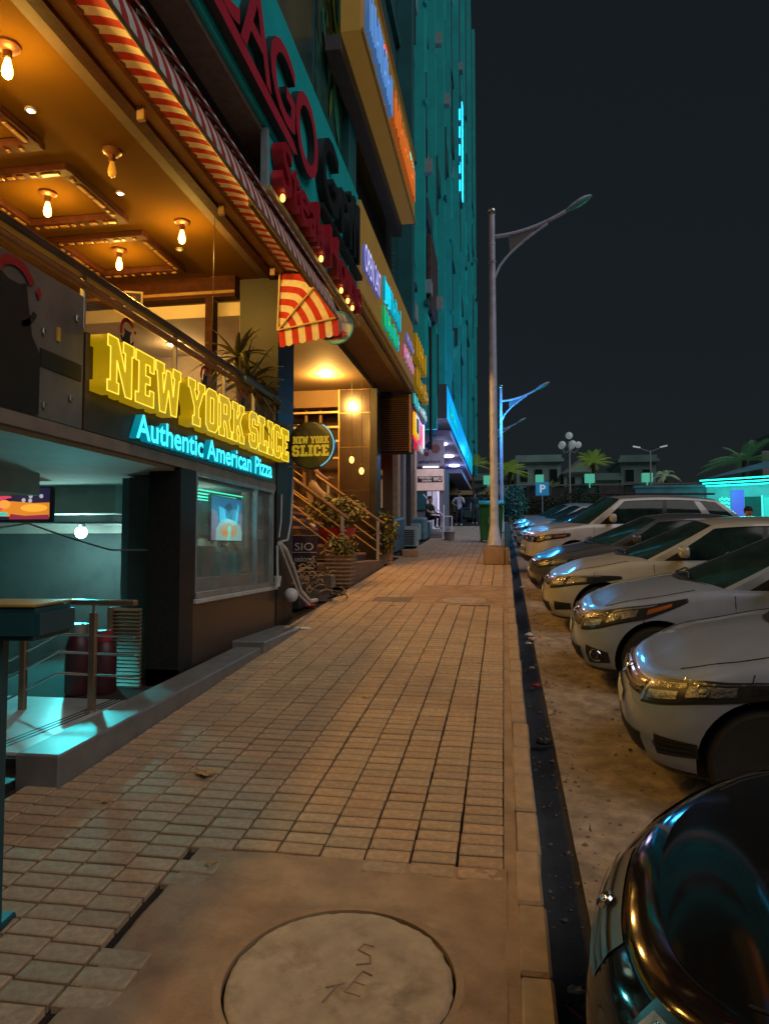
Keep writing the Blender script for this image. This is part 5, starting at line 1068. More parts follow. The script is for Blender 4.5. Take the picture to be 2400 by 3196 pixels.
# ================================================================== street furniture
def street_lamp(loc, h, reach, label, lit=False, block=True, r=.085):
    t = empty('street_lamp', loc, label, 'street lamp', 'street lamps along the road'); pm = MT['pole_paint']
    MB().tube([(0,0,0),(0,0,h*.55),(0,0,h)], [r*1.15,r,r*.78], 16).build('pole', pm, t, smooth=True)
    MB().tube([(0,0,h-1.15),(0,0,h-1.10)], r*1.0, 16).build('collar', pm, t, smooth=True); MB().tube([(0,0,h*.92-.1),(0,0,h*.92-.06)], r*.92, 16).build('collar', pm, t, smooth=True)
    MB().ball((0,0,h+.09), .10, 16, 10).build('finial', MT['steel'], t, smooth='all')
    a0 = h-.52
    k_ = reach/2.3
    up_ = [(r*.6+1.62*k_*u, 0, a0+(.06*u+.42*u*u)*k_) for u in [i/10 for i in range(11)]]
    lo_ = [(r*.5+1.22*k_*u, 0, a0+(-1.0+1.22*(u**.62))*k_) for u in [i/10 for i in range(11)]]
    MB().tube(up_, .045, 10).build('arm', pm, t, smooth=True); MB().tube(lo_, .030, 10).build('brace', pm, t, smooth=True)
    web = MB(); k0 = 2
    vs = [(p[0], .006*s_, p[2]) for s_ in (-1,1) for p in up_[k0:7]+lo_[k0+1:8][::-1]]; n = len(vs)//2
    web.add(vs, [tuple(range(n)), tuple(range(n,2*n))[::-1]]+[(i,(i+1)%n,n+(i+1)%n,n+i) for i in range(n)]); web.build('web_plate', m('web_grey', (.16,.15,.16), .6), t)
    e_ = Vector(up_[-1]); d = (Vector(up_[-1])-Vector(up_[-2])).normalized(); d = Vector((d.x,0,d.z*1.02)).normalized(); nn = Vector((-d.z,0,d.x))
    hb, hg = MB(), MB()
    def shell(sgn, N=14, M_=10):
        def fn(u, v):
            s_ = u; wd_ = .165*math.sin(math.pi*min(1,(s_*.93+.07)))**.6*(.6+.55*s_); a = math.pi*v
            return e_+d*(.72*s_-.03)+Vector((0,1,0))*wd_*math.cos(a)+nn*(sgn*wd_*(.62 if sgn > 0 else .5)*math.sin(a))
        return fn
    hb.grid(shell(1), 14, 10).build('lamp_head', pm, t, smooth='all'); hg.grid(shell(-1), 14, 10).build('lamp_glass', em('lamp_lit', (.3,.9,.95), 6.) if lit else m('lamp_lens', (.10,.45,.38), .08, var=.1, spec=.8), t, smooth='all')
    if block:
        b = MB(); s_ = .24
        MB().tube([(0,0,.03),(0,0,.10),(0,0,.50)], [r*2.0,r*1.85,r*1.14], 12).build('skirt', pm, t, smooth=True)
        b.box(-s_*.62,s_*.62,-s_*.62,s_*.62,0,.03); b.build('base_plate', MT['steel_dull'], t)
        for a in range(4): an = R(90*a+45); MB().add([(r*math.cos(an),r*math.sin(an),.03),(.17*math.cos(an),.17*math.sin(an),.03),(r*math.cos(an),r*math.sin(an),.42)], [(0,1,2)]).build('gusset', pm, t, fix=False)
    return t
zb_ = gz(16.7)
street_lamp((-.22,16.7,zb_+.40), 7.85, 2.35, 'tall grey street lamp on a concrete footing at the kerb')
t = empty('lamp_footing', (-.20,16.7,zb_), 'square concrete footing under the near street lamp', 'footing'); t.rotation_euler = (0,0,R(3))
MB().box(-.27,.20,-.26,.26,-.03,.385).build('block', MT['concrete'], t, bevel=.025, seg=2); MB().box(.205,.29,-.24,.25,-.03,.36).build('side_block', MT['concrete'], t, bevel=.02)
street_lamp((-.08,30,gz(30)), 6.05, 1.95, 'second street lamp lit blue beyond the green bin', r=.07)
street_lamp((-.75,46,gz(46)), 6.2, 2.2, 'third small street lamp beside the end of the blue light box', r=.07)
# green wheeled bin
t = empty('wheeled_bin', (-.44,24.2,gz(24.2)), 'large green wheeled bin behind the near street lamp', 'bin'); t.rotation_euler = (math.atan(SLOPE),0,R(4))
b = MB(); b.add([(-.34,-.30,.08),(.34,-.30,.08),(.34,.30,.08),(-.34,.30,.08),(-.40,-.36,1.22),(.40,-.36,1.22),(.40,.36,1.22),(-.40,.36,1.22)], [(0,3,2,1),(4,5,6,7),(0,1,5,4),(1,2,6,5),(2,3,7,6),(3,0,4,7)]); b.build('tub', MT['bin_green'], t, bevel=.03, seg=2)
MB().box(-.43,.43,-.40,.40,1.225,1.29).build('rim', MT['bin_green'], t, bevel=.015); MB().grid(lambda u, v: (-.42+.84*u, -.39+.78*v, 1.295+.10*math.sin(math.pi*v)), 6, 10).build('lid', MT['bin_green'], t, smooth='all')
for x0 in (-.3,.3): MB().lathe([(.09,-.03),(.09,.03)], o=(x0,.25,.09), ax='X', n=16).build('wheel', MT['rubber'], t)
MB().box(-.12,.12,-.352,-.345,.62,.86).build('stencil', m('stencil', (.05,.30,.16), .6, var=.5, scale=20), t)
# blue painted post beyond the bin and the parking sign
tag(MB().box(.02,.16,22.0,22.2,gz(22)-.2,gz(22)+.75).build('kerb_post', m('post_blue', (.06,.20,.30), .5), bevel=.02), 'short blue painted post at the kerb beside the bin', 'post')
t = empty('parking_sign', (2.1,40,gz(40)+ROAD), 'blue square parking sign with a white letter P', 'sign')
MB().tube([(0,0,0),(0,0,1.75)], .03, 8).build('post', MT['steel_dull'], t); MB().box(-.36,.36,-.03,.0,1.70,2.44).build('plate', m('sign_blue', (.03,.20,.34), .5, emit=(.02,.22,.36), es=.35), t, bevel=.03)
put_text('P', 'letter', m('sign_white', (.7,.75,.75), .5, emit=(.5,.6,.6), es=.4), t, -.14, .18, 1.86, 2.30, wallY(-.03), .01, .002, bold=.03)
# ================================================================== beyond the lot: wall, houses, palms
GY = gz(62)+ROAD
wl = empty('boundary_wall', (10,62,GY), 'long dark boundary wall behind the parking lot', 'wall')
wlm = [m('bwall%d' % k, c_, .85, var=.25, scale=1.2) for k, c_ in enumerate(((.10,.07,.085),(.075,.07,.07),(.05,.075,.08)))]
for k in range(17): pbox('wall_panel', wlm[k % 3], -4+2.0*k, -2.04+2.0*k, 62, 62.3, GY-.5, GY+2.35+.08*(k % 2), wl)
pbox('coping', m('coping', (.22,.20,.17), .8, var=.2), -4, 30, 61.9, 62.4, GY+2.44, GY+2.56, wl)
for k in range(6): pbox('wall_pier', wlm[1], -4.1+6*k, -3.8+6*k, 61.85, 62, GY-.5, GY+2.43, wl)
for k, (x, w_) in enumerate(((3.0,.34),(7.1,.40),(11.7,.42),(-1.3,.40))):
    o = MB().box(x-w_,x+w_,61.2,61.6,GY+2.6,GY+3.35).box(x-.05,x+.05,61.35,61.45,GY+2.2,GY+2.6).build('lit_box', em('lit_green', (.10,.55,.38), .55), bevel=.02); tag(o, 'small green lit box on the boundary wall, '+['left of the globe lamp','right of the globe lamp','beside the tall white lamp','near the end of the pavement'][k], 'light box', 'green lit boxes on the wall')
def house(name, label, x0, x1, y0, y1, h, mt_, gable=False, rows=2, cols_=3, seed=0):
    zb = GY+1.2; t = empty(name, ((x0+x1)/2, y0, zb), label, 'house', 'houses behind the boundary wall'); W_ = x1-x0
    pbox('wall', mt_, x0, x1, y0, y1, zb-3, zb+h, t)
    if gable:
        BP(MB().prism([(x0-.4,zb+h-.3),(x1+.4,zb+h-.3),((x0+x1)/2,zb+h+1.4)], y0-.5, y1, 'Y'), 'roof', m('roof_grey', (.22,.26,.26), .8, var=.15), t); BP(MB().prism([(x0+.3,zb+h-.15),(x1-.3,zb+h-.15),((x0+x1)/2,zb+h+.95)], y0-.56, y0-.505, 'Y'), 'pediment', mt_, t)
    else:
        pbox('roof', mt_, x0-.35, x1+.35, y0-.5, y1, zb+h+.003, zb+h+.4, t); pbox('parapet', mt_, x0-.1, x1+.1, y0-.2, y0, zb+h+.403, zb+h+.9, t)
    pbox('floor_band', mt_, x0-.15, x1+.15, y0-.3, y0-.003, zb+h*.48, zb+h*.48+.3, t)
    for r in range(rows):
        for c_ in range(cols_):
            xx = x0+W_*(c_+.5)/cols_; zz = zb+h*(.12+.5*r); ww = W_/cols_*.28
            o = pbox('window', m('far_frame', (.3,.33,.33), .6), xx-ww, xx+ww, y0-.06, y0-.002, zz, zz+h*.26, t)
            o2 = MB().box(xx-ww*.88,xx+ww*.88,y0-.085,y0-.064,zz+.1,zz+h*.26-.1).build('pane', m('far_glass', (.015,.03,.032), .15)); o2.parent = o
    return t
pw = m('house_plaster', (.26,.42,.40), .85, var=.18, scale=.6); pw2 = m('house_plaster2', (.17,.29,.28), .85, var=.2, scale=.5)
house('white_house', 'pale flat roofed two storey house left of the globe lamp', 1.6, 7.0, 90, 100, 6.6, pw)
house('gabled_house', 'pale house with a gabled front behind the globe lamp', 7.2, 10.6, 88, 98, 5.2, pw, True, 2, 2)
house('low_house', 'low dim house between the gabled house and the tall white lamp', 10.9, 14.2, 92, 100, 4.4, pw2, False, 1, 2)
house('dark_house', 'dim two storey house behind the tall white lamp', 14.4, 18.6, 92, 102, 6.6, pw2, False, 2, 2)
house('right_house', 'dim grey house rising behind the lit shop', 27.5, 33, 78, 86, 7.4, pw2, False, 2, 3)
house('far_left_house', 'dim house at the end of the pavement', -6, 1.0, 92, 100, 4.6, pw2, False, 1, 3)
def palm(loc, h, fl, label, seed, n=18, mt_=None, droop=1.):
    t = empty('palm_tree', loc, label, 'palm tree', 'palm trees beyond the lot'); rr = random.Random(seed); lean = rr.uniform(-.2,.2)
    pts = [(lean*u*u*h*.3, 0, h*u) for u in [i/6 for i in range(7)]]; MB().tube(pts, [.22*(1-.35*i/6)+(.05 if i == 0 else 0)+(.06 if i == 6 else 0) for i in range(7)], 10).build('trunk', MT['bark'], t, smooth=True)
    top_ = Vector(pts[-1]); b = MB()
    for k in range(n):
        a = 6.2832*k/n+rr.uniform(-.2,.2); el = rr.uniform(.1,1.25); L_ = fl*rr.uniform(.75,1.1); d = Vector((math.cos(a)*math.cos(el), math.sin(a)*math.cos(el), math.sin(el))); sd_ = Vector((-math.sin(a), math.cos(a), 0))
        prev = None
        for i in range(11):
            u = i/10; p = top_+d*L_*u+Vector((0,0,-droop*L_*.55*u*u)); 
            if prev is not None:
                b.add([prev-sd_*.02, prev+sd_*.02, p+sd_*.015, p-sd_*.015], [(0,1,2,3)])
                for s_ in (-1,1):
                    for q in (0.,.5):
                        pp = prev+(p-prev)*q; ll = L_*.26*math.sin(math.pi*min(1,u*.9+.1)); e2 = pp+(p-prev).normalized()*ll*.7+sd_*s_*ll*.7+Vector((0,0,-ll*.35)); b.add([pp, pp+(p-prev)*.45, e2], [(0,1,2)])
            prev = p
    b.build('crown', mt_ or m('palm_leaf', (.10,.20,.075), .5, var=.4, scale=4), t, fix=False); return t
pl_y = m('palm_yellow', (.20,.28,.06), .5, var=.4, scale=4, emit=(.10,.16,.03), es=.35); pl_d = m('palm_dull', (.10,.17,.11), .5, var=.4)  # palm leaves here and below glow faintly, standing for light on them
palm((7.9,64,GY), 4.6, 2.3, 'bushy yellow green palm with faintly glowing fronds right of the globe lamp', 1, 26, pl_y, .7); palm((.4,64,GY), 3.9, 2.4, 'round palm just right of the near lamp post', 2, 24, pl_y, .9)
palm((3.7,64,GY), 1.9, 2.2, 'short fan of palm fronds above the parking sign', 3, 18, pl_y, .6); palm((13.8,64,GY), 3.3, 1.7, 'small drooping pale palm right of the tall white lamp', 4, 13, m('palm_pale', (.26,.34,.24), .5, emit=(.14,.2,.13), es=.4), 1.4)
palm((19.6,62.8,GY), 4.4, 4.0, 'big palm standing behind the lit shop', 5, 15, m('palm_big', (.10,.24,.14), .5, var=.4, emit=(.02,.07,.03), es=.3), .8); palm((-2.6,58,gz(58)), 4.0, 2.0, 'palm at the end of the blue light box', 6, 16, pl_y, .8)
# globe lamp, tall white double lamp
t = empty('globe_lamp', (5.4,60.5,GY), 'ornate lamp post with a cluster of pale globes', 'lamp post'); MB().tube([(0,0,0),(0,0,6.0)], .08, 10).build('pole', m('gl_pole', (.4,.42,.42), .5), t, smooth=True); gg = m('globe_glass', (.45,.5,.48), .3, emit=(.3,.36,.35), es=.35)
MB().ball((0,0,6.5), .30, 14, 10).build('globe', gg, t, smooth='all')
for k in range(5): a = 6.2832*k/5; MB().tube([(0,0,5.2),(.45*math.cos(a),.45*math.sin(a),5.05),(.72*math.cos(a),.72*math.sin(a),5.45)], .03, 8).build('arm', m('gl_pole',(0,0,0)), t); MB().ball((.72*math.cos(a),.72*math.sin(a),5.72), .28, 14, 10).build('globe', gg, t, smooth='all')
t = empty('double_lamp', (11.8,60.5,GY), 'tall thin white lamp post with two short arms', 'lamp post'); MB().tube([(0,0,0),(0,0,5.1)], .06, 8).build('pole', m('gl_pole',(0,0,0)), t)
for s_ in (-1,1): MB().tube([(0,0,5.0),(s_*.9,0,5.35)], .03, 8).build('arm', m('gl_pole',(0,0,0)), t); MB().obox((s_*1.05,0,5.42), (.28,0,.06*s_), (0,.1,0), (0,0,.05)).build('head', m('gl_head', (.4,.42,.4), .4, emit=(.5,.55,.5), es=.5), t)
# hedges in front of the wall
for k, (x, w_, h, lb_) in enumerate(((3.0,1.5,1.5,'dark bush before the wall left of the parking sign post'),(6.2,2.0,2.0,'large dark bush before the wall behind the white off-road car'),(9.2,1.6,1.6,'dark bush before the wall farther right'),(-.9,1.3,1.9,'dark green clipped bush at the end of the pavement'),(.6,.9,2.2,'tall teal lit bush left of the parking sign'))):
    y_ = 60.5 if k < 3 else 44; t = empty('bush', (x, y_, gz(y_)+ROAD), lb_, 'bush', 'bushes before the wall')
    for q in range(5): MB().tube([(0,0,0),(random.uniform(-w_*.5,w_*.5),random.uniform(-.3,.3),h*.8)], .03, 5).build('stem', MT['bark'], t)
    leaf_cloud(t, 'foliage', (0,0,h*.55), w_, .8, h*.55, 900, MT['leaf_dark'] if k != 4 else m('leaf_teal', (.06,.22,.18), .5, var=.4), .22, 30+k)
# tents with hipped roofs at the end of the pavement
for k, (x, lb_) in enumerate(((-3.2,'ochre hipped canopy at the end of the pavement on the left'),(-.6,'ochre hipped canopy at the end of the pavement on the right'))):
    t = empty('hipped_canopy', (x, 52, gz(52)), lb_, 'canopy'); MB().add([(-1.3,-1.2,1.5),(1.3,-1.2,1.5),(1.3,1.2,1.5),(-1.3,1.2,1.5),(0,0,2.5)], [(0,1,4),(1,2,4),(2,3,4),(3,0,4),(0,3,2,1)]).build('roof', m('canopy_ochre', (.24,.18,.09), .7, var=.2), t)
    for sx in (-1,1):
        for sy in (-1,1): MB().tube([(sx*1.2,sy*1.1,0),(sx*1.2,sy*1.1,1.5)], .05, 8).build('post', MT['black'], t)
# lit shop at the right edge
sp = empty('lit_shop', (13,38,gz(38)+ROAD), 'curved roofed shop outlined with cyan neon at the right edge', 'shop')
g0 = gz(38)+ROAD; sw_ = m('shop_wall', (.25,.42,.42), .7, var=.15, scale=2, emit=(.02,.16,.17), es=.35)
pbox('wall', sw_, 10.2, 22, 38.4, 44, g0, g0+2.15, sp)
b = MB(); b.grid(lambda u, v: (9.7+9*u, 37.4+3.5*v, g0+2.36+1.65*math.sin(min(1,u*1.15)*math.pi/2)*(.55+.45*math.sin(math.pi*v/2))-.0), 18, 8); BP(b, 'roof', m('shop_roof', (.10,.32,.42), .7, var=.3, scale=1.5, dirt=(.03,.08,.12), dscale=1.3), sp, smooth='all')
for k, z in enumerate((2.34,2.20,2.08)): BP(MB().tube([(9.6+.15*k,37.3+.1*k,g0+z-.04),(14.5,37.3+.1*k,g0+z+.22-.05*k),(20,37.3+.1*k,g0+z+.5-.1*k)], .035, 8), 'neon_tube', em('neon_aqua', (.02,.95,.75), 2.2), sp, smooth=True)
pbox('door', m('shop_door', (.02,.09,.08), .5), 12.0, 12.75, 38.33, 38.39, g0, g0+1.55, sp); pbox('door_frame', em('door_neon', (.1,.9,.75), .7), 12.76, 12.84, 38.30, 38.38, g0, g0+1.6, sp)
pbox('purple_panel', em('shop_purple', (.10,.10,.55), .6), 11.35, 11.95, 38.32, 38.39, g0+.6, g0+1.9, sp); pbox('window', em('shop_win', (.05,.55,.50), .5), 12.9, 13.4, 38.30, 38.38, g0+.5, g0+1.5, sp)
for k in range(28): a, c_ = k % 7, k//7; pbox('lattice_block', em('lattice', (.10,.75,.62), .55), 13.5+.13*a, 13.59+.13*a, 38.28, 38.37, g0+.75+.2*c_+.05*(a % 2), g0+.88+.2*c_+.05*(a % 2), sp)
for k in range(20): a, c_ = k % 5, k//5; pbox('lattice_block', em('lattice',(0,0,0)), 10.75+.11*a, 10.83+.11*a, 38.28, 38.37, g0+.75+.2*c_+.05*(a % 2), g0+.88+.2*c_+.05*(a % 2), sp)
lamp('shop_wash', (-1.5,-1.6,1.8), 120, (.03,.85,.8), .4, sp); lamp('shop_wash', (1.5,-1.6,1.9), 120, (.03,.85,.8), .4, sp)
tag(MB().box(6.6,9.8,37.5,37.8,g0,g0+2.0).box(6.5,9.9,37.42,37.88,g0+2.003,g0+2.12).build('side_wall', m('side_wall', (.10,.22,.25), .8, var=.3, scale=1.5)), 'low blue grey wall joining the lit shop', 'wall')
for k, x in enumerate((21.4,22.6)): o = MB().box(x-.3,x+.3,63,63.6,GY,GY+5.2).build('gate_pillar', MT['plaster_grey'], bevel=.03); tag(o, ['left','right'][k]+' pale square pillar showing above the lit shop roof', 'pillar', 'pillars behind the lit shop')
# ================================================================== cars
def kp(pts):
    def f(x):
        if x <= pts[0][0]: return pts[0][1]
        for (a, b_), (c_, d_) in zip(pts, pts[1:]):
            if x <= c_: u = (x-a)/(c_-a); u = u*u*(3-2*u)*.5+u*.5; return b_+(d_-b_)*u
        return pts[-1][1]
    return f
FW = kp([(0,.90),(.06,.95),(.15,.975),(.35,1.0),(.55,1.0),(.75,.99),(.88,.965),(.95,.945),(1,.91)])
class CarShape:
    def __init__(s, L=4.5, W=.86, n=2.6, d=.78, dr=.6, zb=.20, sh=((0,.66),(.5,.77),(1.25,.93),(2.4,.95),(3.6,.98),(4.5,.93)), nose=((0,.10),(.12,.04),(.3,.0),(.5,.0),(.66,.015),(.8,.05),(.92,.11),(1,.20)), H=1.47, crown=.07, wf=.74, wr=3.55, wrad=.315, gh=(1.28,2.05,3.35,4.12), yb=.88, yr=.66):
        s.L, s.W, s.n, s.d, s.dr, s.zb, s.H, s.crown, s.wf, s.wr, s.wrad, s.gh = L, W, n, d, dr, zb, H, crown, wf, wr, wrad, gh
        s.sh = kp(sh); s.nose = kp(nose); s.yb, s.yr = yb*W, yr*W
    def base(s, q):                                     # q: 0 front centre, 1 end of front corner, then metres along the side
        if q <= 1:
            th_ = math.pi/2*max(q, 0); e_ = 2/s.n; return s.d*(1-math.cos(th_)**e_ if q < 1 else 1), s.W*math.sin(th_)**e_ if q > 0 else 0.
        x = s.d+(q-1)
        if x <= s.L-s.dr: return x, s.W
        u = min(1, (x-(s.L-s.dr))/s.dr); y = max(0, 1-u**2.8)**(1/2.8); return s.L-s.dr+s.dr*u, s.W*y
    def pt(s, q, t):
        sg = 1 if q >= 0 else -1; x, y = s.base(abs(q)); zs_ = s.sh(x); zb = s.zb+.05*max(0, 1-x/.6)*0+.06*max(0, (x-(s.L-.7))/.7)
        z = zb+t*(zs_-zb); fall = max(0, 1-x/1.25)**1.3; x2 = x+s.nose(t)*fall
        rear = max(0, (x-(s.L-.8))/.8); x2 -= rear*(.10*abs(t-.45)**1.2*2)
        y2 = y*FW(t)
        for wx in (s.wf, s.wr): y2 += .016*math.exp(-((x-wx)/.36)**2)*math.exp(-((z-.55)/.25)**2)*(y/s.W)
        return Vector((x2, -sg*y2, z))                  # near side of the parked cars is local -y
    def top(s, q, f):                                   # f: 0 at the shoulder, 1 on the centre line
        p = s.pt(q, 1.); x, _ = s.base(abs(q)); c_ = s.crown*min(1, x/.5)*min(1, (s.L-x)/.5)
        y = p.y*(1-f); xx = p.x; return Vector((xx, y, p.z+c_*(1-(1-f)**2)))
    def nrm(s, q, t):
        a, b_, c_ = s.pt(q, t), s.pt(q+.01, t), s.pt(q, min(1,t+.01)); v = (b_-a).cross(c_-a); v.normalize()
        ctr = Vector((1.4, 0, .5)); return v if v.dot(a-ctr) > 0 else -v
    def patch(s, q0, q1, lo, hi, off, nu=14, nv=5):
        b = MB()
        def fn(u, v):
            q = q0+(q1-q0)*u; l, h = (lo(u) if callable(lo) else lo), (hi(u) if callable(hi) else hi); t = l+(h-l)*v
            p = s.pt(q, t)+s.nrm(q if abs(q) > .011 else .011, t)*off; return p
        b.grid(fn, nu, nv); return b
    def line(s, pts, r=.0035, off=.001):
        b = MB(); b.tube([s.pt(q, t)+s.nrm(q, t)*off for q, t in pts], r, 5); return b
TS = [0,.03,.08,.15,.22,.30,.38,.46,.55,.64,.72,.79,.85,.90,.94,.97,1.0]
def car_body(S):
    qs = [i/18 for i in range(19)]; nside = 26; L_ = S.L-S.d
    qs += [1+L_*k/nside for k in range(1, nside-5)]; q0 = qs[-1]; qs += [q0+(1+L_-q0)*math.sin(math.pi/2*k/9) for k in range(1, 10)]
    fs_ = [.05,.12,.22,.4,.6,.8,1.0]; b = MB()
    for sg in (1, -1):
        cols = []
        for q in qs:
            p0 = S.pt(q*sg if q else 0, 0.); col = [Vector((p0.x, 0, p0.z)), Vector((p0.x, p0.y*.8, p0.z-.0))]
            col += [S.pt(q*sg if q else 0, t) for t in TS]+[S.top(q*sg if q else 0, f) for f in fs_]
            if q == 0:
                for c in col: c.y = 0
            cols.append(col)
        n = len(cols[0]); b.add([p for c in cols for p in c], [((i+1)*n+j, i*n+j, i*n+j+1, (i+1)*n+j+1) if sg > 0 else (i*n+j, (i+1)*n+j, (i+1)*n+j+1, i*n+j+1) for i in range(len(cols)-1) for j in range(n-1)])
    me = bpy.data.meshes.new('body'); me.from_pydata(b.v, [], b.f); bm = bmesh.new(); bm.from_mesh(me)
    bmesh.ops.remove_doubles(bm, verts=bm.verts, dist=2e-4); bmesh.ops.dissolve_degenerate(bm, edges=bm.edges, dist=1e-5)
    bmesh.ops.recalc_face_normals(bm, faces=bm.faces); bm.to_mesh(me); bm.free(); return me
def arch_cut(me, S):
    """cut the wheel arches out of the shell"""
    o = bpy.data.objects.new('tmp_body', me); C.objects.link(o); c = MB()
    for wx in (S.wf, S.wr):
        for sg in (-1, 1): c.lathe([(S.wrad+.055, 0),(S.wrad+.055, sg*.50)], o=(wx, sg*(S.W-.26), S.wrad+.005), ax='Y', n=36)
    co = c.build('tmp_cut', MT['black']); md = o.modifiers.new('b', 'BOOLEAN'); md.operation = 'DIFFERENCE'; md.object = co; md.solver = 'EXACT'
    bpy.context.view_layer.update(); dg = bpy.context.evaluated_depsgraph_get(); out = bpy.data.meshes.new_from_object(o.evaluated_get(dg))
    bpy.data.objects.remove(o); bpy.data.objects.remove(co); return out
def make_car(name, label, loc, ang, S, paint, kind='sedan', wheels=True, detail=True, roll=True, group='cars parked nose to the kerb'):
    root = empty(name, (loc[0], loc[1], gz(loc[1])+ROAD+(loc[2] if len(loc) > 2 else 0)), label, 'car', group)
    root.rotation_euler = (math.atan(SLOPE), 0, R(ang))
    blk, gls, chrome = MT['black'], m('car_glass', (.012,.026,.026), .08, var=.5, scale=4, spec=.35), m('chrome', (.65,.65,.66), .12, 1., var=0)
    trim = m('trim_black', (.015,.015,.016), .45, var=.1); gap = m('gap', (.008,.008,.008), .9, var=0)
    me = arch_cut(car_body(S), S) if wheels else car_body(S)
    me.materials.clear(); me.materials.append(paint)
    for p in me.polygons: p.use_smooth = True; p.material_index = 0
    me.set_sharp_from_angle(angle=R(40))
    body = bpy.data.objects.new('body', me); C.objects.link(body); body.parent = root
    # wheel wells and wheels
    if wheels:
        for wx in (S.wf, S.wr):
            for sg in (-1, 1):
                MB().lathe([(S.wrad+.053,0),(S.wrad+.053,sg*.01)], o=(wx, sg*(S.W-.257), S.wrad+.005), ax='Y', n=24).build('wheel_well', blk, root)
                w_ = empty('wheel', (wx, sg*(S.W-.115), S.wrad), parent=root); r = S.wrad
                MB().lathe([(r-.10,-.09),(r-.03,-.10),(r-.006,-.075),(r,-.04),(r,.04),(r-.006,.075),(r-.03,.10),(r-.10,.09)], ax='Y', n=32).build('tyre', MT['rubber'], w_, smooth=True)
                b = MB(); b.lathe([(r-.10,sg*.075),(r-.115,sg*.085),(r-.125,sg*.06),(r-.125,sg*.02)], ax='Y', n=28)
                for k in range(7):
                    a = 2*math.pi*k/7; dx, dz = math.cos(a), math.sin(a); b.obox((dx*(r-.12)*.55, sg*.06, dz*(r-.12)*.55), (dx*(r-.12)*.5,0,dz*(r-.12)*.5), (-dz*.022,0,dx*.022), (0,.014,0))
                b.lathe([(.05,sg*.03),(.05,sg*.085),(.02,sg*.09)], ax='Y', n=14); b.build('rim', m('rim_alloy', (.35,.35,.37), .35, .8, var=.1), w_, smooth=True)
    # greenhouse
    x0, x1, x2, x3 = S.gh; yb, yr, H = S.yb, S.yr, S.H
    zb0 = S.sh(x0)+.0; zb3 = S.sh(x3)-.005
    def side(u, v, sg=-1):
        xa = x0+(x3-x0)*u; xb = x1+(x2-x1)*u; za = S.sh(xa)-.012; zr = H-.055-.05*(2*u-1)**2-.02*u; ya = yb-.05*max(0,1-u/.25)**2*0
        x = xa+(xb-xa)*v; z = za+(zr-za)*v; y = ya+(yr-ya)*(max(v,0)**1.25)+.035*math.sin(math.pi*v); return Vector((x, sg*y, z))
    def shield(s_, v, rear=False):
        sd_ = side(1. if rear else 0., v, -1); y = s_*abs(sd_.y); bl = (.30 if not rear else -.22)*(1-v)+(.09 if not rear else -.08)*v
        cz = (S.crown*.75)*(1-v)+.045*v; return Vector((sd_.x-bl*(1-s_*s_), y, sd_.z+cz*(1-s_*s_)))
    def roof(u, s_):
        sd_ = side(u, 1., -1); f0, f1 = shield(s_, 1.), shield(s_, 1., True); x = f0.x+(f1.x-f0.x)*u
        return Vector((x, s_*abs(sd_.y), sd_.z+.045*(1-s_*s_)+.012*math.sin(math.pi*u)*(1-s_*s_)))
    b = MB(); b.grid(lambda u, v: roof(u, 2*v-1), 14, 12)
    ua, ub, uc, ud, vt = .055, .44, .475, (.80 if kind != 'suv' else .74), .90
    for sg in (-1, 1):
        b.grid(lambda u, v: side(u, vt+(1-vt)*v, sg), 14, 2); b.grid(lambda u, v: side(ua*u, vt*v, sg), 2, 8); 
        if kind == 'suv':
            b.grid(lambda u, v: side(ud+.06*u, vt*v, sg), 2, 8); b.grid(lambda u, v: side(.955+.045*u, vt*v, sg), 2, 8); b.grid(lambda u, v: side(ud+.06+(.895-ud)*u*1.0, vt*.06*v, sg), 3, 1)
        else: b.grid(lambda u, v: side(ud+(1-ud)*u, vt*v, sg), 5, 8)
        b.grid(lambda u, v: shield(sg*(.93+.07*u), v), 2, 8); b.grid(lambda u, v: shield(sg*(.93+.07*u), v, True), 2, 8)
    b.build('roof', paint, root, smooth='all')
    MB().grid(lambda u, v: shield(-.93+1.86*u, v), 16, 10).build('windscreen', gls, root, smooth='all'); MB().grid(lambda u, v: shield(-.93+1.86*u, v, True), 12, 8).build('rear_window', gls, root, smooth='all')
    for sg in (-1, 1):
        MB().grid(lambda u, v: side(ua+(ub-ua)*u, vt*v, sg), 8, 8).build('side_window', gls, root, smooth='all'); MB().grid(lambda u, v: side(uc+(ud-uc)*u, vt*v, sg), 7, 8).build('side_window', gls, root, smooth='all')
        if kind == 'suv': MB().grid(lambda u, v: side(ud+.06+(.895-ud)*u, vt*(.06+.94*v), sg), 6, 8).build('side_window', gls, root, smooth='all')
        MB().grid(lambda u, v: side(ub+(uc-ub)*u, vt*v, sg), 1, 8).build('door_pillar', trim, root, smooth='all')
        MB().tube([side(k/16*.86+.01, 0., sg)+Vector((0, sg*.006, .004)) for k in range(17)], .009, 6).build('belt_trim', trim if kind != 'sedan2' else chrome, root)
        MB().tube([side(k/16, vt, sg)+Vector((0, sg*.004, 0)) for k in range(1, 15)], .006, 6).build('window_trim', trim, root)
        # mirror
        mp = side(.10, .10, sg); t = empty('mirror', mp+Vector((.05, sg*.015, .02)), parent=root)
        bb = MB(); bb.ball((0, 0, 0), 1., 18, 12); pw_ = lambda v: math.copysign(abs(v)**.62, v); hm = 1.25 if kind == 'suv' else 1.; bb.v = [(pw_(x)*(.075 if x < 0 else .045), sg*.145+pw_(y)*.115, .075+pw_(z)*.072*hm) for x, y, z in bb.v]; bb.build('housing', paint, t, smooth='all')
        MB().obox((.0, sg*.05, .0), (.035,0,0), (0,.07,0), (0,0,.016)).build('stalk', trim, t, bevel=.006)
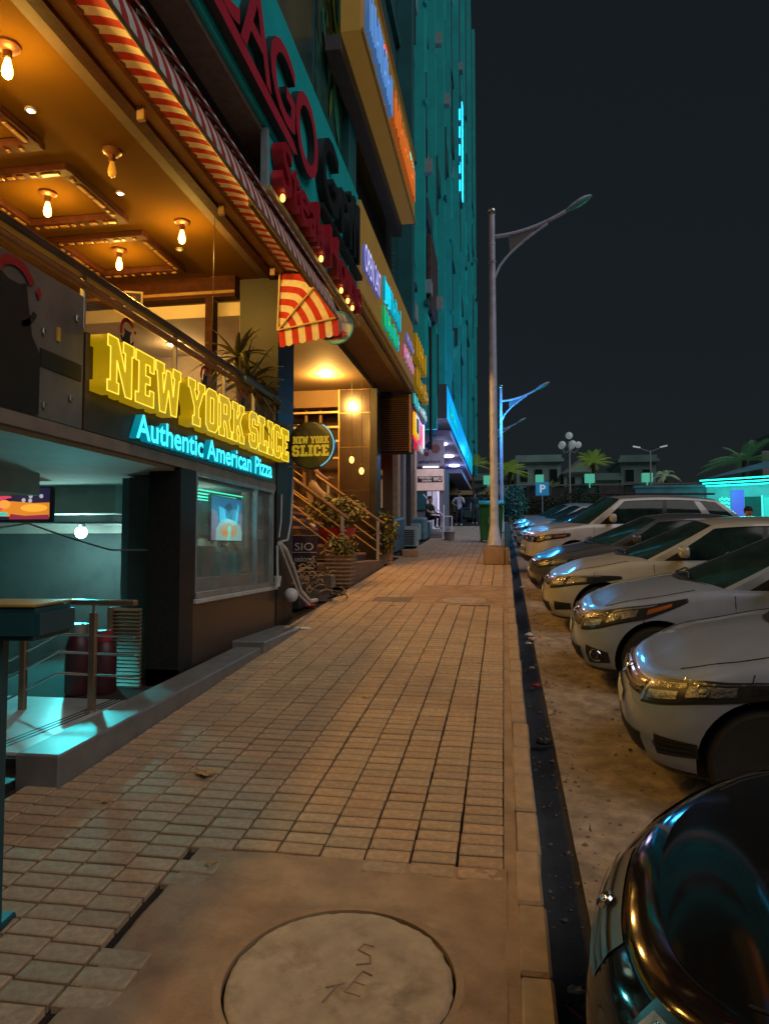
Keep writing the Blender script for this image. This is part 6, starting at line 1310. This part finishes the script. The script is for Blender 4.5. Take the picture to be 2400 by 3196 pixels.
        MB().obox((.046, sg*.145, .072), (.004,0,0), (0,.085,0), (0,0,.055)).build('glass', gls, t, bevel=.003)
        tri = MB(); q0_, q1_, q2_ = side(.058, .01, sg), side(.16, .01, sg), side(.058, .30, sg); off = Vector((0, sg*.006, 0)); tri.add([q0_+off, q1_+off, q2_+off], [(0,1,2)]); tri.build('mirror_base', trim, root, fix=False)
    if not detail: pass
    # shut lines
    L1 = [(1+max(0, S.gh[0]+.06-S.d), t) for t in (.10,.3,.5,.7,.85,.95)]
    for sg in (1, -1):
        S.line([(sg*q, t) for q, t in L1]).build('door_gap', gap, root); q2 = 1+(S.gh[1]+S.gh[2])/2-S.d+.12; S.line([(sg*q2, t) for t in (.10,.3,.5,.7,.85,.95)]).build('door_gap', gap, root)
        MB().tube([S.top(sg*(.55+.1*k) if .55+.1*k < 1 else sg*(1+(.55+.1*k-1)*1.25), .10)+Vector((0,0,.0015)) for k in range(0, 9)], .004, 5).build('bonnet_gap', gap, root)
        # fender to bumper seam
        S.line([(sg*(1+max(0.,S.wf-.62-S.d+.18)), .93),(sg*(1+max(0.,S.wf-.55-S.d+.18)), .80),(sg*(1+max(0.,S.wf-.50-S.d+.18)), .70)]).build('bumper_gap', gap, root)
    # wipers and scuttle
    MB().grid(lambda u, v: shield(-.9+1.8*u, -.02+.05*v)+Vector((-.012,0,.006)), 12, 1).build('scuttle', trim, root, smooth='all')
    for y0_ in (-.45,.15): MB().tube([shield(y0_, .03)+Vector((-.02,0,.02)), shield(y0_+.25, .10)+Vector((-.02,0,.015)), shield(y0_+.55, .07)+Vector((-.02,0,.015))], .008, 6).build('wiper', trim, root)
    hl_b = m('lamp_dark', (.03,.03,.032), .3, .3, var=.2); hl_c = m('lamp_chrome', (.30,.30,.32), .30, 1., var=.35, scale=30, bump=.6, bscale=45); hl_g = m('lamp_cover', (.03,.03,.03), .03, var=0, spec=.9, trans=.80); amb = m('lamp_amber', (.45,.12,.02), .3); hl_b2 = m('lamp_smoke', (.12,.12,.13), .15, .9, var=.4, scale=35, bump=.5, bscale=30); 
    def lens(q, t, r, mt_, sg, d=.006, name='reflector', bowl=True):
        p = S.pt(sg*q, t); n_ = S.nrm(sg*q, t); a = n_.orthogonal().normalized(); c_ = n_.cross(a); bb = MB(); N = 18; vs = []
        for (rr_, hh) in ((1.,0.),(.96,.010),(.80,.004),(.45,-.004+.008),(.38,.012),(.0001,.016)):
            for j in range(N): an = 6.2832*j/N; vs.append(p+n_*(d+hh)+(a*math.cos(an)+c_*math.sin(an))*r*rr_)
        bb.add(vs, [(i*N+j, i*N+(j+1)%N, (i+1)*N+(j+1)%N, (i+1)*N+j) for i in range(5) for j in range(N)]); bb.build(name, mt_, root, smooth=True)
    K = kind
    qe = 1+(.36 if K != 'suv' else .16)
    lo_f = {'sedan': lambda u: .70+.06*u, 'sedan2': lambda u: .66+.27*u**1.7, 'suv': lambda u: .665+.10*u+.04*max(0,u-.7), 'hatch': lambda u: .62+.12*u}[K if K in ('sedan','sedan2','suv') else 'hatch']
    hi_f = {'sedan': lambda u: .965-.02*(1-u)-.175*u**1.6, 'sedan2': lambda u: .945+.01*u, 'suv': lambda u: .855+.01*u-.03*u**4, 'hatch': lambda u: .95}[K if K in ('sedan','sedan2','suv') else 'hatch']
    q0h = .40 if K != 'suv' else .46
    if K == 'black': q0h, qe = .36, 1.10; lo_f = lambda u: .60+.12*u; hi_f = lambda u: .95-.02*(1-u)-.03*u**3
    for sg in (1, -1):
        q1h = qe
        S.patch(sg*q0h, sg*q1h, lo_f, hi_f, .003, 18, 5).build('headlight', hl_b, root, smooth='all')
        if K == 'black': S.patch(sg*(q0h+.02), sg*(q1h-.02), lambda u: lo_f(u)+.03, lambda u: hi_f(u)-.03, .0045, 14, 4).build('lamp_bowl', m('bowl_pale', (.50,.43,.40), .35, .0, var=.5, scale=14, bump=.5, bscale=10), root, smooth='all')
        dq = q1h-q0h
        def mid(u, a, c): return lo_f(u)+(hi_f(u)-lo_f(u))*a, lo_f(u)+(hi_f(u)-lo_f(u))*c
        for (u0, u1, a, c, mt_, nm) in ((.04,.30,.16,.50,hl_c,'lamp_reflector'),(.06,.34,.62,.86,hl_b2,'lamp_reflector'),(.36,.60,.20,.72,hl_c,'lamp_reflector'),(.38,.72,.80,.90,hl_c,'light_strip'),(.64,.86,.22,.62,amb if K in ('suv','sedan2') else hl_b2,'turn_lamp')):
            S.patch(sg*(q0h+dq*u0), sg*(q0h+dq*u1), lambda u, u0=u0, u1=u1, a=a, c=c: mid(u0+(u1-u0)*u, a, c)[0], lambda u, u0=u0, u1=u1, a=a, c=c: mid(u0+(u1-u0)*u, a, c)[1], .006, 8, 3).build(nm, mt_, root, smooth='all')
        lens(q0h+dq*.46, sum(mid(.46, .3, .62))/2, .034 if K != 'suv' else .05, hl_c, sg, .010)
        S.patch(sg*q0h, sg*q1h, lo_f, hi_f, .018, 18, 5).build('lamp_cover', hl_g, root, smooth='all')
        S.patch(sg*(q0h-.005), sg*(q1h+.01), lambda u: lo_f(u)-.02, lambda u: lo_f(u)+.004, .0035, 18, 1).build('lamp_edge', gap, root)
    # grille and bumper openings
    if K == 'suv':
        S.patch(-.44, .44, .66, .85, .003, 20, 4).build('grille', blk, root, smooth='all')
        for k in range(5): S.patch(-.43, .43, .675+.036*k, .692+.036*k, .016, 20, 1).build('grille_bar', chrome, root, smooth='all')
        lens(.012, .76, .07, chrome, 1, .02, 'emblem'); S.patch(-.62, .62, .10, .24, .004, 20, 3).build('lower_grille', blk, root, smooth='all')
        for k in range(3): S.patch(-.6, .6, .12+.04*k, .135+.04*k, .010, 20, 1).build('grille_bar', trim, root)
        pl = empty('number_plate', S.pt(.0, .42)+Vector((-.03,0,0)), parent=root); MB().box(-.01,.0,-.17,.17,-.08,.08).build('plate', m('plate', (.5,.55,.6), .5), pl, bevel=.004)
        mx_ = Matrix(((0,0,-1,-.0105),(1,0,0,0),(0,1,0,0),(0,0,0,1)))
        for o_ in put_text('ICT 10', 'plate_character', MT['letter_black'], pl, -.14, .14, -.045, .045, Matrix(((0,0,-1,-.0105),(-1,0,0,0),(0,1,0,0),(0,0,0,1))), .004, .0, bold=.02): pass
    else:
        gw = .36 if K != 'black' else .16
        S.patch(-gw, gw, .74 if K == 'sedan' else .70, .90, .003, 18, 3).build('grille', blk, root, smooth='all')
        for k in range(3): S.patch(-gw+.01, gw-.01, (.755 if K == 'sedan' else .72)+.05*k, (.775 if K == 'sedan' else .74)+.05*k, .014, 18, 1).build('grille_bar', chrome if k != 1 and K != 'black' else trim, root, smooth='all')
        lens(.012, .83, .05 if K != 'black' else .03, chrome, 1, .012, 'emblem'); S.patch(-.42, .42, .14, .36, .003, 18, 3).build('lower_grille', blk, root, smooth='all')
        for k in range(3): S.patch(-.41, .41, .17+.06*k, .185+.06*k, .009, 18, 1).build('grille_bar', trim, root)
    for sg in (1, -1):
        if K == 'sedan2':
            S.patch(sg*.52, sg*.80, lambda u: .13+.03*u, lambda u: .42-.16*(1-u)**2*0-.10*u, .004, 8, 4).build('fog_recess', blk, root, smooth='all'); lens(.665, .27, .062, chrome, sg, .008, 'fog_ring'); lens(.665, .27, .046, hl_b, sg, .016, 'fog_lamp')
        elif K == 'suv': lens(.72, .30, .055, hl_c, sg, .006, 'fog_lamp')
        else:
            S.patch(sg*.56, sg*.84, lambda u: .20+.02*u, lambda u: .40-.05*u, .004, 8, 4).build('fog_recess', blk, root, smooth='all')
            for k in range(3): S.patch(sg*.58, sg*.82, .235+.045*k, .25+.045*k, .010, 8, 1).build('recess_bar', trim, root)
            S.patch(sg*.545, sg*.56, .19, .41, .006, 1, 3).build('recess_edge', chrome, root)
    for sg in (1, -1):
        for xh in (S.gh[1]+.42, S.gh[2]+.10): S.patch(sg*(1+xh-S.d), sg*(1+xh-S.d+.20), .84, .875, .028, 5, 2).build('door_handle', paint, root, smooth='all')
        S.patch(sg*(1+S.wf+.42-S.d), sg*(1+S.wf+.50-S.d), .62, .65, .004, 3, 1).build('badge', chrome, root)
        S.line([(sg*(1+S.wf+.40-S.d+.12*k), .70+.004*k) for k in range(0, 18)], .0025, .0005).build('crease_shade', gap, root)  # thin dark line stands for the shade of a body crease
    if K in ('sedan', 'sedan2'): S.patch(-.115, .115, .50, .66, .012, 8, 2).build('number_plate', m('plate', (.5,.55,.6), .5), root, smooth='all')
    S.patch(-1.05, 1.05, .0, .045, .006, 30, 1).build('lip', trim, root, smooth='all')
    return root
def paint(k, c_, metal=.18, rough=.30, coat=.8, spec=.5): return m('paint_'+k, c_, rough, metal, var=.10, scale=3, coat=coat, spec=spec, dirt=tuple(min(1, v*.8+.02) for v in c_), dscale=2.5, damt=.35)
city = CarShape(L=4.4, W=.85, n=3.0, d=.62, sh=((0,.74),(.4,.83),(1.1,.94),(2.4,.96),(3.6,1.0),(4.4,.98)), gh=(1.22,2.0,3.25,4.0), H=1.47)
coro = CarShape(L=4.6, W=.885, n=3.2, d=.60, zb=.19, sh=((0,.74),(.45,.83),(1.2,.94),(2.4,.95),(3.6,.99),(4.6,.97)), gh=(1.30,2.1,3.4,4.2), H=1.475)
gen = CarShape(L=4.55, W=.87, n=3.0, d=.62, sh=((0,.73),(.5,.82),(1.25,.94),(2.4,.95),(3.6,.98),(4.5,.93)), H=1.46)
suv = CarShape(L=4.7, W=.93, n=3.6, d=.62, dr=.35, zb=.30, sh=((0,1.00),(.35,1.07),(1.3,1.16),(2.6,1.18),(4.7,1.20)), nose=((0,.10),(.1,.02),(.3,.0),(.5,.02),(.62,.05),(.8,.08),(.92,.14),(1,.22)), H=1.80, crown=.05, wf=.90, wr=3.65, wrad=.39, gh=(1.25,1.95,4.0,4.62), yb=.87, yr=.72)
acc = CarShape(L=4.6, W=.86, n=2.5, d=.80, zb=.20, sh=((0,.70),(.4,.78),(1.2,.92),(2.4,.96),(3.6,1.0),(4.6,.97)), gh=(1.35,2.1,3.4,4.2), H=1.46, crown=.055)
make_car('parked_car', 'shiny black car nearest the viewer, cut off by the frame corner', (.25,2.30), -13, acc, paint('black', (.006,.006,.007), .0, .07, 0., .30), 'black')
make_car('parked_car', 'silver grey sedan beside the black car with long wedge headlight', (.77,5.10), -7, city, paint('silver', (.25,.31,.46)), 'sedan')
make_car('parked_car', 'silver blue sedan with round fog lamp, second after the black car', (.67,7.55), -5, coro, paint('silverblue', (.26,.32,.47)), 'sedan2')
make_car('parked_car', 'cream white sedan parked third after the black car', (.53,10.3), -3, coro, paint('cream', (.40,.39,.35), .1, .35), 'sedan')
make_car('parked_car', 'dark grey sedan squeezed between the cream sedan and the white off-roader', (.42,12.9), 1, gen, paint('darkgrey', (.07,.076,.095)), 'sedan')
sv = make_car('parked_car', 'tall white off-road car with chrome barred grille and number plate', (.42,16.3), 10, suv, paint('white', (.40,.41,.46), .05, .35), 'suv')
MB().box(1.6,4.0,-.62,-.57,1.79,1.83).build('roof_rail', MT['black'], sv, bevel=.01); MB().box(1.6,4.0,.57,.62,1.79,1.83).build('roof_rail', MT['black'], sv, bevel=.01)
make_car('parked_car', 'blue lit hatchback directly beyond the white off-road car', (.40,21.3), 9, gen, paint('bluegrey', (.35,.40,.46)), 'sedan2')
make_car('parked_car', 'blue lit pale car in the middle of the far blue group', (.35,24.6), 9, coro, paint('pale', (.55,.58,.62)), 'sedan')
make_car('parked_car', 'farthest blue lit car of the row, only its roof showing', (.30,27.6), 9, city, paint('farblue', (.30,.36,.40)), 'sedan')
make_car('parked_car', 'dark car parked far right in front of the lit shop', (9.2,24.5), 4, gen, paint('fardark', (.03,.035,.045)), 'sedan', group='cars parked across the lot')
make_car('parked_car', 'dark car standing beyond the people at the end of the pavement', (-2.2,46), -80, gen, paint('fardark2', (.03,.04,.045)), 'sedan', group='cars parked across the lot')
# ================================================================== people
def person(label, loc, rz, pose, shirt, trousers, height=1.72, hair=True, skin=None, shoes=None, scale=1.):
    root = empty('person', loc, label, 'person'); root.rotation_euler = (0, 0, rz); root.scale = (height/1.72,)*3
    P = dict(pelvis=(0,0,.93), waist=(0,0,1.06), chest=(0,0,1.28), neck=(0,0,1.45), jaw=(0,-.015,1.52), head=(0,-.01,1.61), crown=(0,.0,1.69),
             sl=(-.17,0,1.39), el=(-.22,.0,1.12), wl=(-.22,-.06,.88), hl=(-.22,-.08,.80), sr=(.17,0,1.39), er=(.22,0,1.12), wr=(.22,-.06,.88), hr=(.22,-.08,.80),
             pl=(-.09,0,.88), kl=(-.10,-.02,.49), al=(-.10,.03,.09), tl=(-.11,-.14,.035), pr=(.09,0,.88), kr=(.10,-.02,.49), ar=(.10,.03,.09), tr=(.11,-.14,.035))
    P.update(pose)
    RAD = dict(pelvis=.135, waist=.12, chest=.15, neck=.055, jaw=.07, head=.092, crown=.062, sl=.068, el=.045, wl=.033, hl=.036, sr=.068, er=.045, wr=.033, hr=.036, pl=.095, kl=.062, al=.045, tl=.036, pr=.095, kr=.062, ar=.045, tr=.036)
    E_ = [('pelvis','waist'),('waist','chest'),('chest','neck'),('neck','jaw'),('jaw','head'),('head','crown'),('chest','sl'),('sl','el'),('el','wl'),('wl','hl'),('chest','sr'),('sr','er'),('er','wr'),('wr','hr'),('pelvis','pl'),('pl','kl'),('kl','al'),('al','tl'),('pelvis','pr'),('pr','kr'),('kr','ar'),('ar','tr')]
    names = list(P); idx = {n: i for i, n in enumerate(names)}
    me = bpy.data.meshes.new('sk'); me.from_pydata([P[n] for n in names], [(idx[a], idx[b_]) for a, b_ in E_], [])
    o = bpy.data.objects.new('sk', me); C.objects.link(o); md = o.modifiers.new('s', 'SKIN'); md.use_smooth_shade = True
    for n in names: v = me.skin_vertices[0].data[idx[n]]; v.radius = (RAD[n], RAD[n]*(.78 if n in ('pelvis','waist','chest') else 1)); v.use_root = (n == 'pelvis')
    sb = o.modifiers.new('u', 'SUBSURF'); sb.levels = 2; sb.render_levels = 2
    bpy.context.view_layer.update(); out = bpy.data.meshes.new_from_object(o.evaluated_get(bpy.context.evaluated_depsgraph_get())); bpy.data.objects.remove(o)
    mats = [shirt, trousers, skin or MT['skin'], shoes or m('shoe', (.5,.48,.45), .6)]
    out.materials.clear()
    for q in mats: out.materials.append(q)
    seg = {('pelvis','waist'):0,('waist','chest'):0,('chest','neck'):0,('chest','sl'):0,('chest','sr'):0,('neck','jaw'):2,('jaw','head'):2,('head','crown'):2,('wl','hl'):2,('wr','hr'):2,('el','wl'):2,('er','wr'):2,('sl','el'):0,('sr','er'):0}
    def dist(p, a, b_):
        a, b_ = Vector(a), Vector(b_); d = b_-a; u = max(0, min(1, (p-a).dot(d)/max(d.length_squared, 1e-9))); return (p-(a+d*u)).length, u
    for p in out.polygons:
        p.use_smooth = True; best = min(((dist(p.center, P[a], P[b_])[0]-min(RAD[a], RAD[b_]), (a, b_)) for a, b_ in E_), key=lambda z: z[0])[1]
        k = seg.get(best, 1)
        if best in (('sl','el'),('sr','er')) and dist(p.center, P[best[0]], P[best[1]])[1] > .75: k = 2
        if best in (('al','tl'),('ar','tr')): k = 3
        p.material_index = k
    bo = bpy.data.objects.new('body', out); C.objects.link(bo); bo.parent = root
    # fingers
    for h, w_ in (('hl','wl'),('hr','wr')):
        d = (Vector(P[h])-Vector(P[w_])).normalized(); sd_ = d.cross(Vector((0,1,.2))).normalized(); b = MB()
        for k in range(4): q = Vector(P[h])+sd_*(k-1.5)*.017+d*.02; b.tube([q, q+d*(.045+.008*(1 if k in (1,2) else 0)), q+d*.075+Vector((0,-.015,0))], [.009,.0085,.006], 6)
        q = Vector(P[w_])+d*.035; b.tube([q+sd_*.03, q+sd_*.055+d*.03, q+sd_*.055+d*.06], [.011,.010,.007], 6); b.build('fingers', mats[2], root, smooth='all')
    hd = Vector(P['head'])
    if hair: MB().ball(hd+Vector((0,.022,.045)), .098, 14, 9, .95, 1.02, .92).build('hair', MT['hair'], root, smooth='all')
    f = MB(); f.ball(hd+Vector((0,-.10,-.01)), .016, 8, 6, .8,1.2,1.4); f.ball(hd+Vector((-.095,0,0)), .022, 8, 6, .4,.8,1.3); f.ball(hd+Vector((.095,0,0)), .022, 8, 6, .4,.8,1.3); f.build('nose_and_ears', mats[2], root, smooth='all')
    e_ = MB(); e_.ball(hd+Vector((-.034,-.083,.018)), .012, 8, 6, 1.2,.6,.7); e_.ball(hd+Vector((.034,-.083,.018)), .012, 8, 6, 1.2,.6,.7); e_.ball(hd+Vector((0,-.084,-.05)), .018, 8, 5, 1.3,.4,.35); e_.build('eyes_and_mouth', MT['hair'], root, smooth='all')
    return root
wt = m('tshirt_white', (.62,.60,.66), .8, var=.05); jn = m('jeans_dark', (.03,.035,.06), .8, var=.2); bk2 = m('cloth_black', (.012,.012,.014), .8, var=.1); bg_ = m('trousers_beige', (.42,.30,.18), .8, var=.1); td = m('cloth_teal', (.02,.05,.055), .8, var=.2)
person('man in white t-shirt and dark jeans holding a phone to his face', (-2.25,36.6,gz(36.6)), R(-8), dict(el=(-.37,.0,1.15), wl=(-.20,-.10,1.02), hl=(-.14,-.13,1.0), er=(.27,-.10,1.10), wr=(.13,-.17,1.40), hr=(.09,-.15,1.49), kl=(-.13,-.02,.49), al=(-.15,.03,.09), tl=(-.17,-.14,.035)), wt, jn, 1.78)
person('dim figure in dark clothes standing beyond the man in white', (-1.55,38.5,gz(38.5)), R(10), {}, td, td, 1.70)
person('black haired figure in black sitting on the bank steps', (-2.78,26.4,gz(26.4)+.34), R(60), dict(pelvis=(0,0,.42), waist=(0,-.02,.56), chest=(0,-.06,.78), neck=(0,-.08,.95), jaw=(0,-.10,1.02), head=(0,-.10,1.11), crown=(0,-.09,1.19), sl=(-.17,-.06,.89), el=(-.22,-.14,.64), wl=(-.12,-.36,.56), hl=(-.08,-.43,.56), sr=(.17,-.06,.89), er=(.22,-.14,.64), wr=(.12,-.36,.56), hr=(.08,-.43,.56), pl=(-.09,0,.40), kl=(-.12,-.42,.46), al=(-.12,-.40,.08), tl=(-.12,-.56,.03), pr=(.09,0,.40), kr=(.12,-.42,.46), ar=(.12,-.40,.08), tr=(.12,-.56,.03)), bk2, bk2, 1.72)
person('person in dark shirt and beige trousers climbing the portico stairs', (-3.98,14.4,2.03), R(120), dict(kl=(-.10,-.26,.66), al=(-.10,-.16,.27), tl=(-.10,-.33,.21), el=(-.24,-.06,1.14), wl=(-.20,-.26,1.02), hl=(-.19,-.33,1.02), er=(.26,.08,1.13), wr=(.26,.06,.90)), m('shirt_dark', (.05,.035,.03), .8), bg_, 1.74)
person('dark haired man whose face shows over the car roofs', (4.72,14.9,gz(14.9)+ROAD), R(5), {}, m('shirt_grey', (.06,.06,.07), .8), jn, 1.50)
tag(MB().box(-.035,.035,-.005,.005,-.07,.07).build('mobile_phone', MT['black'], bevel=.004, loc=(-2.17,36.42,gz(36.6)+1.56)), 'dark phone held to the ear of the man in white', 'phone')
# parked motorbike shape by the bank steps: dark scooter
t = empty('motor_scooter', (-1.75,39.5,gz(39.5)), 'dark motor scooter parked near the dim standing figure', 'scooter'); t.rotation_euler = (0,0,R(35))
for x in (-.55,.55): w_ = empty('wheel', (x,0,.24), parent=t); MB().lathe([(.15,-.04),(.24,-.045),(.25,0),(.24,.045),(.15,.04)], ax='Y', n=20).build('tyre', MT['rubber'], w_, smooth=True)
b = MB(); b.prism([(-.75,.45),(-.5,.30),(.1,.28),(.35,.32),(.5,.9),(.42,.95),(.25,.45),(-.05,.42),(-.1,.72),(-.75,.78)], -.12, .12, 'Y'); b.build('body', m('scooter_paint', (.04,.05,.055), .3, .3), t, bevel=.02)
MB().box(-.7,0,-.13,.13,.78,.86).build('seat', MT['black'], t, bevel=.03); MB().tube([(.42,-.32,1.0),(.46,0,1.02),(.42,.32,1.0)], .018, 8).build('handlebar', MT['steel_dull'], t); MB().tube([(.46,0,1.0),(.55,0,.24)], .03, 8).build('fork', MT['steel_dull'], t)
